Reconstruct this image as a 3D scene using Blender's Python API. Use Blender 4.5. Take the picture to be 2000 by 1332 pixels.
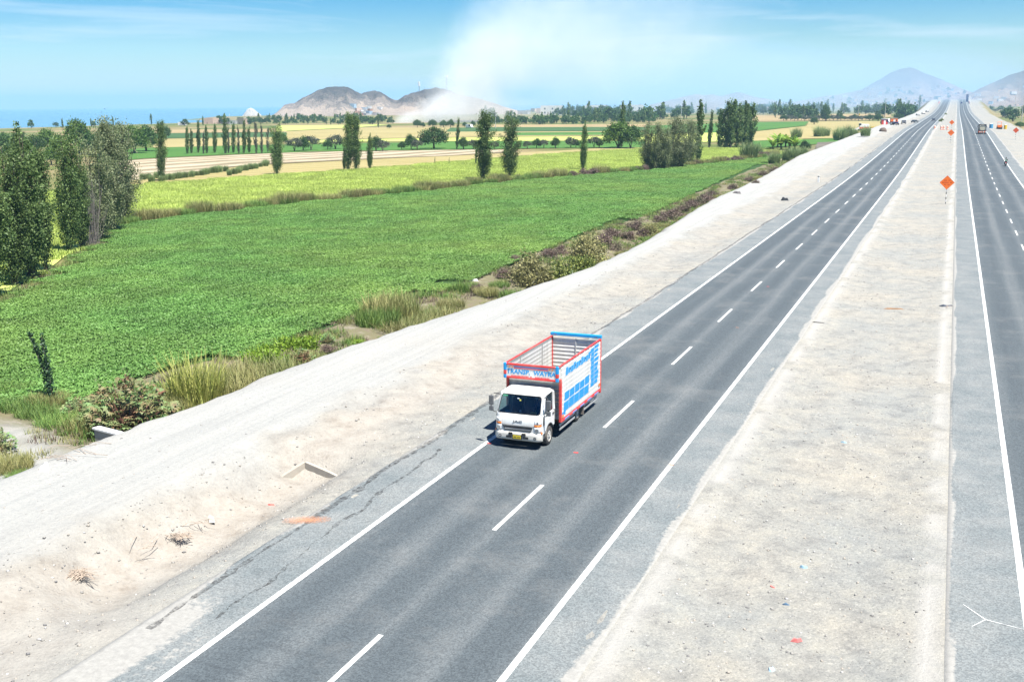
import bpy, bmesh, math, random
import numpy as np
from mathutils import Vector, Matrix, Euler

for o in list(bpy.data.objects):
    bpy.data.objects.remove(o)
SC = bpy.context.scene
COL = SC.collection
R = math.radians

# ------------------------------------------------------------------ camera
CAM_H = 13.40
CR = np.array([[0.92720882, 0.07252669, -0.36745568],      # rows: world x, y, z in camera axes
               [0.37444164, -0.20251734, 0.90486473],      # (right, down, forward)
               [-0.0087893, -0.97658927, -0.21493288]])
FPX = 2100.0
cam_d = bpy.data.cameras.new('camera')
cam = bpy.data.objects.new('camera', cam_d)
COL.objects.link(cam)
SC.camera = cam
cam_d.sensor_width = 36.0
cam_d.lens = 36.0 * FPX / 2000.0
cam_d.clip_start = 0.2
cam_d.clip_end = 80000.0
cam.matrix_world = Matrix((
    (CR[0][0], -CR[0][1], -CR[0][2], 0.0),
    (CR[1][0], -CR[1][1], -CR[1][2], 0.0),
    (CR[2][0], -CR[2][1], -CR[2][2], CAM_H),
    (0, 0, 0, 1)))

# ------------------------------------------------------------------ world, sun, exposure
SUN_TO = Vector((0.40, -0.20, 1.0)).normalized()
SUN_EL = math.asin(SUN_TO.z)
SUN_AZ = math.atan2(SUN_TO.x, SUN_TO.y)
W = bpy.data.worlds.new('World')
SC.world = W
W.use_nodes = True
wn = W.node_tree.nodes
wl = W.node_tree.links
wn.clear()
w_out = wn.new('ShaderNodeOutputWorld')
w_bg = wn.new('ShaderNodeBackground')
w_bg.inputs['Strength'].default_value = 0.05
w_sky = wn.new('ShaderNodeTexSky')
w_sky.sky_type = 'NISHITA'
w_sky.sun_disc = False
w_sky.sun_elevation = SUN_EL
w_sky.sun_rotation = SUN_AZ
w_sky.altitude = 50.0
w_sky.air_density = 1.0
w_sky.dust_density = 0.0
w_sky.ozone_density = 4.0
w_hs = wn.new('ShaderNodeHueSaturation')
w_hs.inputs['Saturation'].default_value = 1.95
w_hs.inputs['Hue'].default_value = 0.51
w_hs.inputs['Value'].default_value = 0.94
# thin cirrus, stretched along the horizon, all round the sky
w_tc = wn.new('ShaderNodeTexCoord')
w_map = wn.new('ShaderNodeMapping')
w_map.inputs['Scale'].default_value = (2.2, 2.2, 22.0)
w_map.inputs['Rotation'].default_value = (0.03, -0.02, 0.9)
w_map.inputs['Location'].default_value = (0.35, 1.1, 0.2)
w_nz = wn.new('ShaderNodeTexNoise')
w_nz.inputs['Scale'].default_value = 1.7
w_nz.inputs['Detail'].default_value = 9.0
w_nz.inputs['Roughness'].default_value = 0.58
w_nz.inputs['Distortion'].default_value = 0.55
w_rp = wn.new('ShaderNodeValToRGB')
w_rp.color_ramp.elements[0].position = 0.53
w_rp.color_ramp.elements[0].color = (0, 0, 0, 1)
w_rp.color_ramp.elements[1].position = 0.78
w_rp.color_ramp.elements[1].color = (0.62, 0.62, 0.62, 1)
w_mix = wn.new('ShaderNodeMix')
w_mix.data_type = 'RGBA'
w_mix.inputs['B'].default_value = (8.0, 8.8, 9.4, 1)
wl.new(w_tc.outputs['Generated'], w_map.inputs['Vector'])
wl.new(w_map.outputs['Vector'], w_nz.inputs['Vector'])
wl.new(w_nz.outputs['Fac'], w_rp.inputs['Fac'])
wl.new(w_sky.outputs['Color'], w_hs.inputs['Color'])
wl.new(w_hs.outputs['Color'], w_mix.inputs['A'])
wl.new(w_rp.outputs['Color'], w_mix.inputs['Factor'])
wl.new(w_mix.outputs['Result'], w_bg.inputs['Color'])
wl.new(w_bg.outputs['Background'], w_out.inputs['Surface'])

sun_d = bpy.data.lights.new('sun', 'SUN')
sun_d.energy = 5.0
sun_d.angle = R(0.53)
sun_d.color = (1.0, 0.965, 0.90)
sun = bpy.data.objects.new('sun', sun_d)
COL.objects.link(sun)
sun.rotation_euler = SUN_TO.to_track_quat('Z', 'Y').to_euler()
sun.location = (40, -20, 120)

SC.view_settings.view_transform = 'Standard'
SC.view_settings.look = 'None'
SC.view_settings.gamma = 1.0
SC.view_settings.use_curve_mapping = False
SC.view_settings.exposure = 1.35
SC.render.engine = 'CYCLES'
SC.cycles.use_denoising = True
SC.cycles.max_bounces = 6
SC.cycles.diffuse_bounces = 2
SC.cycles.glossy_bounces = 2
SC.cycles.transmission_bounces = 4
SC.cycles.transparent_max_bounces = 8
SC.cycles.volume_bounces = 1
SC.cycles.volume_step_rate = 1.0
SC.cycles.caustics_reflective = False
SC.cycles.caustics_refractive = False

# ------------------------------------------------------------------ helpers
RNG = np.random.default_rng(7)


def G(px, py, z=-1.5):
    """World point at height z seen in the photograph's pixel (survey helper)."""
    w = CR @ np.array([px - 1000.0, py - 666.0, FPX])
    t = (z - CAM_H) / w[2]
    return np.array([w[0] * t, w[1] * t, z])


def AT(px, py, d):
    w = CR @ np.array([px - 1000.0, py - 666.0, FPX])
    t = d / math.hypot(w[0], w[1])
    return np.array([w[0] * t, w[1] * t, CAM_H + w[2] * t])


def tag(o, label=None, cat=None, group=None, kind=None):
    if label: o['label'] = label
    if cat: o['category'] = cat
    if group: o['group'] = group
    if kind: o['kind'] = kind
    return o


ORD = ['first', 'second', 'third', 'fourth', 'fifth', 'sixth', 'seventh', 'eighth', 'ninth', 'tenth', 'eleventh', 'twelfth', 'thirteenth', 'fourteenth', 'fifteenth', 'sixteenth', 'seventeenth', 'eighteenth', 'nineteenth', 'twentieth', 'twenty-first', 'twenty-second']


def empty(name, loc=(0, 0, 0), rz=0.0):
    o = bpy.data.objects.new(name, None)
    o.empty_display_size = 0.3
    COL.objects.link(o)
    o.location = loc
    o.rotation_euler = (0, 0, rz)
    return o


def link(name, me, parent=None, mat=None, loc=None):
    o = bpy.data.objects.new(name, me)
    COL.objects.link(o)
    if mat is not None and len(me.materials) == 0:
        for m in (mat if isinstance(mat, (list, tuple)) else [mat]):
            me.materials.append(m)
    if parent is not None: o.parent = parent
    if loc is not None: o.location = loc
    return o


def np_mesh(name, verts, faces, smooth=False, uv=None):
    """verts (N,3), faces (M,k) arrays of one polygon size."""
    verts = np.asarray(verts, dtype=np.float32)
    faces = np.asarray(faces, dtype=np.int32)
    me = bpy.data.meshes.new(name)
    n, k = faces.shape
    me.vertices.add(len(verts))
    me.vertices.foreach_set('co', verts.ravel())
    me.loops.add(n * k)
    me.loops.foreach_set('vertex_index', faces.ravel())
    me.polygons.add(n)
    me.polygons.foreach_set('loop_start', np.arange(0, n * k, k, dtype=np.int32))
    me.polygons.foreach_set('loop_total', np.full(n, k, dtype=np.int32))
    if smooth:
        me.polygons.foreach_set('use_smooth', np.ones(n, dtype=bool))
    me.update()
    me.validate()
    return me


class MB:
    """Collects simple shapes into one mesh."""
    def __init__(s):
        s.v = []; s.f = []; s.m = []; s.mi = 0; s.sm = []
    def add(s, vs, fs, smooth=False):
        b = len(s.v)
        s.v += [tuple(p) for p in vs]
        for f in fs:
            s.f.append(tuple(i + b for i in f)); s.m.append(s.mi); s.sm.append(smooth)
        return s
    def box(s, c, d, rot=None, taper=None):
        hx, hy, hz = d[0] / 2, d[1] / 2, d[2] / 2
        t = taper or (1, 1)
        vs = [Vector((sx * hx * (t[0] if sz > 0 else 1), sy * hy * (t[1] if sz > 0 else 1), sz * hz))
              for sz in (-1, 1) for sy in (-1, 1) for sx in (-1, 1)]
        if rot is not None:
            M = rot if isinstance(rot, Matrix) else Euler(rot).to_matrix()
            vs = [M @ q for q in vs]
        vs = [q + Vector(c) for q in vs]
        return s.add(vs, [(0, 2, 3, 1), (4, 5, 7, 6), (0, 1, 5, 4), (2, 6, 7, 3), (0, 4, 6, 2), (1, 3, 7, 5)])
    def bb(s, x0, x1, y0, y1, z0, z1):
        return s.box(((x0 + x1) / 2, (y0 + y1) / 2, (z0 + z1) / 2), (x1 - x0, y1 - y0, z1 - z0))
    def tube(s, pts, rad, n=8, caps=True, smooth=True):
        pts = [Vector(p) for p in pts]
        if not isinstance(rad, (list, tuple)): rad = [rad] * len(pts)
        b = len(s.v); rings = []
        for i, p in enumerate(pts):
            d = (pts[min(i + 1, len(pts) - 1)] - pts[max(i - 1, 0)]).normalized()
            a = Vector((0, 0, 1)) if abs(d.z) < 0.9 else Vector((1, 0, 0))
            u = d.cross(a).normalized(); w = d.cross(u).normalized()
            rings.append([p + (u * math.cos(2 * math.pi * k / n) + w * math.sin(2 * math.pi * k / n)) * rad[i] for k in range(n)])
        vs = [q for r in rings for q in r]
        fs = []
        for i in range(len(pts) - 1):
            for k in range(n):
                k2 = (k + 1) % n
                fs.append((i * n + k, (i + 1) * n + k, (i + 1) * n + k2, i * n + k2))
        s.add(vs, fs, smooth)
        if caps:
            s.add(rings[0], [tuple(range(n))])
            s.add(rings[-1], [tuple(reversed(range(n)))])
        return s
    def disc(s, c, axis, r, t, n=20, smooth=True):
        a = Vector(axis).normalized() * t / 2
        return s.tube([Vector(c) - a, Vector(c) + a], r, n, True, smooth)
    def prism(s, poly, axis, a0, a1):
        """poly: list of 2D points, extruded along axis 'x','y','z' from a0 to a1."""
        def P(p, a):
            if axis == 'x': return (a, p[0], p[1])
            if axis == 'y': return (p[0], a, p[1])
            return (p[0], p[1], a)
        n = len(poly)
        vs = [P(p, a0) for p in poly] + [P(p, a1) for p in poly]
        fs = [tuple(range(n)), tuple(reversed(range(n, 2 * n)))]
        fs += [(i, n + i, n + (i + 1) % n, (i + 1) % n) for i in range(n)]
        return s.add(vs, fs)
    def grid(s, fn, nu, nv, smooth=True):
        vs = [fn(i / nu, j / nv) for j in range(nv + 1) for i in range(nu + 1)]
        fs = [(j * (nu + 1) + i, j * (nu + 1) + i + 1, (j + 1) * (nu + 1) + i + 1, (j + 1) * (nu + 1) + i)
              for j in range(nv) for i in range(nu)]
        return s.add(vs, fs, smooth)
    def mesh(s, name, fix=True):
        me = bpy.data.meshes.new(name)
        me.from_pydata(s.v, [], s.f)
        for p, m, q in zip(me.polygons, s.m, s.sm):
            p.material_index = m; p.use_smooth = q
        if fix:
            bm = bmesh.new(); bm.from_mesh(me)
            bmesh.ops.recalc_face_normals(bm, faces=bm.faces[:])
            bm.to_mesh(me); bm.free()
        me.update()
        return me
    def build(s, name, mats, parent=None, loc=None, bevel=0.0, solid=0.0, fix=True):
        me = s.mesh(name, fix)
        for m in (mats if isinstance(mats, (list, tuple)) else [mats]): me.materials.append(m)
        o = link(name, me, parent, None, loc)
        if solid:
            md = o.modifiers.new('solid', 'SOLIDIFY'); md.thickness = solid; md.offset = 0
        if bevel:
            md = o.modifiers.new('bevel', 'BEVEL'); md.width = bevel; md.segments = 2; md.limit_method = 'ANGLE'
        return o


def kids(o):
    return [c for c in bpy.data.objects if c.parent == o]


def copy_tree(o, parent=None, kmap=None):
    c = o.copy()
    COL.objects.link(c)
    c.parent = parent
    ch = (kmap or {}).get(o.name)
    for k in (ch if ch is not None else list(o.children)):
        copy_tree(k, c)
    return c


# ---- value noise on numpy arrays
def _h(ix, iy, s):
    n = (ix.astype(np.int64) * 374761393 + iy.astype(np.int64) * 668265263 + s * 974711) & 0xFFFFFFFF
    n = ((n ^ (n >> 13)) * 1274126177) & 0xFFFFFFFF
    return ((n ^ (n >> 16)) & 0xFFFF) / 65535.0


def vnoise(x, y, s=0):
    x = np.asarray(x, float); y = np.asarray(y, float)
    ix = np.floor(x); iy = np.floor(y); fx = x - ix; fy = y - iy
    fx = fx * fx * (3 - 2 * fx); fy = fy * fy * (3 - 2 * fy)
    a = _h(ix, iy, s); b = _h(ix + 1, iy, s); c = _h(ix, iy + 1, s); d = _h(ix + 1, iy + 1, s)
    return (a * (1 - fx) + b * fx) * (1 - fy) + (c * (1 - fx) + d * fx) * fy


def fbm(x, y, o=4, s=0):
    r = 0; a = 0.5
    for i in range(o):
        r = r + a * vnoise(x * 2 ** i + 13.7 * i, y * 2 ** i + 7.1 * i, s + i); a *= 0.5
    return r


def sstep(a, b, x):
    t = np.clip((np.asarray(x, float) - a) / (b - a), 0, 1)
    return t * t * (3 - 2 * t)


# ---- materials
def nodes(name):
    m = bpy.data.materials.new(name); m.use_nodes = True
    n = m.node_tree.nodes; l = m.node_tree.links
    n.clear()
    out = n.new('ShaderNodeOutputMaterial')
    return m, n, l, out


def N(n, t, **kw):
    q = n.new(t)
    for k, v in kw.items():
        if k in q.inputs: q.inputs[k].default_value = v
        else: setattr(q, k, v)
    return q


def ramp(n, stops):
    q = n.new('ShaderNodeValToRGB')
    e = q.color_ramp.elements
    while len(e) > 1: e.remove(e[-1])
    e[0].position = stops[0][0]; e[0].color = tuple(stops[0][1]) + (1,)
    for p, c in stops[1:]:
        k = e.new(p); k.color = tuple(c) + (1,)
    return q


def mixc(n, l, a, b, f, mode='MIX'):
    q = n.new('ShaderNodeMix'); q.data_type = 'RGBA'; q.blend_type = mode
    for s, v in (('A', a), ('B', b), ('Factor', f)):
        if isinstance(v, bpy.types.NodeSocket): l.new(v, q.inputs[s])
        elif s == 'Factor': q.inputs[s].default_value = v
        else: q.inputs[s].default_value = tuple(v) + (1,) if len(v) == 3 else v
    return q.outputs['Result']


def paint(name, col, rough=0.45, metal=0.0, var=0.12, scale=6.0, bump=0.0, dirt=None, spec=0.5, coat=0.0):
    """Object paint / plastic / concrete with slight uneven tone and optional dust."""
    m, n, l, out = nodes(name)
    p = N(n, 'ShaderNodeBsdfPrincipled', Roughness=rough, Metallic=metal)
    p.inputs['Specular IOR Level'].default_value = spec
    p.inputs['Coat Weight'].default_value = coat
    tc = n.new('ShaderNodeTexCoord')
    nz = N(n, 'ShaderNodeTexNoise', Scale=scale, Detail=5.0, Roughness=0.6)
    l.new(tc.outputs['Object'], nz.inputs['Vector'])
    lo = [c * (1 - var) for c in col]; hi = [min(1, c * (1 + var)) for c in col]
    rp = ramp(n, [(0.3, lo), (0.7, hi)])
    l.new(nz.outputs['Fac'], rp.inputs['Fac'])
    c = rp.outputs['Color']
    if dirt:
        n2 = N(n, 'ShaderNodeTexNoise', Scale=scale * 0.45, Detail=8.0, Roughness=0.7)
        l.new(tc.outputs['Object'], n2.inputs['Vector'])
        r2 = ramp(n, [(0.45, (0, 0, 0)), (0.75, (dirt[3],) * 3)])
        l.new(n2.outputs['Fac'], r2.inputs['Fac'])
        c = mixc(n, l, c, dirt[:3], r2.outputs['Color'])
    l.new(c, p.inputs['Base Color'])
    if bump:
        bp = N(n, 'ShaderNodeBump', Strength=bump, Distance=0.02)
        n3 = N(n, 'ShaderNodeTexNoise', Scale=scale * 6, Detail=4.0)
        l.new(tc.outputs['Object'], n3.inputs['Vector'])
        l.new(n3.outputs['Fac'], bp.inputs['Height']); l.new(bp.outputs['Normal'], p.inputs['Normal'])
    l.new(p.outputs['BSDF'], out.inputs['Surface'])
    return m


def leafmat(name, dark, light, alt=None, trans=0.25, rough=0.55, wscale=0.06, altpos=0.62, altmax=.85):
    """Foliage: each leaf its own tone, drifting with place."""
    m, n, l, out = nodes(name)
    geo = n.new('ShaderNodeNewGeometry')
    rp = ramp(n, [(0.0, dark), (1.0, light)])
    l.new(geo.outputs['Random Per Island'], rp.inputs['Fac'])
    c = rp.outputs['Color']
    nz = N(n, 'ShaderNodeTexNoise', Scale=wscale, Detail=4.0, Roughness=0.6)
    l.new(geo.outputs['Position'], nz.inputs['Vector'])
    if alt is not None:
        r2 = ramp(n, [(altpos - 0.14, (0, 0, 0)), (altpos + 0.14, (altmax,) * 3)])
        l.new(nz.outputs['Fac'], r2.inputs['Fac'])
        c = mixc(n, l, c, alt, r2.outputs['Color'])
    oi = n.new('ShaderNodeObjectInfo')
    hs = n.new('ShaderNodeHueSaturation')
    mr = N(n, 'ShaderNodeMapRange')
    mr.inputs['To Min'].default_value = 0.82; mr.inputs['To Max'].default_value = 1.18
    l.new(oi.outputs['Random'], mr.inputs['Value'])
    l.new(mr.outputs['Result'], hs.inputs['Value'])
    l.new(c, hs.inputs['Color']); c = hs.outputs['Color']
    p = N(n, 'ShaderNodeBsdfPrincipled', Roughness=rough)
    p.inputs['Specular IOR Level'].default_value = 0.3
    t = n.new('ShaderNodeBsdfTranslucent')
    l.new(c, p.inputs['Base Color']); l.new(c, t.inputs['Color'])
    ms = N(n, 'ShaderNodeMixShader'); ms.inputs[0].default_value = trans
    l.new(p.outputs['BSDF'], ms.inputs[1]); l.new(t.outputs['BSDF'], ms.inputs[2])
    l.new(ms.outputs['Shader'], out.inputs['Surface'])
    return m


def landmat(name, stops, scale=0.08, fine=3.0, bump=0.5, rough=0.95, stripes=None, bdist=0.1):
    """Ground sheet: ramp over two noise scales, optional crop rows (direction, period, strength)."""
    m, n, l, out = nodes(name)
    tc = n.new('ShaderNodeTexCoord')
    a = N(n, 'ShaderNodeTexNoise', Scale=scale, Detail=6.0, Roughness=0.6)
    b = N(n, 'ShaderNodeTexNoise', Scale=fine, Detail=5.0, Roughness=0.7)
    l.new(tc.outputs['Object'], a.inputs['Vector']); l.new(tc.outputs['Object'], b.inputs['Vector'])
    ad = N(n, 'ShaderNodeMath', operation='MULTIPLY_ADD')
    l.new(b.outputs['Fac'], ad.inputs[0]); ad.inputs[1].default_value = 0.5
    mm = N(n, 'ShaderNodeMath', operation='MULTIPLY'); l.new(a.outputs['Fac'], mm.inputs[0]); mm.inputs[1].default_value = 0.5
    l.new(mm.outputs[0], ad.inputs[2])
    f = ad.outputs[0]
    if stripes:
        mp = n.new('ShaderNodeMapping'); mp.inputs['Rotation'].default_value = (0, 0, stripes[0])
        l.new(tc.outputs['Object'], mp.inputs['Vector'])
        wv = N(n, 'ShaderNodeTexWave', Scale=0.314 / stripes[1], Distortion=stripes[3] if len(stripes) > 3 else 2.0, Detail=3.0)
        wv.inputs['Detail Scale'].default_value = 0.6
        l.new(mp.outputs['Vector'], wv.inputs['Vector'])
        ad2 = N(n, 'ShaderNodeMath', operation='MULTIPLY_ADD')
        l.new(wv.outputs['Fac'], ad2.inputs[0]); ad2.inputs[1].default_value = stripes[2]; l.new(f, ad2.inputs[2])
        sb = N(n, 'ShaderNodeMath', operation='SUBTRACT'); l.new(ad2.outputs[0], sb.inputs[0]); sb.inputs[1].default_value = stripes[2] / 2
        f = sb.outputs[0]
    rp = ramp(n, stops)
    l.new(f, rp.inputs['Fac'])
    p = N(n, 'ShaderNodeBsdfPrincipled', Roughness=rough)
    p.inputs['Specular IOR Level'].default_value = 0.15
    l.new(rp.outputs['Color'], p.inputs['Base Color'])
    if bump:
        bp = N(n, 'ShaderNodeBump', Strength=bump, Distance=bdist)
        l.new(f, bp.inputs['Height']); l.new(bp.outputs['Normal'], p.inputs['Normal'])
    l.new(p.outputs['BSDF'], out.inputs['Surface'])
    return m

# ================================================================== LAND
_PY = np.array([-1000, 0, 190, 250, 320, 430, 600, 800, 1000, 1150, 1300, 1450, 1600, 1720, 1850, 2100, 2600, 9000.])
_PZ = np.array([0, 0, 0, 0.35, 1.1, 2.3, 2.45, 2.5, 3.1, 4.7, 7.4, 10.6, 13.3, 14.4, 13.8, 8.0, 2.0, 2.0])


def prof(Y):
    Y = np.asarray(Y, float)
    r = 0
    for d, w in ((-30, .2), (-12, .2), (0, .2), (12, .2), (30, .2)):
        r = r + w * np.interp(Y + d, _PY, _PZ)
    return r


def edge_x(Y):
    """outer edge of the dirt track, as surveyed"""
    Y = np.asarray(Y, float)
    e = np.interp(Y, [-50, 27, 35, 39, 46, 55, 70, 85, 98, 111, 130, 152, 200, 270, 330, 420], [-31.4, -31.2, -31.3, -30.8, -31.0, -30.1, -28.4, -26.9, -26.8, -27.5, -29.0, -30.4, -31.2, -34.0, -33.0, -31.2])
    return e + (fbm(Y * .5, Y * 0 + 3.3, 3, 5) - .45) * .7


ZF = -1.62       # farmland level under the crop sheets


def coast(Y):
    return np.interp(Y, [-1000, 1050, 1250, 1400, 1900, 3000], [-690, -690, -760, -1080, -1080, -900])


def ground_z(X, Y):
    X, Y = np.broadcast_arrays(np.asarray(X, float), np.asarray(Y, float))
    p = prof(Y)
    near = 1 - sstep(120, 300, Y)
    Xl = X + (-31.0 - edge_x(Y)) * sstep(-23, -26, X) * (1 - sstep(-38, -41, X))
    out = np.maximum(1.6 * (p + 1.6), 2.4)
    # left side
    t = sstep(-31.0, -31.0 - out, np.minimum(Xl, -31.0 + 0 * X))
    t = np.clip((-31.2 - Xl) / out, 0, 1); t = t * t * (3 - 2 * t)
    z_tr = p + 0.06 + 0.10 * np.exp(-((Xl + 30.4) / 0.9) ** 2) * near
    dip = -0.22 * np.exp(-((X + 21.9) / 1.5) ** 2)
    hol = sstep(20.2, 23.5, Y + 0.4 * (X + 22)) * (1 - sstep(34.3, 36.5, Y))
    dip = dip - hol * 0.95 * np.exp(-(np.abs(X + 22.9 + .7 * (fbm(Y * .5, Y * 0, 3, 55) - .45)) / 1.9) ** 3.0)
    z_in = p - 0.04 + (z_tr - p + 0.04) * sstep(-23.0, -26.0, X) + dip
    zl = z_in * (1 - t) + (-1.75) * t
    ditch = -0.45 * np.exp(-((Xl + 35.2) / 1.2) ** 2) * (1 - sstep(260, 330, Y))
    zl = zl + ditch * sstep(-32.5, -34, Xl)
    zl = zl + (ZF + 1.75) * sstep(-36.5, -38.5, Xl)
    # the lower dirt pad beside the culvert, bottom left of the view
    pad = (1 - sstep(33.5, 37.5, Y + 0.25 * (X + 33))) * sstep(-31.5, -33.5, X)
    zl = zl * (1 - pad) + (-1.15 + 0.25 * (fbm(X * .2, Y * .2, 3, 9) - .5)) * pad
    # right side
    outr = np.maximum(1.8 * (p + 1.2), 3.0)
    tr = np.clip((X - 25.0) / outr, 0, 1); tr = tr * tr * (3 - 2 * tr)
    zr = (p - 0.035 - 0.40 * sstep(13, 20, X)) * (1 - tr) + ZF * tr
    mid = p - 0.035 - 0.16 * sstep(-7.3, -5.5, X) * (1 - sstep(-2.0, 0.6, X))
    z = np.where(X < -19.0, zl, np.where(X > 13.0, zr, mid))
    road = ((X > -18.6) & (X < -8.1)) | ((X > 1.4) & (X < 12.5))
    z = np.where(road, p - 0.25, z)
    # roughness of the dirt
    rough = (fbm(X * 0.9, Y * 0.9, 4, 21) - 0.47) * 0.16 + (fbm(X * 3.1, Y * 3.1, 2, 31) - 0.37) * 0.07
    soft = np.where((X < -24.5) & (X > -30.8), 0.35, 1.0)
    soft = np.where((X < -20) & (X > -25.5), 1.5, soft)
    soft = np.where((X < -22.8) & (X > -26) & (Y < 45), 2.6, soft)
    soft = soft + 1.6 * ((Xl < -32) & (X > -39))
    soft = np.where((X < -39.5) | (X > 36), .15, soft)
    soft = np.where(road, 0, soft)
    edge = np.clip(np.minimum(np.abs(X + 19.15), np.minimum(np.abs(X + 7.4), np.minimum(np.abs(X - 0.75), np.abs(X - 13.2)))) / 0.5, 0.1, 1)
    z = z + rough * soft * edge * (1 - 0.6 * sstep(150, 400, Y))
    # beyond the coast the land falls to the sea
    c = coast(Y)
    sea = sstep(0, 25, c - X)
    z = z * (1 - sea) + (-9.0) * sea
    return z


gx = np.concatenate([[-1300, -1150, -1090, -1060, -1000, -900, -780, -730, -715, -700, -690, -670, -600, -500, -400, -300, -200, -150, -120, -100, -80, -70, -60, -54, -50, -47],
                     np.arange(-45, -18.4, .3), [-17, -14, -11, -9], np.arange(-7.8, 1.3, .35), [2.5, 5, 8, 11], np.arange(12.6, 22, .6),
                     [24, 27, 30, 32, 34, 36, 38, 41, 45, 50, 60, 80, 120, 200, 400, 800, 1500, 3000]])
gy = np.concatenate([[-300, -100, -30, 0, 8], np.arange(12, 60, .3), np.arange(60, 140, .8), np.arange(140, 400, 3.),
                     np.arange(400, 1000, 20.), np.arange(1000, 2400, 40.), [2500, 2800, 3200, 4000, 6000, 9000]])
GX, GY = np.meshgrid(gx, gy)
GZ = ground_z(GX, GY)
nx, ny = len(gx), len(gy)
idx = np.arange(nx * ny).reshape(ny, nx)
quads = np.stack([idx[:-1, :-1], idx[:-1, 1:], idx[1:, 1:], idx[1:, :-1]], -1).reshape(-1, 4)
gme = np_mesh('ground', np.stack([GX, GY, GZ], -1).reshape(-1, 3), quads, smooth=True)
# what the ground is made of at each place: r pale track, g tan loose soil, b plant litter, a farmland
X_, Y_ = GX.ravel(), GY.ravel()
Xl_ = X_ + (-31.0 - edge_x(Y_)) * sstep(-23, -26, X_) * (1 - sstep(-38, -41, X_))
nz1 = fbm(X_ * .5, Y_ * .5, 4, 41) - .47
nz2 = fbm(X_ * .12, Y_ * .12, 3, 47) - .45
m_track = sstep(-24.3, -25.8, X_ + nz1 * 3) * (1 - sstep(-31.2, -32.2, Xl_ + nz1 * 1.2))
m_tan = np.exp(-((X_ + 23.2 + nz1 * 2.5) / 1.7) ** 2) * (0.9 - 0.7 * sstep(36, 70, Y_)) + 0.30 * np.clip(nz2 * 4, 0, 1) * (X_ < -20)
low = (1 - sstep(18, 24, Y_ + nz1 * 6)) * sstep(-17.5, -20.5, X_ + nz1 * 2)
m_tan = np.clip(m_tan * (1 - low) + 0.55 * low, 0, 1)
m_track = np.clip(m_track + low * .5, 0, 1)
m_lit = sstep(-31.8, -33.0, Xl_ + nz1 * 1.6)
pad_ = (1 - sstep(32.5, 36.0, Y_ + 0.25 * (X_ + 33) + nz1 * 3)) * sstep(-31.5, -33.5, X_) * (1 - sstep(-40, -44, X_ + nz1 * 4))
m_lit = m_lit * (1 - pad_); m_track = np.clip(m_track + pad_ * .8, 0, 1)
m_farm = np.clip(sstep(-40, -48, X_) * (1 - pad_) + sstep(25, 30, X_ + nz2 * 8), 0, 1)
ca = gme.color_attributes.new('kind', 'FLOAT_COLOR', 'POINT')
ca.data.foreach_set('color', np.stack([m_track, m_tan, m_lit, np.ones_like(m_tan)], -1).astype(np.float32).ravel())
fa = gme.attributes.new('farm', 'FLOAT', 'POINT')
fa.data.foreach_set('value', m_farm.astype(np.float32))
# white dust strips along both inner shoulders
strip = 0.8 * np.exp(-((X_ + 7.0 + nz1 * .5) / .30) ** 2) * sstep(.38, .5, nz1 + .47 + .08) + 0.9 * np.exp(-((X_ - 0.35 + nz1 * .35) / .27) ** 2) * sstep(.30, .45, nz1 + .47 + .05)
sa = gme.attributes.new('dust', 'FLOAT', 'POINT')
sa.data.foreach_set('value', np.clip(strip, 0, 1).astype(np.float32))


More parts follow.
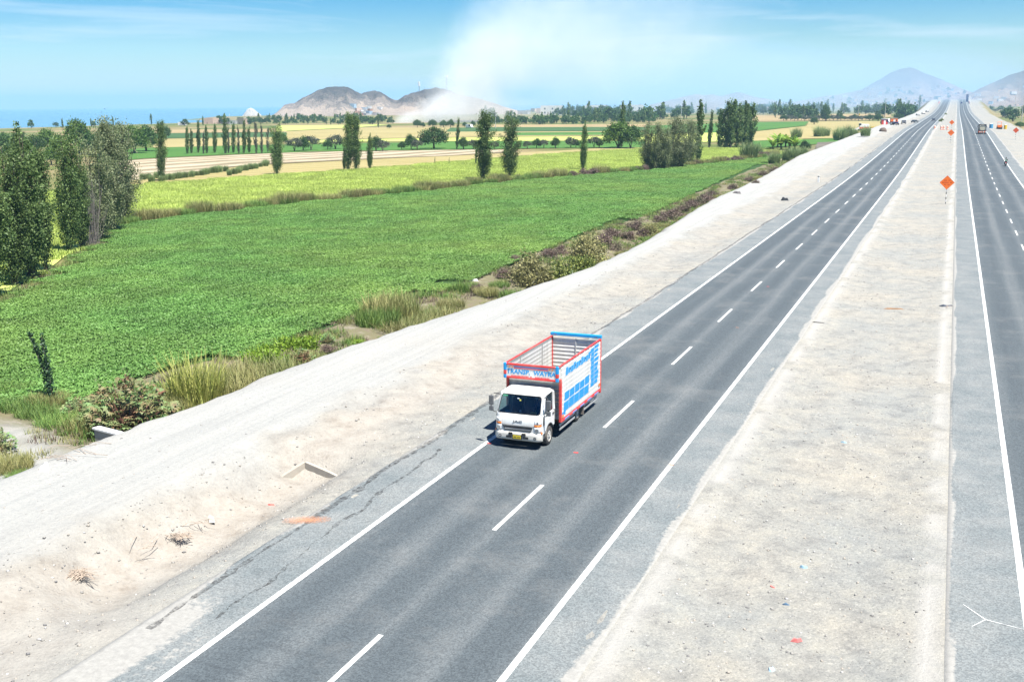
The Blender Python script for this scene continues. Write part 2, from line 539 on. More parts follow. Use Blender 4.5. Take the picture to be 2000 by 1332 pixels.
def ground_material():
    m, n, l, out = nodes('ground')
    tc = n.new('ShaderNodeTexCoord')
    P = tc.outputs['Object']
    at = N(n, 'ShaderNodeAttribute'); at.attribute_name = 'kind'
    sp = n.new('ShaderNodeSeparateColor'); l.new(at.outputs['Color'], sp.inputs['Color'])
    fm = N(n, 'ShaderNodeAttribute'); fm.attribute_name = 'farm'
    du = N(n, 'ShaderNodeAttribute'); du.attribute_name = 'dust'
    # gravel: three sizes of stone
    v1 = N(n, 'ShaderNodeTexVoronoi', Scale=9.0); l.new(P, v1.inputs['Vector'])
    v2 = N(n, 'ShaderNodeTexVoronoi', Scale=26.0); l.new(P, v2.inputs['Vector'])
    n1 = N(n, 'ShaderNodeTexNoise', Scale=1.1, Detail=8.0, Roughness=.72); l.new(P, n1.inputs['Vector'])
    n2 = N(n, 'ShaderNodeTexNoise', Scale=0.17, Detail=5.0, Roughness=.6); l.new(P, n2.inputs['Vector'])
    hs1 = n.new('ShaderNodeSeparateColor'); l.new(v1.outputs['Color'], hs1.inputs['Color'])
    hs2 = n.new('ShaderNodeSeparateColor'); l.new(v2.outputs['Color'], hs2.inputs['Color'])
    s1 = ramp(n, [(0.0, (.145, .148, .148)), (0.06, (.222, .225, .218)), (.55, (.252, .254, .244)), (.93, (.276, .276, .264)), (1.0, (.365, .36, .34))])
    l.new(hs1.outputs['Red'], s1.inputs['Fac'])
    s2 = ramp(n, [(0.0, (.16, .16, .16)), (.12, (.222, .225, .218)), (.7, (.261, .261, .250)), (1.0, (.325, .322, .306))])
    l.new(hs2.outputs['Red'], s2.inputs['Fac'])
    grav = mixc(n, l, s1.outputs['Color'], s2.outputs['Color'], 0.6)
    grav = mixc(n, l, grav, (.985, .975, .95), 1.0, 'MULTIPLY')
    tone = ramp(n, [(.3, (.70, .70, .71)), (.5, (1.0, .99, .97)), (.72, (1.18, 1.14, 1.06))])
    l.new(n1.outputs['Fac'], tone.inputs['Fac'])
    grav = mixc(n, l, grav, tone.outputs['Color'], 1.0, 'MULTIPLY')
    tone2 = ramp(n, [(.35, (.90, .93, .95)), (.65, (1.08, 1.04, .98))])
    l.new(n2.outputs['Fac'], tone2.inputs['Fac'])
    grav = mixc(n, l, grav, tone2.outputs['Color'], 1.0, 'MULTIPLY')
    # pale graded track with faint wheel streaks
    mp = n.new('ShaderNodeMapping'); mp.inputs['Scale'].default_value = (2.4, 0.07, 1.0); l.new(P, mp.inputs['Vector'])
    n3 = N(n, 'ShaderNodeTexNoise', Scale=1.0, Detail=5.0, Roughness=.65); l.new(mp.outputs['Vector'], n3.inputs['Vector'])
    tr = ramp(n, [(.28, (.250, .252, .240)), (.5, (.288, .289, .273)), (.7, (.315, .311, .288))])
    l.new(n3.outputs['Fac'], tr.inputs['Fac'])
    n4 = N(n, 'ShaderNodeTexNoise', Scale=7.0, Detail=9.0, Roughness=.75); l.new(P, n4.inputs['Vector'])
    fine = ramp(n, [(.3, (.84, .84, .85)), (.5, (1, 1, 1)), (.75, (1.12, 1.11, 1.09))])
    l.new(n4.outputs['Fac'], fine.inputs['Fac'])
    track = mixc(n, l, tr.outputs['Color'], fine.outputs['Color'], 1.0, 'MULTIPLY')
    tan = ramp(n, [(.25, (.180, .152, .122)), (.42, (.270, .244, .208)), (.6, (.308, .286, .250)), (.8, (.345, .327, .295))])
    l.new(n1.outputs['Fac'], tan.inputs['Fac'])
    tanc = mixc(n, l, tan.outputs['Color'], fine.outputs['Color'], 1.0, 'MULTIPLY')
    lit = ramp(n, [(.2, (.07, .056, .040)), (.40, (.15, .125, .090)), (.52, (.13, .125, .065)), (.62, (.20, .175, .135)), (.8, (.28, .25, .205))])
    l.new(n1.outputs['Fac'], lit.inputs['Fac'])
    n5 = N(n, 'ShaderNodeTexNoise', Scale=0.012, Detail=7.0, Roughness=.6); l.new(P, n5.inputs['Vector'])
    farm = ramp(n, [(.3, (.05, .085, .02)), (.45, (.10, .12, .035)), (.55, (.19, .155, .075)), (.7, (.24, .19, .10))])
    l.new(n5.outputs['Fac'], farm.inputs['Fac'])
    c = mixc(n, l, grav, track, sp.outputs['Red'])
    c = mixc(n, l, c, tanc, sp.outputs['Green'])
    c = mixc(n, l, c, (.335, .325, .30), du.outputs['Fac'])
    c = mixc(n, l, c, lit.outputs['Color'], sp.outputs['Blue'])
    c = mixc(n, l, c, farm.outputs['Color'], fm.outputs['Fac'])
    p = N(n, 'ShaderNodeBsdfPrincipled', Roughness=.95)
    p.inputs['Specular IOR Level'].default_value = .12
    l.new(c, p.inputs['Base Color'])
    b1 = N(n, 'ShaderNodeBump', Strength=.45, Distance=.035); l.new(v1.outputs['Distance'], b1.inputs['Height']); b1.invert = True
    b2 = N(n, 'ShaderNodeBump', Strength=.9, Distance=.06); l.new(n4.outputs['Fac'], b2.inputs['Height']); l.new(b1.outputs['Normal'], b2.inputs['Normal'])
    l.new(b2.outputs['Normal'], p.inputs['Normal'])
    l.new(p.outputs['BSDF'], out.inputs['Surface'])
    return m


tag(link('ground', gme, None, ground_material()), kind='structure')

# ---- sea and the distant islet
sea_m, n, l, out = nodes('sea')
p = N(n, 'ShaderNodeBsdfPrincipled', Roughness=.22)
p.inputs['Base Color'].default_value = (.10, .22, .29, 1)
tc = n.new('ShaderNodeTexCoord'); nz = N(n, 'ShaderNodeTexNoise', Scale=.02, Detail=6.0); l.new(tc.outputs['Object'], nz.inputs['Vector'])
bp = N(n, 'ShaderNodeBump', Strength=.12, Distance=.6); l.new(nz.outputs['Fac'], bp.inputs['Height']); l.new(bp.outputs['Normal'], p.inputs['Normal'])
l.new(p.outputs['BSDF'], out.inputs['Surface'])
mb = MB(); mb.add([(-30000, -9000, -6), (-300, -9000, -6), (-300, 30000, -6), (-30000, 30000, -6)], [(0, 1, 2, 3)])
tag(mb.build('sea', sea_m), kind='structure')


def hill_material(name, low, mid, top, z0, z1, gull=.02):
    m, n, l, out = nodes(name)
    tc = n.new('ShaderNodeTexCoord')
    sx = n.new('ShaderNodeSeparateXYZ'); l.new(tc.outputs['Object'], sx.inputs['Vector'])
    mr = N(n, 'ShaderNodeMapRange'); mr.inputs['From Min'].default_value = z0; mr.inputs['From Max'].default_value = z1
    l.new(sx.outputs['Z'], mr.inputs['Value'])
    mp = n.new('ShaderNodeMapping'); mp.inputs['Scale'].default_value = (1, 1, .35); l.new(tc.outputs['Object'], mp.inputs['Vector'])
    nz = N(n, 'ShaderNodeTexNoise', Scale=gull, Detail=8.0, Roughness=.68, Distortion=.6); l.new(mp.outputs['Vector'], nz.inputs['Vector'])
    nf = N(n, 'ShaderNodeTexNoise', Scale=gull * 9, Detail=6.0, Roughness=.7); l.new(tc.outputs['Object'], nf.inputs['Vector'])
    a = N(n, 'ShaderNodeMath', operation='MULTIPLY_ADD'); l.new(nz.outputs['Fac'], a.inputs[0]); a.inputs[1].default_value = 1.5; l.new(mr.outputs['Result'], a.inputs[2])
    b = N(n, 'ShaderNodeMath', operation='MULTIPLY_ADD'); l.new(nf.outputs['Fac'], b.inputs[0]); b.inputs[1].default_value = .5; l.new(a.outputs[0], b.inputs[2])
    c = N(n, 'ShaderNodeMath', operation='SUBTRACT'); l.new(b.outputs[0], c.inputs[0]); c.inputs[1].default_value = .95
    rp = ramp(n, [(.05, low), (.30, [1.15 * q for q in low]), (.40, mid), (.52, [.5 * q + .5 * w for q, w in zip(mid, low)]), (.62, [.5 * q + .5 * w for q, w in zip(mid, top)]), (.85, top)])
    l.new(c.outputs[0], rp.inputs['Fac'])
    p = N(n, 'ShaderNodeBsdfPrincipled', Roughness=.95); p.inputs['Specular IOR Level'].default_value = .1
    l.new(rp.outputs['Color'], p.inputs['Base Color'])
    bp = N(n, 'ShaderNodeBump', Strength=1.0, Distance=5.0); l.new(nf.outputs['Fac'], bp.inputs['Height']); l.new(bp.outputs['Normal'], p.inputs['Normal'])
    l.new(p.outputs['BSDF'], out.inputs['Surface'])
    return m


def hill(name, label, ridge, dist, res, wid, mat, amp, seed, base=-2.5, sharp=1.7):
    """ridge: skyline points (photo px, py) at the given distance; the hill falls away on both sides of it"""
    R_ = np.array([AT(x, y, dist) for x, y in ridge])
    A, B = R_[0, :2], R_[-1, :2]
    L = np.hypot(*(B - A)); u = (B - A) / L; v = np.array([-u[1], u[0]])
    s_ = (R_[:, :2] - A) @ u
    ss = np.arange(0, L + res, res); dd = np.arange(-3.0 * wid, 3.0 * wid + res, res)
    S, D = np.meshgrid(ss, dd)
    P_ = np.interp(S, s_, R_[:, 2] - base)
    k = 1.0 / wid
    spur = 1 + .9 * (fbm(S * k * 1.6, D * 0 + seed, 3, seed) - .45) * np.clip(np.abs(D) / wid, 0, 1.5)
    bend = (fbm(S * k * .7 + 5, D * 0, 2, seed + 3) - .4) * wid * .6
    d = np.abs(D - bend * 0) / (wid * spur) * np.where(D > 0, .8, 1.0)
    Z = P_ * np.exp(-d ** sharp)
    rid = 1 - np.abs(2 * fbm(S * k * 2.6, D * k * 1.5, 5, seed + 7) - .95)
    Z = Z + 1.5 * amp * (rid - .78) * np.clip(Z / (amp * 3), 0, 1) * np.clip(d * 2.2, .12, 1) + .3 * amp * (fbm(S * k * 14, D * k * 14, 3, seed + 9) - .45) * np.clip(Z / (amp * 3), 0, 1)
    Z = Z + base
    W_ = A + S[..., None] * u + D[..., None] * v
    ii = np.arange(S.size).reshape(S.shape)
    q = np.stack([ii[:-1, :-1], ii[:-1, 1:], ii[1:, 1:], ii[1:, :-1]], -1).reshape(-1, 4)
    me = np_mesh(name, np.concatenate([W_, Z[..., None]], -1).reshape(-1, 3), q, smooth=True)
    o = link(name, me, None, mat)
    tag(o, label, 'hill', kind='structure')
    def at(X, Y):
        w = np.array([X, Y]) - A
        i, j = int(round(w @ u / res)), int(round((w @ v + 3.0 * wid) / res))
        return float(Z[j, i]) if 0 <= i < len(ss) and 0 <= j < len(dd) else base
    return at


m_hillL = hill_material('hill_rock', (.31, .255, .21), (.175, .155, .142), (.070, .068, .071), -2, 46, .03)
m_hillR = hill_material('hill_sand', (.20, .150, .120), (.145, .112, .096), (.095, .080, .076), 0, 110, .008)
hz_left = hill('headland_hill', 'bare grey and tan headland hill rising beside the sea', [(522, 240), (535, 228), (545, 218), (556, 206), (566, 203), (576, 202), (590, 193), (610, 183), (625, 176), (640, 171), (660, 170), (680, 171), (693, 177), (706, 184), (716, 181), (730, 178),
                (742, 180), (755, 187), (768, 196), (776, 197), (790, 188), (805, 182), (830, 176), (850, 172), (870, 175), (890, 182), (905, 186), (930, 192), (960, 200), (985, 209), (1010, 216), (1045, 240)], 1800, 2.2, 62, m_hillL, 10, 3)
hz_cone = hill('cone_hill', 'hazy pyramid shaped hill behind the far end of the highway', [(1500, 206), (1560, 198), (1600, 190), (1640, 184), (1660, 181), (1680, 176), (1700, 166), (1720, 155), (1740, 143), (1755, 136), (1775, 132), (1790, 136), (1805, 143),
                (1825, 150), (1845, 159), (1862, 167), (1880, 174), (1900, 181), (1930, 184), (1990, 200)], 3500, 7, 170, m_hillR, 15, 11, sharp=1.3)
hz_right = hill('sandy_hill', 'hazy sandy hill cut by the right edge of the photo', [(1860, 200), (1880, 187), (1900, 181), (1925, 168), (1945, 160), (1965, 150), (1985, 143), (2000, 138), (2030, 130), (2070, 127), (2150, 150), (2250, 200)], 3000, 7, 130, m_hillR, 13, 17, sharp=1.3)
hz_mid = hill('ridge_hill', 'low pale ridge behind the hazy tree belt', [(1270, 205), (1320, 193), (1340, 188), (1360, 184), (1375, 187), (1390, 184), (1405, 188), (1420, 185), (1440, 181), (1455, 184), (1475, 190), (1500, 194), (1560, 206)], 2500, 5, 90, m_hillR, 8, 23)
hz_isle = hill('islet', 'small white guano covered islet out at sea', [(472, 229), (477, 222), (483, 214), (489, 211), (495, 213), (503, 219), (509, 224), (514, 229)], 2100, .8, 12, hill_material('guano', (.40, .38, .35), (.46, .445, .42), (.50, .49, .48), -6, 12, .05), 2.2, 29, base=-7.0)

# ================================================================== HIGHWAY
rows = np.concatenate([np.arange(-20, 80, 1.5), np.arange(80, 420, 6.), np.arange(420, 2120, 20.)])


def streak(X, a, b, c):
    """lighter dusty band in the middle of each lane, darker wheel paths"""
    r = np.zeros_like(X)
    for s, e in ((a, b), (b, c)):
        u = (X - s) / (e - s)
        inn = (u >= 0) & (u <= 1)
        v = .55 * np.exp(-((u - .52) / .10) ** 2) - .45 * np.exp(-((u - .26) / .13) ** 2) - .45 * np.exp(-((u - .78) / .12) ** 2) + .35 * np.exp(-(u / .05) ** 2) + .45 * np.exp(-((1 - u) / .06) ** 2)
        r = np.where(inn, v, r)
    return r


def carriageway(name, x0, x1, La, Lb, Lc, mat):
    cols = np.unique(np.round(np.concatenate([np.arange(x0, x1, .16), [x1, La - .02, La + .02, Lc - .02, Lc + .02]]), 3))
    A, B = np.meshgrid(cols, rows)
    Z = prof(B)
    V = np.stack([A, B, Z], -1)
    nc, nr = len(cols), len(rows)
    # skirts down both sides
    sk0 = np.stack([A[:, 0] - .12, B[:, 0], Z[:, 0] - .30], -1)[:, None]; sk1 = np.stack([A[:, -1] + .12, B[:, 0], Z[:, 0] - .30], -1)[:, None]
    V = np.concatenate([sk0, V, sk1], 1); nc += 2
    ii = np.arange(nc * nr).reshape(nr, nc)
    q = np.stack([ii[:-1, :-1], ii[:-1, 1:], ii[1:, 1:], ii[1:, :-1]], -1).reshape(-1, 4)
    me = np_mesh(name, V.reshape(-1, 3), q)
    X = V[..., 0]; Y = V[..., 1]
    sh = ((X < La) | (X > Lc)).astype(float)
    st = streak(X, La, Lb, Lc)
    k = me.color_attributes.new('wear', 'FLOAT_COLOR', 'POINT')
    stain = np.exp(-((X + 15.2) / 1.6) ** 2 - ((Y - 17.0) / 4.0) ** 2) + .6 * np.exp(-((X + 18.2) / .55) ** 2 - ((Y - 23.0) / 3.2) ** 2)
    k.data.foreach_set('color', np.stack([sh, st * .34 + .5, np.clip(stain, 0, 1), np.ones_like(sh)], -1).astype(np.float32).ravel())
    nz = fbm(X * .9, Y * .35, 4, 91) - .47
    sp_ = sstep(-18.75, -19.25, X + nz * 1.1) + sstep(-17.0, -18.2, X + nz * 2.2) * (1 - sstep(19.5, 25.0, Y + nz * 6)) * .9
    sp_ = sp_ + .8 * sstep(-7.75, -7.35, X + nz * .8) * (X < -5) + .8 * sstep(1.0, .72, X + nz * .5) * (X > 0) * (X < 3) + sstep(12.6, 13.2, X + nz)
    q_ = me.attributes.new('spill', 'FLOAT', 'POINT'); q_.data.foreach_set('value', np.clip(sp_, 0, 1).astype(np.float32).ravel())
    o = link(name, me, None, mat)
    tag(o, kind='structure')
    return o


def asphalt():
    m, n, l, out = nodes('asphalt')
    tc = n.new('ShaderNodeTexCoord'); P = tc.outputs['Object']
    at = N(n, 'ShaderNodeAttribute'); at.attribute_name = 'wear'
    sp = n.new('ShaderNodeSeparateColor'); l.new(at.outputs['Color'], sp.inputs['Color'])
    mp = n.new('ShaderNodeMapping'); mp.inputs['Scale'].default_value = (1.6, .05, 1); l.new(P, mp.inputs['Vector'])
    lon = N(n, 'ShaderNodeTexNoise', Scale=1.0, Detail=5.0, Roughness=.6); l.new(mp.outputs['Vector'], lon.inputs['Vector'])
    f = N(n, 'ShaderNodeMath', operation='MULTIPLY_ADD'); l.new(lon.outputs['Fac'], f.inputs[0]); f.inputs[1].default_value = .55
    g = N(n, 'ShaderNodeMath', operation='SUBTRACT'); l.new(sp.outputs['Green'], g.inputs[0]); g.inputs[1].default_value = .27
    l.new(g.outputs[0], f.inputs[2])
    lane = ramp(n, [(.15, (.050, .061, .068)), (.45, (.066, .079, .086)), (.65, (.092, .104, .109)), (.9, (.135, .143, .144))])
    l.new(f.outputs[0], lane.inputs['Fac'])
    sn = N(n, 'ShaderNodeTexNoise', Scale=.5, Detail=7.0, Roughness=.65); l.new(P, sn.inputs['Vector'])
    shc = ramp(n, [(.3, (.108, .126, .130)), (.5, (.142, .156, .157)), (.72, (.182, .190, .184))])
    l.new(sn.outputs['Fac'], shc.inputs['Fac'])
    # aggregate speckle
    vo = N(n, 'ShaderNodeTexVoronoi', Scale=24.0); l.new(P, vo.inputs['Vector'])
    vs = n.new('ShaderNodeSeparateColor'); l.new(vo.outputs['Color'], vs.inputs['Color'])
    spk = ramp(n, [(0, (.66, .66, .66)), (.5, (1, 1, 1)), (1, (1.36, 1.35, 1.32))])
    l.new(vs.outputs['Red'], spk.inputs['Fac'])
    # dark tyre smears across the bottom lanes
    mp2 = n.new('ShaderNodeMapping'); mp2.inputs['Scale'].default_value = (.35, 2.0, 1); mp2.inputs['Rotation'].default_value = (0, 0, .35); l.new(P, mp2.inputs['Vector'])
    sm = N(n, 'ShaderNodeTexNoise', Scale=1.0, Detail=6.0, Roughness=.6); l.new(mp2.outputs['Vector'], sm.inputs['Vector'])
    smr = ramp(n, [(.50, (0, 0, 0)), (.70, (1, 1, 1))]); l.new(sm.outputs['Fac'], smr.inputs['Fac'])
    smm = N(n, 'ShaderNodeMath', operation='MULTIPLY'); l.new(smr.outputs['Color'], smm.inputs[0]); l.new(sp.outputs['Blue'], smm.inputs[1])
    c = mixc(n, l, lane.outputs['Color'], shc.outputs['Color'], sp.outputs['Red'])
    c = mixc(n, l, c, spk.outputs['Color'], .8, 'MULTIPLY')
    c = mixc(n, l, c, (.028, .033, .038), smm.outputs[0])
    # pale dust blown over the surface
    dn = N(n, 'ShaderNodeTexNoise', Scale=.23, Detail=8.0, Roughness=.7); l.new(P, dn.inputs['Vector'])
    dr = ramp(n, [(.52, (0, 0, 0)), (.8, (.35,) * 3)]); l.new(dn.outputs['Fac'], dr.inputs['Fac'])
    c = mixc(n, l, c, (.25, .24, .22), dr.outputs['Color'])
    sl = N(n, 'ShaderNodeAttribute'); sl.attribute_name = 'spill'
    gn = N(n, 'ShaderNodeTexNoise', Scale=5.0, Detail=8.0, Roughness=.75); l.new(P, gn.inputs['Vector'])
    ga = N(n, 'ShaderNodeMath', operation='MULTIPLY_ADD'); l.new(gn.outputs['Fac'], ga.inputs[0]); ga.inputs[1].default_value = 1.1; l.new(sl.outputs['Fac'], ga.inputs[2])
    gr_ = ramp(n, [(.80, (0, 0, 0)), (1.25, (.95,) * 3)]); l.new(ga.outputs[0], gr_.inputs['Fac'])
    gc = ramp(n, [(.3, (.20, .195, .18)), (.6, (.285, .278, .255))]); l.new(gn.outputs['Fac'], gc.inputs['Fac'])
    c = mixc(n, l, c, gc.outputs['Color'], gr_.outputs['Color'])
    p = N(n, 'ShaderNodeBsdfPrincipled', Roughness=.82); p.inputs['Specular IOR Level'].default_value = .3
    l.new(c, p.inputs['Base Color'])
    bp = N(n, 'ShaderNodeBump', Strength=.35, Distance=.01); l.new(vo.outputs['Distance'], bp.inputs['Height']); l.new(bp.outputs['Normal'], p.inputs['Normal'])
    l.new(p.outputs['BSDF'], out.inputs['Surface'])
    return m


L1, L2, L3, R1, R2, R3 = -16.70, -12.84, -9.06, 2.70, 6.67, 10.62
m_asph = asphalt()
road_l = carriageway('road', -19.15, -7.40, L1, L2, L3, m_asph)
road_r = carriageway('road', 0.72, 13.20, R1, R2, R3, m_asph)

m_line = paint('road_paint', (.56, .57, .55), .7, var=.12, scale=7, dirt=(.15, .16, .165, .95))
m_seam, n, l, out = nodes('seam_tar')
p = N(n, 'ShaderNodeBsdfPrincipled', Roughness=.9); p.inputs['Base Color'].default_value = (.040, .040, .040, 1)
tc = n.new('ShaderNodeTexCoord'); nz = N(n, 'ShaderNodeTexNoise', Scale=5.0, Detail=8.0, Roughness=.75); l.new(tc.outputs['Object'], nz.inputs['Vector'])
rp = ramp(n, [(.42, (0, 0, 0)), (.64, (.75, .75, .75))]); l.new(nz.outputs['Fac'], rp.inputs['Fac'])
t_ = n.new('ShaderNodeBsdfTransparent'); ms = n.new('ShaderNodeMixShader'); l.new(rp.outputs['Color'], ms.inputs[0]); l.new(t_.outputs[0], ms.inputs[1]); l.new(p.outputs[0], ms.inputs[2]); l.new(ms.outputs[0], out.inputs['Surface'])


def strip_mesh(name, xf, ys, w, dz=.006, jag=0.0):
    ys = np.asarray(ys, float)
    xs = xf(ys)
    ww = w * (1 + jag * (fbm(ys * 3.1, ys * 0, 3, 77) - .45) * 2)
    V = np.concatenate([np.stack([xs - ww / 2, ys, prof(ys) + dz], -1), np.stack([xs + ww / 2, ys, prof(ys) + dz], -1)])
    k = len(ys); i = np.arange(k - 1)
    return np_mesh(name, V, np.stack([i, i + k, i + k + 1, i + 1], -1))


for par, X in ((road_l, L1), (road_l, L3), (road_r, R1), (road_r, R3)):
    link('edge_line', strip_mesh('edge_line', lambda y, X=X: np.full_like(y, X), rows, .19), par, m_line)
dash = strip_mesh('lane_dash', lambda y: 0 * y, np.linspace(0, 4.5, 4), .15, 0)
dash.materials.append(m_line)
for par, X, y0, y1 in ((road_l, L2, 41.92 - 36, 372), (road_r, R2, 143.6 - 120, 440)):
    y = y0
    while y < y1:
        o = link('lane_dash', dash, par)
        o.location = (X, y, float(prof(y)) + .006)
        o.rotation_euler = (math.atan2(float(prof(y + 4.5) - prof(y)), 4.5), 0, 0)
        y += 12.0
    ys = np.concatenate([np.arange(y, 700, 10.), np.arange(700, 1700, 20.)])
    link('centre_line', strip_mesh('centre_line', lambda q, X=X: np.full_like(q, X), ys, .13), par, m_line)
# thin construction seam between lanes and the dark ragged seam in the left shoulder
ys = np.concatenate([np.arange(20.5, 120, .25), np.arange(120, 330, 1.)])
seam = lambda y: -18.75 - .28 * sstep(20, 45, y) + (fbm(y * .35, y * 0, 4, 61) - .47) * .55 - .1 * sstep(60, 160, y)
link('shoulder_seam', strip_mesh('shoulder_seam', seam, ys, .22, .005, 1.6), road_l, m_seam)
ys = np.arange(21.5, 37, .2)
link('shoulder_crack', strip_mesh('shoulder_crack', lambda y: -17.35 - .05 * (y - 21) + (fbm(y * .8, y * 0, 4, 67) - .47) * .5, ys, .12, .005, 2.0), road_l, m_seam)

# ================================================================== FIELDS
def px_poly(pts, z=-1.5):
    return np.array([G(x, y, z)[:2] for x, y in pts])


def inside(poly, pts):
    x, y = pts[:, 0], pts[:, 1]
    r = np.zeros(len(pts), bool)
    j = len(poly) - 1
    for i in range(len(poly)):
        xi, yi = poly[i]; xj, yj = poly[j]
        c = ((yi > y) != (yj > y)) & (x < (xj - xi) * (y - yi) / (yj - yi + 1e-12) + xi)
        r ^= c; j = i
    return r


FZ = [-1.50]


def field(pts, mat, name='field', world=False, jit=0.0, z=None):
    P = np.array(pts, float) if world else px_poly(pts)
    # subdivide the border and roughen it
    Q = []
    for i in range(len(P)):
        a, b = P[i], P[(i + 1) % len(P)]
        L = np.hypot(*(b - a)); k = max(1, min(40, int(L / 4)))
        for t in range(k):
            q = a + (b - a) * t / k
            Q.append(q + (RNG.random(2) - .5) * jit)
    zz = FZ[0] if z is None else z
    FZ[0] += .006
    mb = MB(); mb.add([(q[0], q[1], zz) for q in Q], [tuple(range(len(Q)))])
    bm = bmesh.new(); me = mb.mesh(name, False); bm.from_mesh(me)
    bmesh.ops.triangulate(bm, faces=bm.faces[:]); bmesh.ops.recalc_face_normals(bm, faces=bm.faces[:])
    for f in bm.faces:
        if f.normal.z < 0: f.normal_flip()
    bm.to_mesh(me); bm.free()
    o = link(name, me, None, mat)
    tag(o, kind='structure')
    return P


m_soil = landmat('crop_soil', [(.3, (.018, .042, .012)), (.5, (.03, .07, .018)), (.7, (.055, .08, .03))], .1, 4, .8)
m_rice = landmat('rice', [(.25, (.28, .34, .085)), (.45, (.35, .405, .105)), (.6, (.39, .435, .12)), (.8, (.44, .45, .15))], .035, 2.2, .9, stripes=(.35, 2.2, .10), bdist=.15)
m_gold = landmat('ripe_rice', [(.22, (.17, .17, .055)), (.38, (.23, .195, .080)), (.55, (.28, .235, .105)), (.75, (.33, .285, .145))], .022, 1.2, .8, stripes=(.5, 7, .16), bdist=.15)
m_stub = landmat('stubble', [(.28, (.16, .135, .08)), (.48, (.28, .23, .155)), (.68, (.36, .30, .21)), (.85, (.41, .36, .27))], .05, 1.6, .9, stripes=(.25, 11.0, .42, 7.0), bdist=.2)
m_green = landmat('young_crop', [(.25, (.030, .085, .018)), (.5, (.055, .135, .026)), (.75, (.095, .165, .035))], .03, 1.6, .8, stripes=(.4, 3, .12), bdist=.15)
m_dgrn = landmat('maize', [(.25, (.022, .060, .020)), (.5, (.045, .095, .032)), (.75, (.08, .12, .045))], .03, 1.2, .9, stripes=(.9, 2.5, .15), bdist=.2)
m_tanf = landmat('fallow', [(.25, (.17, .13, .07)), (.5, (.27, .205, .105)), (.75, (.33, .265, .15))], .02, .9, .7, bdist=.2)
m_plou = landmat('ploughed', [(.25, (.055, .050, .042)), (.5, (.12, .108, .088)), (.75, (.20, .175, .14))], .05, 2.5, .9, stripes=(.75, 1.6, .4, 1.0), bdist=.3)

P_GREEN = field([(-90, 818), (0, 790), (150, 772), (330, 722), (500, 680), (640, 640), (820, 575), (980, 525), (1200, 440), (1360, 375), (1500, 318), (1540, 304),
                 (1510, 302), (1250, 335), (1000, 355), (800, 378), (560, 400), (330, 425), (232, 441), (195, 478), (100, 552), (0, 608), (-90, 668)], m_soil, jit=.8, z=-1.585)
P_RICE = field([(225, 436), (330, 421), (560, 396), (800, 374), (1000, 351), (1250, 331), (1440, 312), (1535, 301), (1500, 291), (1440, 290), (1260, 290), (1100, 300), (930, 312),
                (720, 330), (540, 342), (350, 355), (250, 362), (0, 378), (-90, 386), (-90, 620), (0, 575), (110, 515), (190, 455)], m_rice, jit=.5)
field([(230, 364), (350, 356), (540, 343), (720, 331), (930, 313), (1100, 301), (1262, 291), (1262, 284), (1090, 295), (900, 304), (760, 310), (600, 318), (470, 325), (280, 350), (230, 358)], m_gold, jit=.4)
field([(230, 357), (280, 349), (470, 324), (600, 317), (760, 309), (900, 303), (1010, 297), (1010, 293), (900, 293), (620, 297), (450, 303), (280, 311), (200, 318), (200, 360)], m_stub, jit=.4)
field([(190, 318), (280, 310), (450, 302), (620, 296), (900, 292), (1262, 288), (1262, 276), (900, 277), (620, 282), (450, 284), (280, 290), (190, 296)], m_green, jit=.5)
field([(560, 281), (700, 277), (900, 276), (1262, 275), (1262, 266), (1000, 268), (800, 271), (560, 275)], m_rice, jit=.5)
field([(540, 274), (800, 270), (1000, 267), (1262, 265), (1262, 257), (1000, 258), (960, 249), (700, 250), (540, 258)], m_gold, jit=.5)
field([(870, 258), (1000, 257), (1262, 256), (1262, 249), (1100, 247), (880, 250)], m_dgrn, jit=.5)
field([(960, 249), (1262, 248.5), (1262, 243), (960, 244)], m_tanf, jit=.5)
field([(1000, 265), (1262, 264), (1262, 258), (1000, 259.5)], m_green, jit=.5)
field([(300, 289), (540, 283), (540, 268), (300, 272)], m_gold, jit=.5)
field([(190, 272), (560, 268), (560, 259), (190, 262)], m_dgrn, jit=.5)
field([(300, 261), (560, 258), (560, 252), (300, 254)], m_tanf, jit=.5)
field([(540, 257), (700, 249), (760, 244), (540, 246)], m_rice, jit=.5)
field([(1470, 291), (1640, 279), (1640, 271), (1470, 276)], m_green, jit=.4)
field([(1470, 276), (1560, 272), (1640, 270.5), (1690, 259), (1730, 244), (1730, 237), (1580, 238), (1575, 247), (1470, 258)], m_gold, jit=.4)
field([(1262, 262), (1470, 257), (1572, 246), (1580, 238), (1470, 239.5), (1262, 246)], m_green, jit=.4)
field([(1262, 282), (1470, 275), (1470, 258), (1262, 263)], m_rice, jit=.4)
field([(1590, 300), (1650, 289), (1664, 282), (1648, 277), (1596, 279)], m_plou, jit=.4)
field([(1470, 237.5), (1700, 235), (1740, 229), (1740, 222), (1470, 226)], m_tanf, jit=.5)
field([(46, 520), (46, 700), (300, 760), (300, 540)], m_gold, world=True, jit=.8)
field([(46, 705), (46, 860), (340, 900), (320, 765)], m_dgrn, world=True, jit=.8)
field([(48, 865), (60, 1150), (420, 1200), (345, 905)], m_green, world=True, jit=.8)

# ================================================================== VEGETATION
def unit(v):
    return v / (np.linalg.norm(v, axis=-1, keepdims=True) + 1e-9)


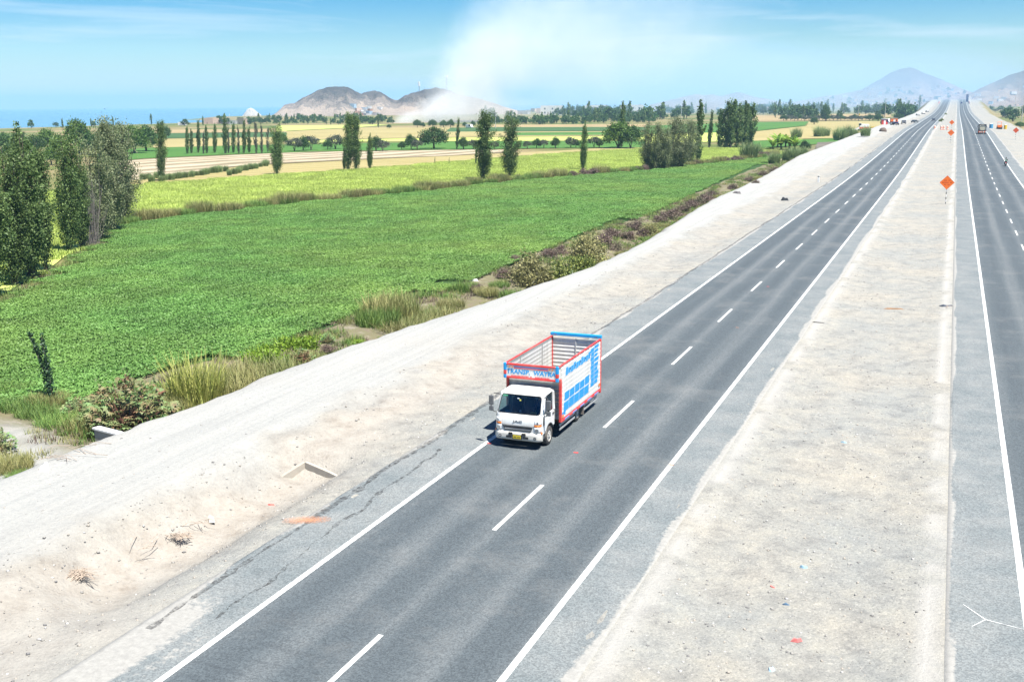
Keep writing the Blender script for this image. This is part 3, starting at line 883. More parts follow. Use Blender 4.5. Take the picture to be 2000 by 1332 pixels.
def leaf_quads(C, size, rng, up=0.0, aspect=.6, D=None, flat=None):
    """One diamond leaf per centre."""
    k = len(C)
    d = unit(rng.normal(size=(k, 3)) + np.array([0, 0, up])) if D is None else D
    s = unit(np.cross(d, rng.normal(size=(k, 3))))
    if flat is not None:
        nn_ = unit(rng.normal(size=(k, 3)) + np.array([0, 0, flat])); d = unit(np.cross(nn_, rng.normal(size=(k, 3)))); s = np.cross(nn_, d)
    size = np.broadcast_to(np.asarray(size, float), (k,))[:, None]
    V = np.stack([C - d * size * .5, C + s * size * aspect * .5, C + d * size * .5, C - s * size * aspect * .5], 1).reshape(-1, 3)
    F = np.arange(k * 4).reshape(-1, 4)
    return V, F


def blades(base, h, w, rng, lean=.35, seg=3, droop=.25):
    """Grass / reed blades: thin tapering ribbons, curved outward."""
    k = len(base)
    a = rng.random(k) * 2 * np.pi
    out = np.stack([np.cos(a), np.sin(a), 0 * a], -1)
    side = np.stack([-np.sin(a), np.cos(a), 0 * a], -1)
    ln = (rng.random(k) * lean)[:, None]; dr = (rng.random(k) * droop)[:, None]
    h = np.broadcast_to(np.asarray(h, float), (k,))[:, None]; w = np.broadcast_to(np.asarray(w, float), (k,))[:, None]
    rows_ = []
    for i in range(seg + 1):
        t = i / seg
        c = base + out * h * (ln * t + dr * t * t) + np.array([0, 0, 1.]) * h * (t - dr * .6 * t * t)
        ww = w * (1 - t) ** .7 * .5 + .002
        rows_.append(c - side * ww); rows_.append(c + side * ww)
    V = np.stack(rows_, 1)
    m = V.shape[1]
    F = []
    for i in range(seg):
        F.append(np.arange(k)[:, None] * m + np.array([2 * i, 2 * i + 1, 2 * i + 3, 2 * i + 2]))
    return V.reshape(-1, 3), np.concatenate(F)


m_bark = paint('bark', (.10, .085, .065), .95, var=.35, scale=9, bump=.5)
m_twig = paint('grey_twig', (.16, .145, .13), .95, var=.3, scale=9)
m_pop = leafmat('poplar_leaf', (.060, .112, .036), (.190, .270, .088), trans=.38)
m_oliv = leafmat('olive_leaf', (.090, .118, .060), (.245, .275, .140), trans=.34)
m_brd = leafmat('broad_leaf', (.022, .060, .015), (.085, .160, .036), trans=.25)
m_brdl = leafmat('light_leaf', (.045, .105, .016), (.145, .235, .040), trans=.3)
m_grybr = leafmat('grey_leaf', (.050, .062, .040), (.135, .150, .100), trans=.2)
m_brn = leafmat('dry_shrub', (.085, .060, .050), (.24, .175, .14), alt=(.13, .15, .065), trans=.1, wscale=.4)
m_dryg = leafmat('dry_grass', (.15, .165, .05), (.36, .33, .14), alt=(.15, .22, .06), trans=.25, wscale=.3)
m_grs = leafmat('green_grass', (.065, .15, .032), (.21, .30, .07), alt=(.24, .23, .08), trans=.25, wscale=.35, altpos=.66)
m_reed = leafmat('reed', (.24, .30, .06), (.55, .54, .17), trans=.3)
m_lime = leafmat('lime_plant', (.10, .19, .015), (.24, .36, .035), trans=.2)
m_cast = leafmat('castor_leaf', (.085, .19, .06), (.24, .39, .15), alt=(.30, .12, .09), trans=.2, wscale=1.1, altpos=.53)
m_ban = leafmat('banana_leaf', (.075, .17, .02), (.26, .38, .05), trans=.3)
m_crop = leafmat('bean_leaf', (.112, .238, .056), (.176, .330, .086), alt=(.26, .345, .082), trans=.38, rough=.5, wscale=.035, altpos=.56, altmax=.6)
m_riceb = leafmat('rice_blade', (.29, .385, .085), (.45, .52, .13), trans=.35, wscale=.03)


def trunk_mesh(name, stems, r0, rng, bend=.35, n=6):
    mb = MB()
    for (x, y, h, lx, ly) in stems:
        pts = []
        for i in range(6):
            t = i / 5
            pts.append((x + lx * t + bend * .3 * (rng.random() - .5) * t, y + ly * t + bend * .3 * (rng.random() - .5) * t, h * t - .15 * (i == 0)))
        mb.tube(pts, [r0 * (1 - .85 * i / 5) * (1.25 if i == 0 else 1) for i in range(6)], n)
        for b in range(5):
            t = .25 + .6 * rng.random(); a = rng.random() * 6.28; L = h * .16
            q = (x + lx * t, y + ly * t, h * t)
            mb.tube([q, (q[0] + math.cos(a) * L * .6, q[1] + math.sin(a) * L * .6, q[2] + L)], [r0 * .35 * (1 - t * .6), r0 * .08], 5)
    me = mb.mesh(name); me.materials.append(m_bark)
    return me


def poplar_parts(seed, h=13., r=1.55, nl=9000, ls=.26, ncl=110, mat=None, stems=3, wide=1.0, lowr=.45, upb=1.5):
    rng = np.random.default_rng(seed)
    st = [((rng.random() - .5) * .6 * wide, (rng.random() - .5) * .6 * wide, h * (.86 + .12 * rng.random()), (rng.random() - .5) * 1.1 * wide, (rng.random() - .5) * 1.1 * wide) for _ in range(stems)]
    tm = trunk_mesh('trunk', st, .16 * h / 13 * (1.3 if stems < 3 else 1), rng)
    nb = ncl
    t0 = rng.random(nb) ** 1.15 * .88
    k = rng.integers(0, stems, nb)
    S = np.array(st)
    start = np.stack([S[k, 0] + S[k, 3] * t0, S[k, 1] + S[k, 4] * t0, h * t0], -1)
    a = rng.random(nb) * 2 * np.pi
    pr = np.interp(t0, [0, .05, .18, .42, .68, .9, 1.0], [lowr, .65, .9, 1.0, .72, .25, .05]) * r
    rad = pr * (.35 + .95 * rng.random(nb))
    Lb = h * (.09 + .20 * rng.random(nb) ** 1.5) * (1.15 - .55 * t0)
    tip = start + np.stack([np.cos(a) * rad, np.sin(a) * rad, Lb], -1)
    w = (Lb * (.5 + rng.random(nb))); w /= w.sum()
    pick = rng.choice(nb, nl, p=w)
    s = (.15 + .85 * rng.random(nl) ** .8)[:, None]
    sig = (.34 * (1 - .75 * s) + .07) * (r / 1.4) ** .7 * (h / 13) * (.7 + .7 * rng.random(nb))[pick][:, None]
    C = start[pick] * (1 - s) + tip[pick] * s + rng.normal(size=(nl, 3)) * sig * np.array([1, 1, 1.3])
    C[:, 2] = np.maximum(C[:, 2], .3 + .3 * rng.random(nl))
    V, F = leaf_quads(C, ls * (.6 + .8 * rng.random(nl)), rng, aspect=.75, flat=.45)
    cm = np_mesh('crown', V, F); cm.materials.append(mat or m_pop)
    return tm, cm


def broad_parts(seed, h=8., w=8., nl=3000, ls=.4, ncl=60, mat=None, base=.10):
    rng = np.random.default_rng(seed)
    st = [(0, 0, h * .62, (rng.random() - .5) * .8, (rng.random() - .5) * .8)] + [(0.1, 0, h * .6, (rng.random() - .5) * w * .5, (rng.random() - .5) * w * .5) for _ in range(2)]
    tm = trunk_mesh('trunk', st, .2 * h / 8, rng)
    u = unit(rng.normal(size=(ncl, 3))); u[:, 2] = np.abs(u[:, 2]) * 1.1 - .35
    rad = (.55 + .45 * rng.random(ncl) ** .5)
    cc = np.stack([u[:, 0] * w * .42 * rad, u[:, 1] * w * .42 * rad, h * (.36 + base * .5) + u[:, 2] * h * (.66 - base * .5) * rad * .9 + h * .05], -1)
    pick = rng.integers(0, ncl, nl)
    sd = np.array([w * .075, w * .075, h * .055]); sz = (.6 + .9 * rng.random(ncl))[pick][:, None]
    C = cc[pick] + rng.normal(size=(nl, 3)) * sd * sz
    C[:, 2] = np.maximum(C[:, 2], h * base * (.6 + .8 * rng.random(nl)))
    V, F = leaf_quads(C, ls * (.7 + .6 * rng.random(nl)), rng, aspect=.75, flat=.5)
    cm = np_mesh('crown', V, F); cm.materials.append(mat or m_brd)
    return tm, cm


POP = [poplar_parts(100 + i, 13, (1.55, 1.75, 1.4)[i], 14000, .19, 115) for i in range(3)]
WIL = [poplar_parts(120 + i, 12, 2.3, 14500, .18, 115, m_oliv, 4, 2.0, .75, .4) for i in range(2)]
POPM = [poplar_parts(140 + i, 13, (1.35, 1.6, 1.2, 1.8)[i], 4200, .36, 60, stems=2) for i in range(4)]
POPG = [poplar_parts(150 + i, 13, (1.3, 1.0)[i], 1500, .36, 46, m_grybr, 3) for i in range(2)]
BRD = [broad_parts(160 + i, 8, (8.5, 7.5, 9)[i], 4200, .42, 60) for i in range(3)]
BRDL = [broad_parts(170 + i, 8, 8.5, 3800, .45, 55, m_brdl) for i in range(2)]
BRDG = [broad_parts(180 + i, 6, 7.5, 1700, .42, 40, m_grybr, .22) for i in range(2)]
FAR = [broad_parts(190 + i, 9, (9, 7, 11)[i], 520, 1.15, 26) for i in range(3)]
FARP = [poplar_parts(200 + i, 13, 1.5, 380, .95, 30, stems=1) for i in range(2)]


def plant(name, parts, loc, h, label, cat='tree', group=None, nominal=13., widthk=1.0, lean=0.0, rz=None, names=('trunk', 'crown')):
    o = empty(name, loc, RNG.random() * 6.28 if rz is None else rz)
    wind = name in ('poplar_tree', 'willow_tree')
    s = h / nominal
    o.scale = (s * widthk, s * widthk, s)
    if wind:                      # the sea breeze has set these leaning inland
        o.rotation_euler = (Matrix.Rotation(.03 + .05 * RNG.random(), 3, 'Y') @ Matrix.Rotation(o.rotation_euler.z, 3, 'Z')).to_euler()
    for me, nm in zip(parts, names):
        link(nm, me, o)
    tag(o, label, cat, group)
    return o


def gz_(x, y):
    return float(ground_z(np.array([x]), np.array([y]))[0])


def depth(P):
    return float(CR[0][2] * P[0] + CR[1][2] * P[1] + CR[2][2] * (P[2] - CAM_H))


def px_plant(name, parts, bx, by, top, label, cat='tree', group=None, nominal=13., widthk=1.0, z=None, **kw):
    P = G(bx, by, -1.55 if z is None else z)
    h = (by - top) / FPX * depth(P) / .975
    return plant(name, parts, tuple(P), h, label, cat, group, nominal, widthk, **kw)


# --- the tall row on the far left
g = 'poplars along the left edge of the green field'
for i, (bx, by, top, kind, lab) in enumerate([
        (-14, 580, 300, 0, 'dark poplar cut by the left edge of the photo'),
        (30, 556, 290, 1, 'leafy poplar second in the left row beside the green field'),
        (62, 545, 262, 2, 'tallest dark poplar of the near clump at the left field edge'),
        (92, 528, 300, 0, 'poplar at the right end of the near left clump'),
        (136, 492, 262, 1, 'slim poplar just past the gap in the left tree row'),
        (160, 484, 300, 2, 'short poplar in front of the grey willow in the left row')]):
    px_plant('poplar_tree', POP[kind], bx, by, top, lab, 'poplar', g, widthk=(1.0, .95, 1.05, .85, .85, .85)[i])
for i, (bx, by, top, kind, lab) in enumerate([
        (190, 470, 268, 0, 'grey green willow with bare stems in the left row'),
        (216, 452, 246, 1, 'tall olive willow near the end of the left row'),
        (242, 434, 240, 0, 'last olive willow at the corner of the green field')]):
    o = px_plant('willow_tree', WIL[kind], bx, by, top, lab, 'willow', g, nominal=12., widthk=.88)
# bare grey branches in that clump
mb = MB(); rng = np.random.default_rng(5)
for i in range(60):
    a = rng.random() * 6.28; b = rng.random() * .9; hh = 3 + 5.5 * rng.random()
    p0 = Vector((math.cos(a) * b, math.sin(a) * b, 0)); p1 = p0 + Vector((math.cos(a) * b * 1.2 + rng.normal() * .5, math.sin(a) * b * 1.2 + rng.normal() * .5, hh))
    mb.tube([p0, (p0 + p1) / 2 + Vector((rng.normal() * .15, rng.normal() * .15, 0)), p1], [.035, .025, .008], 4)
    for k in range(3):
        q = p0.lerp(p1, .4 + .5 * rng.random()); mb.tube([q, q + Vector((rng.normal() * .5, rng.normal() * .5, .6 + rng.random()))], [.014, .004], 3)
P = G(180, 478, -1.55)
o = mb.build('bare_shrub', m_twig, None, tuple(P)); tag(o, 'tall bare grey twiggy shrub standing in front of the left willows', 'shrub')

# --- single poplars further off
for (bx, by, top, kind, wk, lab) in [
        (945, 353, 222, 0, 1.12, 'tall leaning poplar behind the green field, left of a pair'),
        (993, 347, 229, 1, 1.12, 'stout poplar behind the green field, right of a pair'),
        (1138, 334, 243, 2, .75, 'lone thin ragged poplar at the back edge of the green field'),
        (542, 341, 247, 1, 1.0, 'bushy columnar poplar standing in the golden rice field'),
        (680, 333, 224, 0, .85, 'tallest poplar of the group of four in the golden field'),
        (697, 333, 230, 3, .85, 'second tall poplar of the group of four in the golden field'),
        (672, 333, 290, 2, .8, 'small poplar at the foot of the tallest one in the golden field'),
        (722, 330, 265, 2, .9, 'short thin poplar right of the tall golden field pair'),
        (315, 354, 240, 3, .75, 'lone poplar at the left end of the straw field'),
        (893, 292, 236, 2, .7, 'very thin poplar in the far orchard row'),
        (929, 322, 282, 2, .5, 'sparse small poplar just left of the leaning poplar'),
        (849, 322, 308, 2, .6, 'tiny young poplar in the golden field'),
        (877, 322, 309, 2, .6, 'tiny spindly sapling in the golden field right of another'),
        (1213, 288, 206, 1, .7, 'windblown poplar rising out of a round dark tree'),
        (1362, 318, 207, 0, .8, 'tallest leaning poplar behind the big willow clump'),
        (1385, 288, 222, 2, .7, 'slim poplar between the two big clumps near the road')]:
    big = by > 325
    px_plant('poplar_tree', POPM[kind] if not big else (POP[kind % 3]), bx, by, top, lab, 'poplar', 'single poplars in the fields', widthk=wk)
g = 'willow clump at the back of the green field'
for i, (bx, by, top, kind) in enumerate([(1263, 330, 240, 0), (1280, 331, 246, 1), (1297, 331, 250, 0), (1312, 329, 236, 1), (1328, 328, 232, 0), (1344, 322, 240, 1)]):
    px_plant('willow_tree', WIL[kind], bx, by, top, ['leftmost willow of the big clump behind the green field', 'second willow from the left in the big clump', 'low middle willow of the big clump',
             'taller middle willow of the big clump', 'broad grey willow right of the clump middle', 'rightmost willow of the big clump behind the green field'][i], 'willow', g, nominal=12., widthk=1.02)
g = 'dense poplar clump beside the rice field'
for i, (bx, by, top) in enumerate([(1405, 289, 220), (1416, 289, 205), (1428, 289, 203), (1440, 288, 210), (1452, 287, 206), (1464, 286, 208)]):
    px_plant('poplar_tree', POPM[i % 4], bx, by, top, ORD[i] + ' poplar from the left in the dense clump near the banana plants', 'poplar', g, widthk=1.15)
g = 'row of poplars beyond the straw field'
for i, (bx, top) in enumerate([(366, 252), (374, 256), (387, 241), (398, 260), (404, 250), (420, 246), (440, 231), (447, 250), (456, 246), (466, 250), (476, 240), (487, 252), (500, 240), (511, 246), (524, 250)]):
    src = POPG[i % 2] if i in (3, 7, 9, 12, 13, 14) else POPM[i % 4]
    px_plant('poplar_tree', src, bx, 301 - (i % 3), top, ORD[i] + ' poplar from the left in the row beyond the straw field', 'poplar', g, widthk=.75)

# --- orchard trees and hedgerow trees in the middle distance
mid = [(848, 291, 246, 'B', 0, 1.25, 'round dark tree with shadow under it in the far green strip'),
       (803, 292, 262, 'B', 1, .9, 'dark tree wrapped round a poplar in the far green strip'),
       (1207, 290, 238, 'L', 0, 1.2, 'big bright green tree under the windblown poplar'),
       (1232, 290, 244, 'B', 2, 1.0, 'dark broad tree right of the big bright tree'),
       (549, 285, 257, 'L', 1, .9, 'yellow green tree behind the bushy columnar poplar')]
for bx, by, top, kd, k, wk, lab in mid:
    px_plant('broad_tree', (BRD if kd == 'B' else BRDL)[k], bx, by, top, lab, 'tree', None, nominal=8., widthk=wk)
g = 'low orchard trees in the far green strip'
for i, (bx, by, top) in enumerate(sorted([(575, 296, 268), (592, 295, 266), (608, 294, 264), (640, 293, 272), (655, 292, 262), (735, 296, 266), (748, 296, 272), (815, 293, 272), (785, 293, 276), (905, 292, 268), (925, 292, 272),
                                   (940, 292, 270), (966, 292, 276), (1030, 291, 275), (1048, 290, 270), (1062, 290, 272), (1085, 290, 268), (1115, 289, 267), (1125, 289, 272), (1160, 289, 266), (1170, 289, 270), (1012, 292, 276)])):
    px_plant('orchard_tree', (BRDG, BRD)[i % 2][i % 2], bx, by, top, ORD[i] + ' low orchard tree from the left along the far green strip', 'tree', g, nominal=6. if i % 2 == 0 else 8.)
g = 'round trees along the far track'
for i, (bx, by, top) in enumerate([(815, 250, 233), (826, 250, 239), (845, 250, 233), (866, 250, 234), (880, 250, 233), (760, 252, 243), (908, 249, 238), (924, 248, 236), (940, 248, 233), (1000, 245, 232), (1060, 243, 230)]):
    px_plant('round_tree', BRD[i % 3], bx, by, top, ('round dark tree beside the far farm track, %s of its line' % ORD[i]), 'tree', g, nominal=8., widthk=.95)
g = 'broad trees behind the left poplar row'
for i, (bx, by, top) in enumerate([(8, 300, 256), (40, 300, 255), (72, 302, 262), (95, 300, 252), (118, 302, 262), (155, 300, 233), (180, 302, 256), (205, 302, 250), (230, 300, 246), (262, 300, 243), (285, 296, 242), (325, 272, 246), (20, 318, 280), (60, 320, 284), (100, 322, 285)]):
    if i == 5:
        px_plant('broad_tree', BRDL[0], bx, by, top, 'tallest round bright tree behind the left poplar row', 'tree', None, nominal=8., widthk=.75)
    else:
        px_plant('broad_tree', (BRD + BRDL)[i % 5], bx, by, top, 'leafy broad tree in the grove behind the left poplars', 'tree', g, nominal=8., widthk=.9)
px_plant('broad_tree', BRD[1], 1612, 237, 203, 'dark lopsided tree standing alone by the cane hedge', 'tree', None, nominal=8., widthk=.62)
px_plant('broad_tree', BRD[2], 1590, 244, 229, 'small round bush tree at the corner of the golden field', 'tree', None, nominal=8.)

# --- hazy trees: individuals sharing a few crowns
rng = np.random.default_rng(31)
g = 'hazy trees in front of the town'
cl = [(930 + 900 * rng.random(), 980 + 900 * rng.random() ** 1.2) for _ in range(34)]
for i in range(300):
    c_ = cl[int(rng.integers(0, 34))]
    px = c_[0] + rng.normal() * 28; Y = c_[1] + rng.normal() * 60
    if Y < 900: continue
    w = CR @ np.array([px - 1000., 220 - 666., FPX]); X = w[0] / w[1] * Y
    if -40 < X < 36 or (X > -120 and Y < 1000): continue
    pop = rng.random() < .3
    plant('hazy_tree', FARP[i % 2] if pop else FAR[i % 3], (X, Y, float(ground_z(X, Y)) - .2), (10 + 8 * rng.random()) if pop else (7 + 7 * rng.random()),
          'hazy blue green tree in the wooded belt before the town', 'tree', g, nominal=13. if pop else 9.)
g = 'trees near the sea'
for i in range(110):
    px = 0 + 760 * rng.random(); Y = 560 + 560 * rng.random()
    w = CR @ np.array([px - 1000., 240 - 666., FPX]); X = w[0] / w[1] * Y
    if X < -680 or (px > 560 and Y > 900 and X > -500 and X < -380): continue
    if px > 250 and Y < 760 and rng.random() < .75: continue
    pop = rng.random() < .35
    plant('shore_tree', FARP[i % 2] if pop else FAR[i % 3], (X, Y, ZF), (6 + 4 * rng.random()) if pop else (4 + 4 * rng.random()), 'distant tree on the flat land before the sea', 'tree', g, nominal=13. if pop else 9.)
g = 'green grove behind the far fields'
for i in range(120):
    px = 955 + 330 * rng.random(); by = 239 + 5 * rng.random() - 3 * (px > 1150); P = G(px, by, -1.55)
    pop = rng.random() < .22
    plant('grove_tree', FARP[i % 2] if pop else FAR[i % 3], tuple(P), (7 + 5 * rng.random()) if pop else (3.0 + 4.5 * rng.random() ** 1.5), 'green tree in the long grove behind the far fields', 'tree', g, nominal=13. if pop else 9.)
g = 'tree belt under the headland hill'
for i in range(110):
    px = 470 + 300 * rng.random(); by = 235 + 8 * rng.random(); P = G(px, by, -1.55)
    if P[0] < -670: continue
    pop = rng.random() < .25
    plant('belt_tree', FARP[i % 2] if pop else FAR[i % 3], tuple(P), (5 + 4 * rng.random()) if pop else (2.5 + 4 * rng.random() ** 1.5), 'dark green tree in the belt under the headland hill', 'tree', g, nominal=13. if pop else 9., widthk=1.15)
g = 'trees on the right of the highway'
for i in range(60):
    X = 34 + 260 * rng.random() ** 1.3; Y = 720 + 1000 * rng.random()
    plant('roadside_tree', FAR[i % 3], (X, Y, ZF), 5 + 5 * rng.random(), 'hazy tree in the fields right of the highway', 'tree', g, nominal=9.)
for k, (px, py, h_, lab) in enumerate(((1992, 246, 3.4, 'green bush cut by the right edge beyond the verge'), (1978, 232, 3.0, 'brownish bush beside the tall right poles'), (1962, 228, 2.6, 'low bush left of the tall right poles'), (1944, 218, 4.0, 'small tree right of the orange roller'))):
    P = G(px, py, -.5); plant('verge_bush', (BRDL + BRDG)[k % 4], (P[0], P[1], gz_(P[0], P[1])), h_, lab, 'bush', None, nominal=8. if k % 4 < 2 else 6., widthk=1.6)
g = 'canes beside the far golden field'
for i in range(26):
    px = 1530 + 175 * i / 25; P = G(px, 236.5 - .5 * (i % 3), -1.55)
    plant('cane_clump', BRDG[i % 2] if i % 4 else BRD[1], tuple(P), 3.4 + 1.6 * rng.random(), 'tall cane clump in the hedge behind the golden field', 'hedge plant', g, nominal=6., widthk=1.3)
g = 'trees on the pyramid hill slope'
for i in range(60):
    x = -380 + 520 * rng.random(); y = 3060 + 340 * rng.random(); z = max(hz_cone(x, y), ZF)
    if z > 45: continue
    plant('slope_tree', FAR[i % 3], (x, y, z - .5), 6 + 7 * rng.random(), 'hazy dark tree among the houses on the pyramid hill', 'tree', g, nominal=9.)
for bx, by, top, lab in ((1715, 238, 222, 'dark bush left of the tall pole by the works site'), (1755, 236, 221, 'wide dark bush behind the works site')):
    px_plant('dark_bush', BRD[0], bx, by, top, lab, 'bush', None, nominal=8., widthk=1.3)


# --- low plants: protos as single-part things
def bush_mesh(seed, w, h, nl, ls, mat, twig=True, ncl=36, up=.5):
    rng = np.random.default_rng(seed)
    u = unit(rng.normal(size=(ncl, 3))); u[:, 2] = np.abs(u[:, 2])
    cc = u * np.array([w * .42, w * .42, h * .8]) * (.5 + .5 * rng.random((ncl, 1)))
    pk = rng.integers(0, ncl, nl)
    C = cc[pk] + rng.normal(size=(nl, 3)) * np.array([w * .09, w * .09, h * .09])
    C[:, 2] = np.clip(C[:, 2], .03, None)
    V, F = leaf_quads(C, ls * (.6 + .8 * rng.random(nl)), rng, up=up, aspect=.55)
    me = np_mesh('foliage', V, F); me.materials.append(mat)
    tb = MB()
    for i in range(14):
        e = cc[rng.integers(0, ncl)]
        tb.tube([(e[0] * .1, e[1] * .1, -.05), (e[0] * .6, e[1] * .6, e[2] * .6), tuple(e)], [.03, .018, .006], 4)
    tm = tb.mesh('stems'); tm.materials.append(m_twig)
    return tm, me


def grass_mesh(seed, w, h, nb, bw, mat, lean=.5, droop=.35):
    rng = np.random.default_rng(seed)
    r = np.sqrt(rng.random(nb)) * w * .5; a = rng.random(nb) * 6.28
    base = np.stack([r * np.cos(a), r * np.sin(a), 0 * r - .03], -1)
    V, F = blades(base, h * (.45 + .6 * rng.random(nb)), bw, rng, lean, 3, droop)
    me = np_mesh('blades', V, F); me.materials.append(mat)
    return (me,)


def castor_mesh(seed):
    rng = np.random.default_rng(seed)
    Vs, Fs, tb = [], [], MB(); o = 0
    for i in range(430):
        a = rng.random() * 6.28; rr = np.sqrt(rng.random()) * 1.75; z = .35 + 1.7 * rng.random() * (1 - (rr / 2.1) ** 2)
        c = np.array([rr * np.cos(a), rr * np.sin(a), z])
        d = unit(np.array([np.cos(a) * .7 + rng.normal() * .4, np.sin(a) * .7 + rng.normal() * .4, .1 + rng.random() * .3]))
        s = unit(np.cross(d, [0, 0, 1.]) + rng.normal(size=3) * .25)
        L = .15 + .15 * rng.random()
        for k in range(7):                                   # palmate lobes
            th = (k - 3) * .62; q = d * np.cos(th) + s * np.sin(th); sd = s * np.cos(th) - d * np.sin(th)
            l_ = L * (1 - .07 * abs(k - 3)); dz = np.array([0, 0, -.06])
            Vs += [c, c + q * l_ * .55 + sd * l_ * .17, c + q * l_ + dz, c + q * l_ * .55 - sd * l_ * .17]; Fs.append([o, o + 1, o + 2, o + 3]); o += 4
        if i % 5 == 0: tb.tube([(c[0] * .15, c[1] * .15, -.05), (c[0] * .6, c[1] * .6, z * .6), tuple(c)], [.035, .02, .008], 5)
    for i in range(16):                                      # red seed spikes
        a = rng.random() * 6.28; rr = rng.random() * 1.1
        C = np.array([rr * np.cos(a), rr * np.sin(a), 1.5 + .5 * rng.random()]) + rng.normal(size=(16, 3)) * np.array([.06, .06, .17])
        for c in C:
            q = unit(rng.normal(size=3)) * .07; s = unit(np.cross(q, rng.normal(size=3))) * .05
            Vs += [c - q, c + s, c + q, c - s]; Fs.append([o, o + 1, o + 2, o + 3]); o += 4
    me = np_mesh('leaves', np.array(Vs), np.array(Fs)); me.materials.append(m_cast)
    tm = tb.mesh('stems'); tm.materials.append(paint('castor_stem', (.14, .06, .045), .7, var=.3))
    return tm, me


def banana_mesh(seed):
    rng = np.random.default_rng(seed)
    mb = MB(); tb = MB()
    tb.tube([(0, 0, -.1), (.05, .03, .4), (.1, .06, .85)], [.19, .16, .10], 8)
    for i in range(13):
        a = i * 2.4 + rng.random() * .5; L = 2.0 + 1.0 * rng.random(); el = .75 + .8 * rng.random(); w = .55 + .2 * rng.random()
        d = Vector((math.cos(a), math.sin(a), 0)); s = Vector((-math.sin(a), math.cos(a), 0)); b = Vector((.1, .06, .70))
        def pt(u, v):
            c = b + d * (L * u * (math.cos(el) + .35 * u)) + Vector((0, 0, L * (math.sin(el) * u * 1.25 - .55 * u * u)))
            ww = w * math.sin(math.pi * min(1, .08 + .92 * u)) ** .6 * .5
            return c + s * ww * (2 * v - 1) - Vector((0, 0, abs(2 * v - 1) * ww * .35))
        mb.grid(lambda u, v: pt(u, v), 7, 2)
    tm = tb.mesh('stem'); tm.materials.append(paint('banana_stem', (.13, .12, .05), .8, var=.3))
    me = mb.mesh('leaves'); me.materials.append(m_ban)
    return tm, me


BUSH = dict(brown=[bush_mesh(300 + i, 2.2, 1.15, 2600, .11, m_brn) for i in range(3)],
            olive=[bush_mesh(310 + i, 2.6, 1.9, 4200, .12, leafmat('olive_bush%d' % i, (.12, .125, .05), (.36, .335, .14), trans=.2)) for i in range(2)],
            green=[bush_mesh(320 + i, 2.8, 1.7, 4200, .14, leafmat('green_bush%d' % i, (.05, .09, .025), (.25, .27, .065), trans=.2)) for i in range(2)],
            lime=[bush_mesh(330, 2.0, .75, 2600, .10, m_lime)])
GRS = dict(dry=[grass_mesh(340 + i, 2.6, 1.25, 1500, .024, m_dryg) for i in range(3)], grass=[grass_mesh(350 + i, 2.4, .9, 1300, .026, m_grs) for i in range(3)],
           reed=[grass_mesh(360, 1.9, 2.4, 700, .042, m_reed, .34, .40)], cane=[grass_mesh(365 + i, 2.2, 2.8, 520, .09, leafmat('cane%d' % i, (.10, .17, .06), (.27, .34, .14), trans=.25), .4, .4) for i in range(2)])
CAST = castor_mesh(5)
BAN = [banana_mesh(7), banana_mesh(8)]


def gz(x, y):
    return float(ground_z(np.array([x]), np.array([y]))[0])


def low(kind, k, px, py, size, label, name, cat, group=None, z=-1.6, hk=1.0):
    """low plant with its foot at photo pixel (px,py); size = width in metres"""
    P = G(px, py, z)
    for _ in range(3): P = G(px, py, gz(P[0], P[1]))
    if kind in BUSH: parts, nm, nom = BUSH[kind][k], ('stems', 'foliage'), {'brown': 2.2, 'olive': 2.6, 'green': 2.8, 'lime': 2.0}[kind]
    elif kind in GRS: parts, nm, nom = GRS[kind][k], ('blades',), {'dry': 2.6, 'grass': 2.4, 'reed': 1.9, 'cane': 2.2}[kind]
    elif kind == 'castor': parts, nm, nom = CAST, ('stems', 'leaves'), 3.8
    else: parts, nm, nom = BAN[k], ('stem', 'leaves'), 4.0
    s = size / nom
    o = empty(name, tuple(P), RNG.random() * 6.28); o.scale = (s, s, s * hk)
    for me, q in zip(parts, nm): link(q, me, o)
    tag(o, label, cat, group)
    return o


low('castor', 0, 252, 845, 5.0, 'big castor oil bush with red seed spikes by the culvert', 'castor_bush', 'bush')
low('castor', 0, 150, 812, 1.7, 'small castor seedling left of the big castor bush', 'castor_bush', 'bush')
low('castor', 0, -8, 882, 1.9, 'castor bush cut by the left edge above the dirt', 'castor_bush', 'bush')
low('castor', 0, 590, 712, 1.9, 'reddish castor plant beside the lime green mounds', 'castor_bush', 'bush')
low('reed', 0, 385, 797, 2.6, 'tall yellow green reed clump right of the castor bush', 'reed_clump', 'reeds')
low('dry', 0, 450, 772, 4.6, 'dry grass clump touching the tall reeds', 'grass_clump', 'grass clump', hk=.72)
low('dry', 1, 515, 748, 4.8, 'wide dry grass clump right of the reeds', 'grass_clump', 'grass clump', hk=.68)
low('dry', 2, 330, 812, 2.4, 'brownish grass tuft between castor bush and reeds', 'grass_clump', 'grass clump')
low('lime', 0, 580, 682, 3.4, 'larger lime green mound at the field corner', 'lime_shrub', 'shrub')
low('lime', 0, 512, 700, 2.8, 'smaller lime green mound left of the larger one', 'lime_shrub', 'shrub')
low('lime', 0, 690, 668, 1.5, 'yellow green mat plant in the stony strip', 'lime_shrub', 'shrub', hk=.5)
low('grass', 0, 740, 634, 3.2, 'dark green grass tussock at the field edge', 'grass_clump', 'grass clump', hk=1.2)
low('dry', 1, 765, 618, 4.2, 'feathery grass clump behind the dark tussock', 'grass_clump', 'grass clump')
low('dry', 2, 812, 654, 4.6, 'pale grass clump by the track opposite the tussock', 'grass_clump', 'grass clump', hk=.62)
low('dry', 0, 862, 632, 4.2, 'pale grass clump right of another along the track', 'grass_clump', 'grass clump', hk=.62)
low('grass', 1, 905, 568, 2.4, 'low green weed patch against the bean leaves', 'grass_clump', 'grass clump')
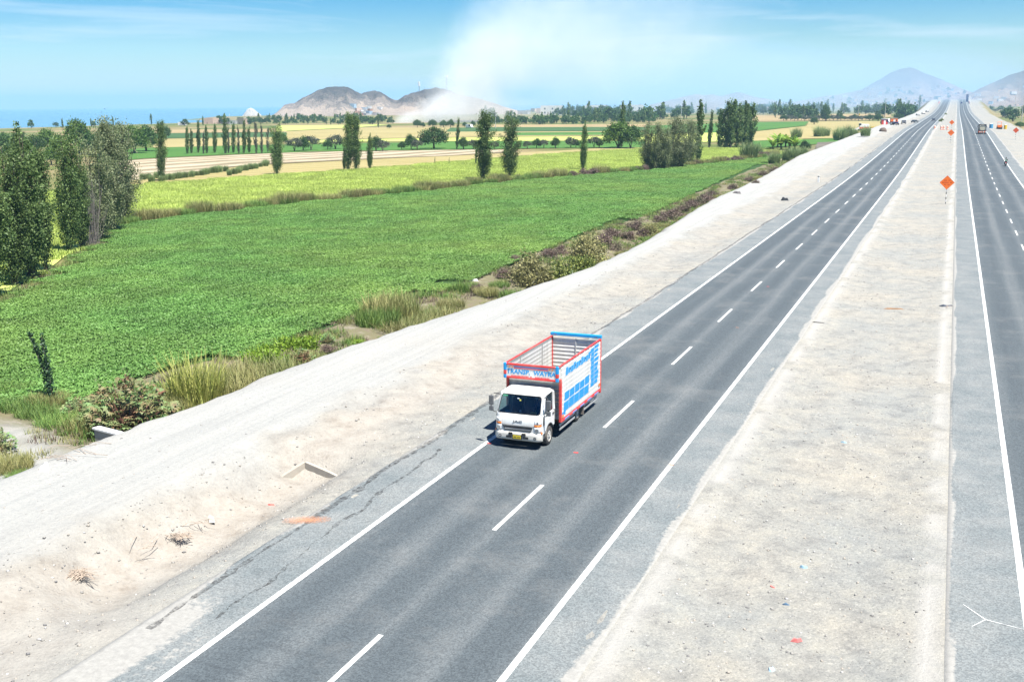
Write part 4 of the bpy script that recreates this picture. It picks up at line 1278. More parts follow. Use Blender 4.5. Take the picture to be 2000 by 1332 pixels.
low('olive', 0, 1034, 558, 4.4, 'round olive yellow bush beside the dirt track', 'round_bush', 'bush')
low('grass', 2, 1000, 585, 2.6, 'grass tuft at the foot of the round olive bush', 'grass_clump', 'grass clump')
low('grass', 0, 1092, 535, 2.0, 'dry weeds behind the wide green bush', 'grass_clump', 'grass clump')
o = low('castor', 0, 640, 668, 1.1, 'little weed among stones by the lime mounds', 'weed_plant', 'weed')
for nm_, k, px, py, sz, lab in [('green', 0, 1088, 540, 4.2, 'dark green bush beside the track, left of a wider one'), ('green', 1, 1130, 526, 4.0, 'wide dark green bush jutting over the dirt track'),
                                ('olive', 1, 1150, 502, 4.6, 'tall olive bush behind the dark green bushes'), ('olive', 0, 1272, 452, 2.8, 'olive bush among the brown scrub')]:
    P = G(px, py, -1.5)
    o = empty('green_bush' if nm_ == 'green' else 'olive_bush', (P[0], P[1], gz(P[0], P[1])), RNG.random() * 6)
    s = sz / 2.7; o.scale = (s, s, s)
    for me, q in zip(BUSH[nm_][k], ('stems', 'foliage')): link(q, me, o)
    tag(o, lab, 'bush')
g = 'brown scrub along the green field'
for i, (px, py, sz) in enumerate([(985, 540, 1.8), (1010, 512, 1.6), (1075, 505, 2.3), (1095, 495, 1.9), (1180, 478, 2.8), (1195, 465, 2.6), (1205, 492, 2.2), (1225, 468, 2.4), (1240, 450, 2.6), (1255, 462, 2.2), (1290, 436, 2.4), (1305, 428, 2.8),
                                  (1320, 422, 2.6), (1335, 415, 2.6), (1350, 408, 3.0), (1365, 402, 3.0), (1380, 396, 3.2), (1392, 388, 3.0), (1430, 372, 2.6), (1462, 356, 2.6), (1490, 345, 2.8), (1475, 362, 2.0), (1512, 338, 3.0), (640, 690, 1.2), (700, 690, 1.3), (930, 570, 1.5), (655, 720, 1.1)]):
    low('brown', i % 3, px, py, sz, 'dry purplish brown shrub in the strip between field and dirt track', 'brown_shrub', 'shrub', g)
g = 'grass tufts along the green field'
for i, (px, py, sz, kd) in enumerate([(1165, 505, 1.8, 'grass'), (1215, 500, 1.6, 'dry'), (1262, 470, 1.8, 'grass'), (1300, 446, 2.0, 'dry'), (1340, 430, 2.0, 'grass'), (1405, 388, 2.2, 'dry'), (1440, 376, 2.2, 'grass'), (1480, 352, 2.6, 'dry'),
                                      (620, 705, 1.6, 'dry'), (880, 600, 2.2, 'dry'), (950, 575, 2.0, 'dry'), (975, 560, 1.8, 'grass'), (40, 800, 2.6, 'grass'), (75, 815, 2.2, 'grass'), (120, 832, 2.4, 'grass'), (170, 840, 2.2, 'dry'), (20, 770, 2.4, 'grass'), (15, 915, 2.0, 'dry'), (40, 935, 1.2, 'grass'), (200, 800, 2.2, 'grass'), (95, 790, 2.0, 'dry')]):
    low(kd, i % 3, px, py, sz, 'weedy grass tuft on the bank of the green field', 'grass_tuft', 'grass tuft', g, hk=.75)
g = 'canes near the banana plants'
for i, (px, py, sz) in enumerate(sorted([(1462, 311, 4.2), (1475, 308, 3.6), (1512, 320, 2.6), (1540, 315, 3.2), (1552, 312, 3.0), (1568, 308, 2.8), (1555, 270, 4.0), (1600, 268, 4.4), (1612, 267, 3.6), (1640, 275, 4.8), (1655, 272, 5.0), (1668, 270, 3.6), (1690, 266, 3.0)])):
    low('cane', i % 2, px, py, sz, ORD[i] + ' cane grass clump from the left near the bend of the dirt track', 'cane_clump', 'canes', g)
for i, (px, py, lab) in enumerate([(1510, 293, 'leftmost banana plant of the clump by the ploughed plot'), (1526, 292, 'second banana plant of the clump'), (1541, 293, 'third banana plant with bright leaves'), (1553, 294, 'banana plant beside the dark bush'), (1534, 288, 'banana plant at the back of the clump'), (1518, 289, 'short banana plant in the clump')]):
    low('ban', i % 2, px, py, 6.0 + (i % 3) * .8, lab, 'banana_plant', 'banana plant', 'banana clump')
px_plant('dark_bush', BRD[1], 1572, 297, 274, 'dark bush at the right end of the banana clump', 'bush', None, nominal=8.)
g = 'shrubs along the back of the green field'
rng = np.random.default_rng(77)
back = [(232, 437), (330, 423), (560, 398), (800, 376), (1000, 353), (1250, 333), (1440, 314), (1520, 303)]
bl = np.array([G(x, y)[:2] for x, y in back]); seg = np.hypot(*np.diff(bl, axis=0).T); cum = np.concatenate([[0], np.cumsum(seg)])
for i in range(92):
    t = cum[-1] * (i + .8 * rng.random()) / 92; k = np.searchsorted(cum, t) - 1; k = max(0, min(k, len(seg) - 1)); q = bl[k] + (bl[k + 1] - bl[k]) * (t - cum[k]) / seg[k]
    kd = ('brown', 'dry', 'grass')[int(rng.integers(0, 3))] if t > cum[-1] * .42 else ('dry', 'grass', 'dry')[int(rng.integers(0, 3))]
    me = (BUSH['brown'] if kd == 'brown' else GRS[kd])[i % 3]
    o = empty('field_edge_shrub', (q[0] + rng.normal() * .5, q[1] + rng.normal() * .7, -1.52), rng.random() * 6.28)
    s = (.95 + .7 * rng.random()); o.scale = (s, s, s * (.75 + .4 * rng.random()))
    for m_, nm in zip(me, ('stems', 'foliage') if kd == 'brown' else ('blades',)): link(nm, m_, o)
    tag(o, 'low weedy shrub on the border between green field and rice', 'shrub', g)
g = 'maize rows in the golden field'
for (a, b, nn) in (((300, 356), (440, 335), 24), ((445, 343), (525, 322), 18), ((278, 352), (318, 346), 8)):
    A, B = G(*a)[:2], G(*b)[:2]
    for i in range(nn):
        q = A + (B - A) * i / (nn - 1) + rng.normal(size=2) * .5
        o = empty('maize_plant', (q[0], q[1], -1.5), rng.random() * 6); s = .42 + .2 * rng.random(); o.scale = (s, s, s * 1.1)
        link('blades', GRS['cane'][i % 2][0], o)
        tag(o, 'dark maize plant in a curved row across the golden field', 'maize', g)
# two-stemmed young poplar by the near field corner
rng = np.random.default_rng(91)
tb = MB(); Vs = []; Fs = []; off = 0
for lx, ly, hh in ((-.95, .1, 3.7), (-.25, 0, 3.65)):
    tb.tube([(0, 0, -.1), (lx * .25, ly * .3, hh * .4), (lx * .8, ly * .8, hh * .8), (lx, ly, hh)], [.06, .045, .03, .012], 6)
    t = .05 + .95 * rng.random(330); C = np.stack([lx * t ** 1.6, ly * t, hh * t], -1) + rng.normal(size=(330, 3)) * (np.array([.10, .10, .08]) * (1.6 - t[:, None]))
    V, F = leaf_quads(C, .16, rng, up=.6, aspect=.8); Vs.append(V); Fs.append(F + off); off += len(V)
me = np_mesh('crown', np.concatenate(Vs), np.concatenate(Fs)); me.materials.append(leafmat('sapling_leaf', (.014, .045, .022), (.05, .10, .045)))
tm = tb.mesh('trunk'); tm.materials.append(m_bark)
P = G(103, 787, -1.6); o = empty('poplar_sapling', tuple(P), .25); link('trunk', tm, o); link('crown', me, o)
tag(o, 'young two stemmed poplar sapling at the near corner of the green field', 'sapling')


# --- crops nobody could count: scattered patches
def scatter(name, protos, pts, rot, scl, label, cat, z=0.0):
    coll = bpy.data.collections.new(name + '_patches')
    for i, me in enumerate(protos):
        coll.objects.link(bpy.data.objects.new('%s_patch%d' % (name, i), me))
    me = bpy.data.meshes.new(name)
    me.vertices.add(len(pts)); me.vertices.foreach_set('co', np.asarray(pts, np.float32).ravel())
    for nm, ty, val in (('rotz', 'FLOAT', rot), ('scl', 'FLOAT', scl), ('pick', 'INT', RNG.integers(0, len(protos), len(pts)))):
        a = me.attributes.new(nm, ty, 'POINT'); a.data.foreach_set('value', np.asarray(val, np.int32 if ty == 'INT' else np.float32))
    o = link(name, me)
    ng = bpy.data.node_groups.new(name, 'GeometryNodeTree')
    ng.interface.new_socket('Geometry', in_out='INPUT', socket_type='NodeSocketGeometry')
    ng.interface.new_socket('Geometry', in_out='OUTPUT', socket_type='NodeSocketGeometry')
    nn, ll = ng.nodes, ng.links
    gi = nn.new('NodeGroupInput'); go = nn.new('NodeGroupOutput')
    ci = nn.new('GeometryNodeCollectionInfo'); ci.inputs['Collection'].default_value = coll
    ci.inputs['Separate Children'].default_value = True; ci.inputs['Reset Children'].default_value = True
    ip = nn.new('GeometryNodeInstanceOnPoints'); ip.inputs['Pick Instance'].default_value = True
    def na(nm, ty):
        q = nn.new('GeometryNodeInputNamedAttribute'); q.data_type = ty; q.inputs['Name'].default_value = nm; return q.outputs[0]
    cx = nn.new('ShaderNodeCombineXYZ'); ll.new(na('rotz', 'FLOAT'), cx.inputs['Z'])
    ll.new(gi.outputs[0], ip.inputs['Points']); ll.new(ci.outputs[0], ip.inputs['Instance'])
    ll.new(na('pick', 'INT'), ip.inputs['Instance Index']); ll.new(cx.outputs[0], ip.inputs['Rotation']); ll.new(na('scl', 'FLOAT'), ip.inputs['Scale'])
    ll.new(ip.outputs[0], go.inputs[0])
    md = o.modifiers.new('scatter', 'NODES'); md.node_group = ng
    tag(o, label, cat, kind='stuff')
    return o


def grid_points(poly, step, ang, jit, margin=0.0):
    c, s = math.cos(ang), math.sin(ang)
    Q = poly @ np.array([[c, -s], [s, c]])
    x0, y0 = Q.min(0); x1, y1 = Q.max(0)
    A, B = np.meshgrid(np.arange(x0, x1, step), np.arange(y0, y1, step))
    P = np.stack([A.ravel(), B.ravel()], -1) + (RNG.random((A.size, 2)) - .5) * jit
    P = P @ np.array([[c, s], [-s, c]])
    ok = inside(poly, P)
    if margin:
        for dx, dy in ((margin, 0), (-margin, 0), (0, margin), (0, -margin)): ok &= inside(poly, P + [dx, dy])
    return P[ok]


def bean_patch(seed, S=3.0, nl=2300):
    rng = np.random.default_rng(seed)
    xy = (rng.random((nl, 2)) - .5) * S * 1.08
    ro = .5 + .5 * np.sin(xy[:, 0] * 2 * np.pi / .75)
    z = .10 + .07 * ro + .22 * rng.random(nl) ** .6 * (.55 + .45 * vnoise(xy[:, 0] * 2 + 9, xy[:, 1] * 2 + seed, 3))
    V, F = leaf_quads(np.stack([xy[:, 0], xy[:, 1], z], -1), .095 + .07 * rng.random(nl), rng, aspect=.85, flat=1.9)
    me = np_mesh('bean_patch', V, F); me.materials.append(m_crop)
    return me


pts = grid_points(P_GREEN, 2.8, .05, .5, .35)
# only where the field can be seen from the road side
zz = np.full(len(pts), -1.56)
scatter('bean_plants', [bean_patch(500 + i) for i in range(4)], np.column_stack([pts, zz]), RNG.integers(0, 2, len(pts)) * np.pi, .92 + .2 * RNG.random(len(pts)),
        'dense low bean crop covering the near green field', 'crop')


def rice_patch(seed, S=4.0, nb=700):
    rng = np.random.default_rng(seed)
    b = np.column_stack([(rng.random((nb, 2)) - .5) * S * 1.05, np.zeros(nb)])
    V, F = blades(b, .32 + .22 * rng.random(nb), .10, rng, .5, 2, .5)
    me = np_mesh('rice_patch', V, F); me.materials.append(m_riceb)
    return me


pts = grid_points(P_RICE, 3.9, .3, .6, 1.2)
scatter('rice_plants', [rice_patch(520 + i) for i in range(3)], np.column_stack([pts, np.full(len(pts), -1.5)]), RNG.random(len(pts)) * 6.28, .9 + .25 * RNG.random(len(pts)),
        'even yellow green rice crop beyond the green field', 'crop')


def tuft_patch(seed, mat, nb=60, h=.4, w=1.0):
    return grass_mesh(seed, w, h, nb, .03, mat)[0]


# weeds on the strip between track and field, along the left tree row and behind the field
rng = np.random.default_rng(8)
cand = np.column_stack([-40.5 + 13 * rng.random(11000), 30 + 300 * rng.random(11000) ** 1.5])
wob = -31.0 - edge_x(cand[:, 1])
dens = fbm(cand[:, 0] * .35, cand[:, 1] * .35, 3, 88)
ok = (cand[:, 0] + wob < -32.4) & (dens > .43) & ~((cand[:, 1] + .25 * (cand[:, 0] + 33) < 35) & (cand[:, 0] < -31) & (rng.random(len(cand)) < .93))
c1 = cand[ok]
left = np.array([G(x, y)[:2] for x, y in ((0, 600), (100, 548), (200, 472), (240, 438))])
t = rng.random(900) * 3; k = t.astype(int); c2 = left[k] + (left[k + 1] - left[k]) * (t - k)[:, None] + np.column_stack([-2.2 * rng.random(900) + .3, 1.8 * rng.random(900)])
c3 = np.column_stack([-46 - 8 * rng.random(260), 36 + 9 * rng.random(260)])
c3 = c3[c3[:, 1] < 44]
pw = np.concatenate([c1, c2, c3])
zw = ground_z(pw[:, 0], pw[:, 1])
scatter('grass', [tuft_patch(540, m_grs), tuft_patch(541, m_dryg), tuft_patch(542, m_dryg, 40, .3), tuft_patch(543, m_grs, 50, .55), tuft_patch(544, m_brn, 50, .35)],
        np.column_stack([pw, zw]), rng.random(len(pw)) * 6.28, .45 + .9 * rng.random(len(pw)), 'rough weeds and dry grass on the banks around the green field', 'grass')

# ================================================================== THE CARGO TRUCK
DUST = (.32, .28, .23)
m_white = paint('cab_white', (.66, .67, .65), .32, var=.06, scale=3, dirt=DUST + (.5,), coat=.3)
m_slat = paint('slat_white', (.60, .60, .57), .45, var=.07, scale=4, dirt=DUST + (.45,))
m_galv = paint('galvanised', (.46, .46, .45), .5, .3, var=.10, scale=5, dirt=(.25, .23, .20, .5))
m_red = paint('truck_red', (.58, .030, .028), .45, var=.14, scale=5, dirt=(.55, .27, .22, .55))
m_blue = paint('truck_blue', (.012, .27, .60), .4, var=.08, scale=5)
m_lilac = paint('pin_stripe', (.20, .24, .50), .45, var=.1, scale=5)
m_blk = paint('black_plastic', (.022, .023, .025), .55, var=.2, scale=8, dirt=DUST + (.12,))
m_grey = paint('grey_plastic', (.10, .105, .11), .5, var=.15, scale=8, dirt=DUST + (.2,))
m_tyre = paint('tyre', (.035, .034, .033), .85, var=.25, scale=9, dirt=DUST + (.55,))
m_rim = paint('wheel_rim', (.50, .48, .44), .5, var=.12, scale=8, dirt=DUST + (.5,))
m_chas = paint('chassis', (.045, .043, .04), .7, var=.2, scale=6, dirt=DUST + (.4,))
m_lamp = paint('lamp_lens', (.62, .64, .64), .12, var=.08, scale=20, coat=.6)
m_amber = paint('amber_lens', (.72, .20, .03), .2, var=.1, scale=12, coat=.5)
m_chrome = paint('chrome', (.45, .46, .47), .18, .85, var=.05)
m_plate = paint('number_plate', (.72, .56, .03), .45, var=.05)
m_seatm = paint('seat_cloth', (.09, .09, .10), .9, var=.3)
m_skin = paint('skin', (.30, .17, .11), .6, var=.1)
m_shirt = paint('dark_shirt', (.05, .055, .09), .9, var=.2)
m_hair = paint('hair', (.012, .010, .009), .7)
m_wood = paint('deck_wood', (.20, .15, .10), .9, var=.3, scale=4)
m_letr = paint('letter_red', (.55, .05, .04), .5)

m_glass, n, l, out = nodes('windscreen_glass')
gl = N(n, 'ShaderNodeBsdfGlossy', Roughness=.03); gl.inputs['Color'].default_value = (.9, .95, .97, 1)
tr = n.new('ShaderNodeBsdfTransparent'); tr.inputs['Color'].default_value = (.62, .76, .76, 1)
fr = N(n, 'ShaderNodeFresnel', IOR=1.5)
tc = n.new('ShaderNodeTexCoord'); nz = N(n, 'ShaderNodeTexNoise', Scale=3.0, Detail=4.0); l.new(tc.outputs['Object'], nz.inputs['Vector'])
ad = N(n, 'ShaderNodeMath', operation='MULTIPLY_ADD'); l.new(nz.outputs['Fac'], ad.inputs[0]); ad.inputs[1].default_value = .08; l.new(fr.outputs['Fac'], ad.inputs[2])
ms = n.new('ShaderNodeMixShader'); l.new(ad.outputs[0], ms.inputs[0]); l.new(tr.outputs[0], ms.inputs[1]); l.new(gl.outputs[0], ms.inputs[2])
l.new(ms.outputs[0], out.inputs['Surface'])

TR = empty('cargo_truck', (-15.22, 38.0, 0.0))
tag(TR, 'white cargo truck with open slatted box and red and blue trim on the highway', 'truck')

# chassis, axles
mb = MB()
for sx in (-.42, .42): mb.bb(sx - .04, sx + .04, .5, 7.0, .50, .68)
for y in (1.7, 2.6, 3.6, 5.2, 6.2, 6.95): mb.bb(-.42, .42, y - .04, y + .04, .54, .64)
mb.tube([(-.85, .95, .38), (.85, .95, .38)], .06, 8); mb.tube([(-.85, 4.45, .38), (.85, 4.45, .38)], .09, 8)
mb.disc((0, 4.45, .38), (1, 0, 0), .2, .3, 12)
mb.build('chassis', m_chas, TR)
mb = MB(); mb.bb(-.95, -.5, 2.2, 3.2, .42, .72); mb.build('fuel_tank', m_grey, TR, bevel=.03)
mb = MB(); mb.bb(.52, .9, 2.3, 2.8, .45, .7); mb.build('battery_box', m_blk, TR, bevel=.02)


def wheel(x, y, r, w, parent):
    s = 1 if x > 0 else -1
    mb = MB()
    n_ = 28
    prof_ = [(-w / 2, r * .62), (-w / 2, r * .93), (-w * .38, r), (w * .38, r), (w / 2, r * .93), (w / 2, r * .62)]
    mb.grid(lambda u, v: (prof_[min(5, int(round(v * 5)))][0], prof_[min(5, int(round(v * 5)))][1] * math.cos(2 * math.pi * u), prof_[min(5, int(round(v * 5)))][1] * math.sin(2 * math.pi * u)), n_, 5)
    for k in range(26):
        a = 2 * math.pi * k / 26
        mb.box((0, math.cos(a) * r * .995, math.sin(a) * r * .995), (w * .74, .03, .014), Matrix.Rotation(a + math.pi / 2, 3, 'X'))
    t = mb.build('wheel', m_tyre, parent, (x, y, r))
    mb = MB()
    mb.disc((s * w * .30, 0, 0), (1, 0, 0), r * .63, .05, 24)
    mb.tube([(s * w * .30, 0, 0), (s * w * .50, 0, 0)], [r * .64, r * .66], 24, False)
    for k in range(8):
        a = 2 * math.pi * k / 8
        mb.disc((s * (w * .33 + .02), math.cos(a) * r * .45, math.sin(a) * r * .45), (1, 0, 0), r * .085, .012, 8)
    mb.tube([(s * w * .3, 0, 0), (s * w * .52, 0, 0)], [r * .26, r * .2], 12)
    rim = mb.build('rim', m_rim, t)
    mb = MB()
    for k in range(6):
        a = 2 * math.pi * k / 6 + .3
        mb.disc((s * w * .49, math.cos(a) * r * .3, math.sin(a) * r * .3), (1, 0, 0), .018, .03, 6)
    mb.build('wheel_nuts', m_chrome, t)
    return t


for sx in (-1, 1):
    wheel(sx * .87, .95, .385, .23, TR)
    wheel(sx * .88, 4.45, .385, .24, TR)
    wheel(sx * .62, 4.45, .385, .22, TR)

# ---- cab shell
BW, TW = .99, .92          # half widths at belt and roof


def fy(x, z):
    """front face y for a given x and z (rounded corners, raked screen)"""
    a = abs(x) / BW
    c = .02 * a * a + .17 * max(0, a - .80) ** 2 / .04
    if z < 1.05: return c + .03 * (1.05 - z) * 0
    if z < 1.42: return c + .27 * (z - 1.05) ** 1.2
    return c + .0824 + .60 * (z - 1.42)


def hw(z):
    return BW if z < 1.42 else BW + (TW - BW) * (z - 1.42) / .75


mb = MB()
mb.grid(lambda u, v: ((2 * u - 1) * BW, fy((2 * u - 1) * BW, .62 + .80 * v), .62 + .80 * v), 24, 10)
mb.build('front_panel', m_white, TR, solid=.03)
# windscreen frame and pillars
scr = lambda u, v, k=1.0, off=0.0: ((2 * u - 1) * hw(1.42 + .66 * v) * .905 * k, fy((2 * u - 1) * hw(1.42 + .66 * v) * .905 * k, 1.42 + .66 * v) + off, 1.42 + .66 * v)
mb = MB(); mb.grid(lambda u, v: scr(u, .03 + .94 * v, .985, .018), 16, 8)
mb.build('windscreen', m_glass, TR, fix=False)
mb = MB()                   # black gasket ring
ru, rv = .055, .15
arc = lambda cu, cv, a0: [(cu + ru * math.cos(a), cv + rv * math.sin(a)) for a in np.linspace(a0, a0 + math.pi / 2, 6)]
corn = [arc(ru, rv, math.pi), arc(1 - ru, rv, 1.5 * math.pi), arc(1 - ru, 1 - rv, 0), arc(ru, 1 - rv, .5 * math.pi)]
ring = corn[0] + [(u, 0) for u in np.linspace(.15, .85, 9)] + corn[1] + [(1, v) for v in np.linspace(.3, .7, 4)] + corn[2] + [(u, 1) for u in np.linspace(.85, .15, 9)] + corn[3] + [(0, v) for v in np.linspace(.7, .3, 4)] + corn[0][:1]
mb.tube([scr(u, v, 1.0, -.004) for u, v in ring], .019, 6, False)
mb.build('windscreen_gasket', m_blk, TR)
for c_, k_ in zip(corn, ((0, 0), (1, 0), (1, 1), (0, 1))):
    mb = MB(); pts_ = [scr(k_[0], k_[1], 1.0, -.002)] + [scr(u, v, 1.0, -.002) for u, v in c_]
    mb.add(pts_, [(0, i, i + 1) for i in range(1, len(pts_) - 1)]); mb.build('screen_corner', m_white, TR, solid=.008)
for s in (-1, 1):
    mb = MB()
    def pil(u, v, s=s):
        z = 1.42 + .72 * v; x0 = hw(z) * .90; x1 = hw(z)
        x = x0 + (x1 - x0) * min(1, u * 1.35)
        back = max(0, u - .74) * .45
        return (s * x, fy(x, z) + back, z)
    mb.grid(pil, 8, 8)
    mb.build('pillar', m_white, TR, solid=.025)
# roof
mb = MB()
def roof(u, v):
    x = (2 * u - 1) * (TW + .012); e = abs(2 * u - 1)
    y = fy(0, 2.08) + .0 + 1.10 * v
    z = 2.08 + .115 * math.sin(min(1, v * 3.2) * math.pi / 2) + .01 * (1 - e * e) - .09 * max(0, e - .86) ** 2 / .02 - .05 * max(0, v - .9) / .1
    return (x, y + (.02 * e * e + .17 * max(0, e - .8) ** 2 / .04) * (1 - v), z)
mb.grid(roof, 20, 14)
mb.build('roof', m_white, TR, solid=.02)
# back wall, floor
mb = MB(); mb.bb(-.95, .95, 1.545, 1.575, .72, 2.14); mb.build('back_wall', m_white, TR)
mb = MB(); mb.bb(-.94, .94, .25, 1.54, .80, .84); mb.build('cab_floor', m_blk, TR)
# doors with window opening
for s in (-1, 1):
    def sx(z): return s * hw(z)
    mb = MB()
    arch = [(.46, .62), (.46, .70)] + [(.95 - .49 * math.cos(a), .42 + .47 * math.sin(a)) for a in np.linspace(.62, math.pi - .62, 9)] + [(1.44, .70), (1.55, .70)]
    poly = [(.19, .62)] + arch + [(1.55, 1.36), (.24, 1.36), (.17, 1.05)]
    mb.prism(poly, 'x', s * (BW - .03), s * BW)
    dr = mb.build('door', m_white, TR, bevel=.008)
    mb = MB()                                          # window frame: rear post, top rail, sloping front post
    def seg_(p, q, w):
        a = Vector((sx(p[1]), p[0], p[1])); b = Vector((sx(q[1]), q[0], q[1])); mb.tube([a, b], w, 6)
    seg_((1.52, 1.34), (1.50, 2.12), .035); seg_((.55, 2.10), (1.50, 2.12), .03); seg_((.25, 1.36), (.62, 2.10), .022)
    mb.bb(min(s * .95, s * .99), max(s * .95, s * .99), 1.36, 1.56, 1.34, 2.10)
    mb.build('window_frame', m_white, dr)
    mb = MB(); zz = [(.30, 1.37), (1.36, 1.37), (1.36, 2.07), (.64, 2.07)]
    if s < 0:
        mb.add([(sx(z) * .985, y, z) for y, z in zz], [(0, 1, 2, 3)]); mb.build('window_pane', m_glass, dr, fix=False)
    else:                                              # driver's window wound half down
        zz = [(.30, 1.37), (1.36, 1.37), (1.36, 1.62), (.40, 1.62)]
        mb.add([(sx(z) * .985, y, z) for y, z in zz], [(0, 1, 2, 3)]); mb.build('window_pane', m_glass, dr, fix=False)
    mb = MB(); mb.bb(min(s * .985, s * 1.01), max(s * .985, s * 1.01), .22, .34, .98, 1.30); mb.build('door_vent', m_blk, dr)
    mb = MB(); mb.bb(min(s * .985, s * 1.02), max(s * .985, s * 1.02), 1.30, 1.46, 1.18, 1.23); mb.build('handle', m_blk, dr)
    # wheel arch lip and step
    mb = MB(); mb.tube([(s * .985, .95 - .50 * math.cos(a), .42 + .48 * math.sin(a)) for a in np.linspace(.5, math.pi - .5, 12)], .022, 6); mb.build('arch_trim', m_grey, TR)
    mb = MB(); mb.bb(min(s * .70, s * .97), max(s * .70, s * .97), .18, .44, .40, .66); mb.build('step', m_grey, TR, bevel=.02)
    mb = MB(); mb.grid(lambda u, v: (s * (.70 + .27 * u), .95 - .47 * math.cos(.25 + (math.pi - .5) * v), .40 + .46 * math.sin(.25 + (math.pi - .5) * v)), 2, 10); mb.build('mudguard', m_blk, TR, solid=.012)
    mb = MB(); mb.box((s * .975, .12, .70), (.05, .10, .06)); mb.build('corner_lamp', m_amber, TR)
    # headlamp: lens over amber over lens, wrapped on the corner
    def lamp(z0, z1, xi, off, mat, nm, par):
        q = MB()
        q.grid(lambda u, v: (s * (xi + (.965 - xi) * u), fy(xi + (.965 - xi) * u, z0 + (z1 - z0) * v) - off, z0 + (z1 - z0) * v), 6, 3)
        return q.build(nm, mat, par, solid=.02)
    hl = lamp(.72, .96, .70, .022, m_lamp, 'headlight', TR)
    lamp(.965, 1.045, .70, .026, m_amber, 'indicator', hl)
    lamp(1.05, 1.22, .72, .022, m_lamp, 'upper_lens', hl)
    q = MB(); q.disc((s * .82, fy(.82, .83) - .04, .83), (0, 1, 0), .075, .03, 16); q.disc((s * .84, fy(.84, 1.14) - .04, 1.13), (0, 1, 0), .045, .03, 14); q.build('reflector', m_chrome, hl)
    # mirrors on tubular arms
    q = MB()
    q.tube([(s * .95, .42, 2.08), (s * 1.10, .30, 2.12), (s * 1.22, .22, 2.06), (s * 1.22, .20, 1.55), (s * 1.12, .24, 1.38), (s * .99, .26, 1.36)], .017, 6)
    mr_ = q.build('mirror', m_blk, TR)
    q = MB(); q.box((s * 1.22, .22, 1.84), (.20, .085, .40)); q.build('mirror_housing', m_grey, mr_, bevel=.03)
    q = MB(); q.box((s * 1.22, .22, 1.50), (.19, .085, .20)); q.build('wide_mirror_housing', m_grey, mr_, bevel=.03)
    q = MB(); q.bb(s * 1.22 - .085, s * 1.22 + .085, .264, .268, 1.67, 2.01); q.build('mirror_glass', m_chrome, mr_)
# grille and bumper
mb = MB()
mb.grid(lambda u, v: ((2 * u - 1) * (.66 - .12 * v * 0 - .10 * (1 - v)), fy(0, 1.0) - .016, .74 + .24 * v), 8, 4)
gr = mb.build('grille', m_grey, TR, solid=.02)
mb = MB(); mb.bb(-.55, .55, -.045, -.02, .79, .845); mb.build('grille_bar', m_chrome, gr, bevel=.008)
mb = MB(); mb.bb(-.63, .63, -.046, -.022, .945, .965); mb.build('grille_moulding', m_chrome, gr)
mb = MB(); mb.bb(-.52, .52, -.040, -.022, .86, .92); mb.build('grille_slot', m_blk, gr)
mb = MB()
mb.grid(lambda u, v: ((2 * u - 1) * 1.0, fy((2 * u - 1) * BW * .999, .8) - .05 + .05 * (1 - math.sin(math.pi * v)) ** 3, .36 + .335 * v), 28, 8)
bu = mb.build('bumper', paint('bumper_cream', (.60, .58, .52), .45, var=.06, scale=4, dirt=DUST + (.4,)), TR, solid=.03)
mb = MB(); mb.bb(-.47, -.24, -.085, -.058, .45, .54); mb.bb(.24, .47, -.085, -.058, .45, .54); mb.bb(-.36, -.20, -.09, -.06, .56, .68); mb.bb(.20, .36, -.09, -.06, .56, .68); mb.build('bumper_vents', m_blk, bu)
for s in (-1, 1):
    mb = MB(); mb.disc((s * .74, -.045, .50), (0, 1, 0), .062, .03, 16); mb.build('fog_lamp', m_blk, bu)
    mb = MB(); mb.disc((s * .74, -.064, .50), (0, 1, 0), .04, .012, 14); mb.build('fog_lens', m_chrome, bu)
mb = MB(); mb.bb(-.20, .20, -.100, -.070, .42, .60); pf = mb.build('plate_holder', m_blk, bu)
mb = MB(); mb.bb(-.165, .165, -.108, -.101, .45, .585); pl_ = mb.build('number_plate', m_plate, TR)
mb = MB()
for k, x in enumerate((-.12, -.08, -.04, .02, .07, .12)): mb.bb(x - .013, x + .013, -.1105, -.1085, .475, .545)
mb.build('plate_marks', m_blk, pl_)
# wipers
for x in (-.42, .22):
    mb = MB(); mb.tube([(x, .105, 1.40), (x + .16, .13, 1.435), (x + .36, .15, 1.445)], .011, 5); mb.tube([(x + .05, .155, 1.48), (x + .52, .14, 1.45)], .008, 5); mb.build('wiper', m_blk, TR)


def text(name, body, size, loc, rot, mat, parent, ext=.004, sx=1.0, bold=0.0, shear=0.0):
    cu = bpy.data.curves.new(name, 'FONT'); cu.body = body; cu.size = size; cu.extrude = ext; cu.offset = bold; cu.shear = shear
    cu.align_x = 'CENTER'; cu.align_y = 'CENTER'; cu.resolution_u = 2
    o = bpy.data.objects.new(name, cu); COL.objects.link(o)
    bpy.context.view_layer.update()
    me = bpy.data.meshes.new_from_object(o.evaluated_get(bpy.context.evaluated_depsgraph_get()))
    bpy.data.objects.remove(o)
    me.materials.clear(); me.materials.append(mat)
    o = link(name, me, parent)
    o.location = loc; o.rotation_euler = rot; o.scale = (sx, 1, 1)
    return o


text('maker_badge', 'JAC', .105, (0, fy(0, 1.12) - .026, 1.125), (R(80), 0, 0), m_grey, TR, .005, 2.3, .002)
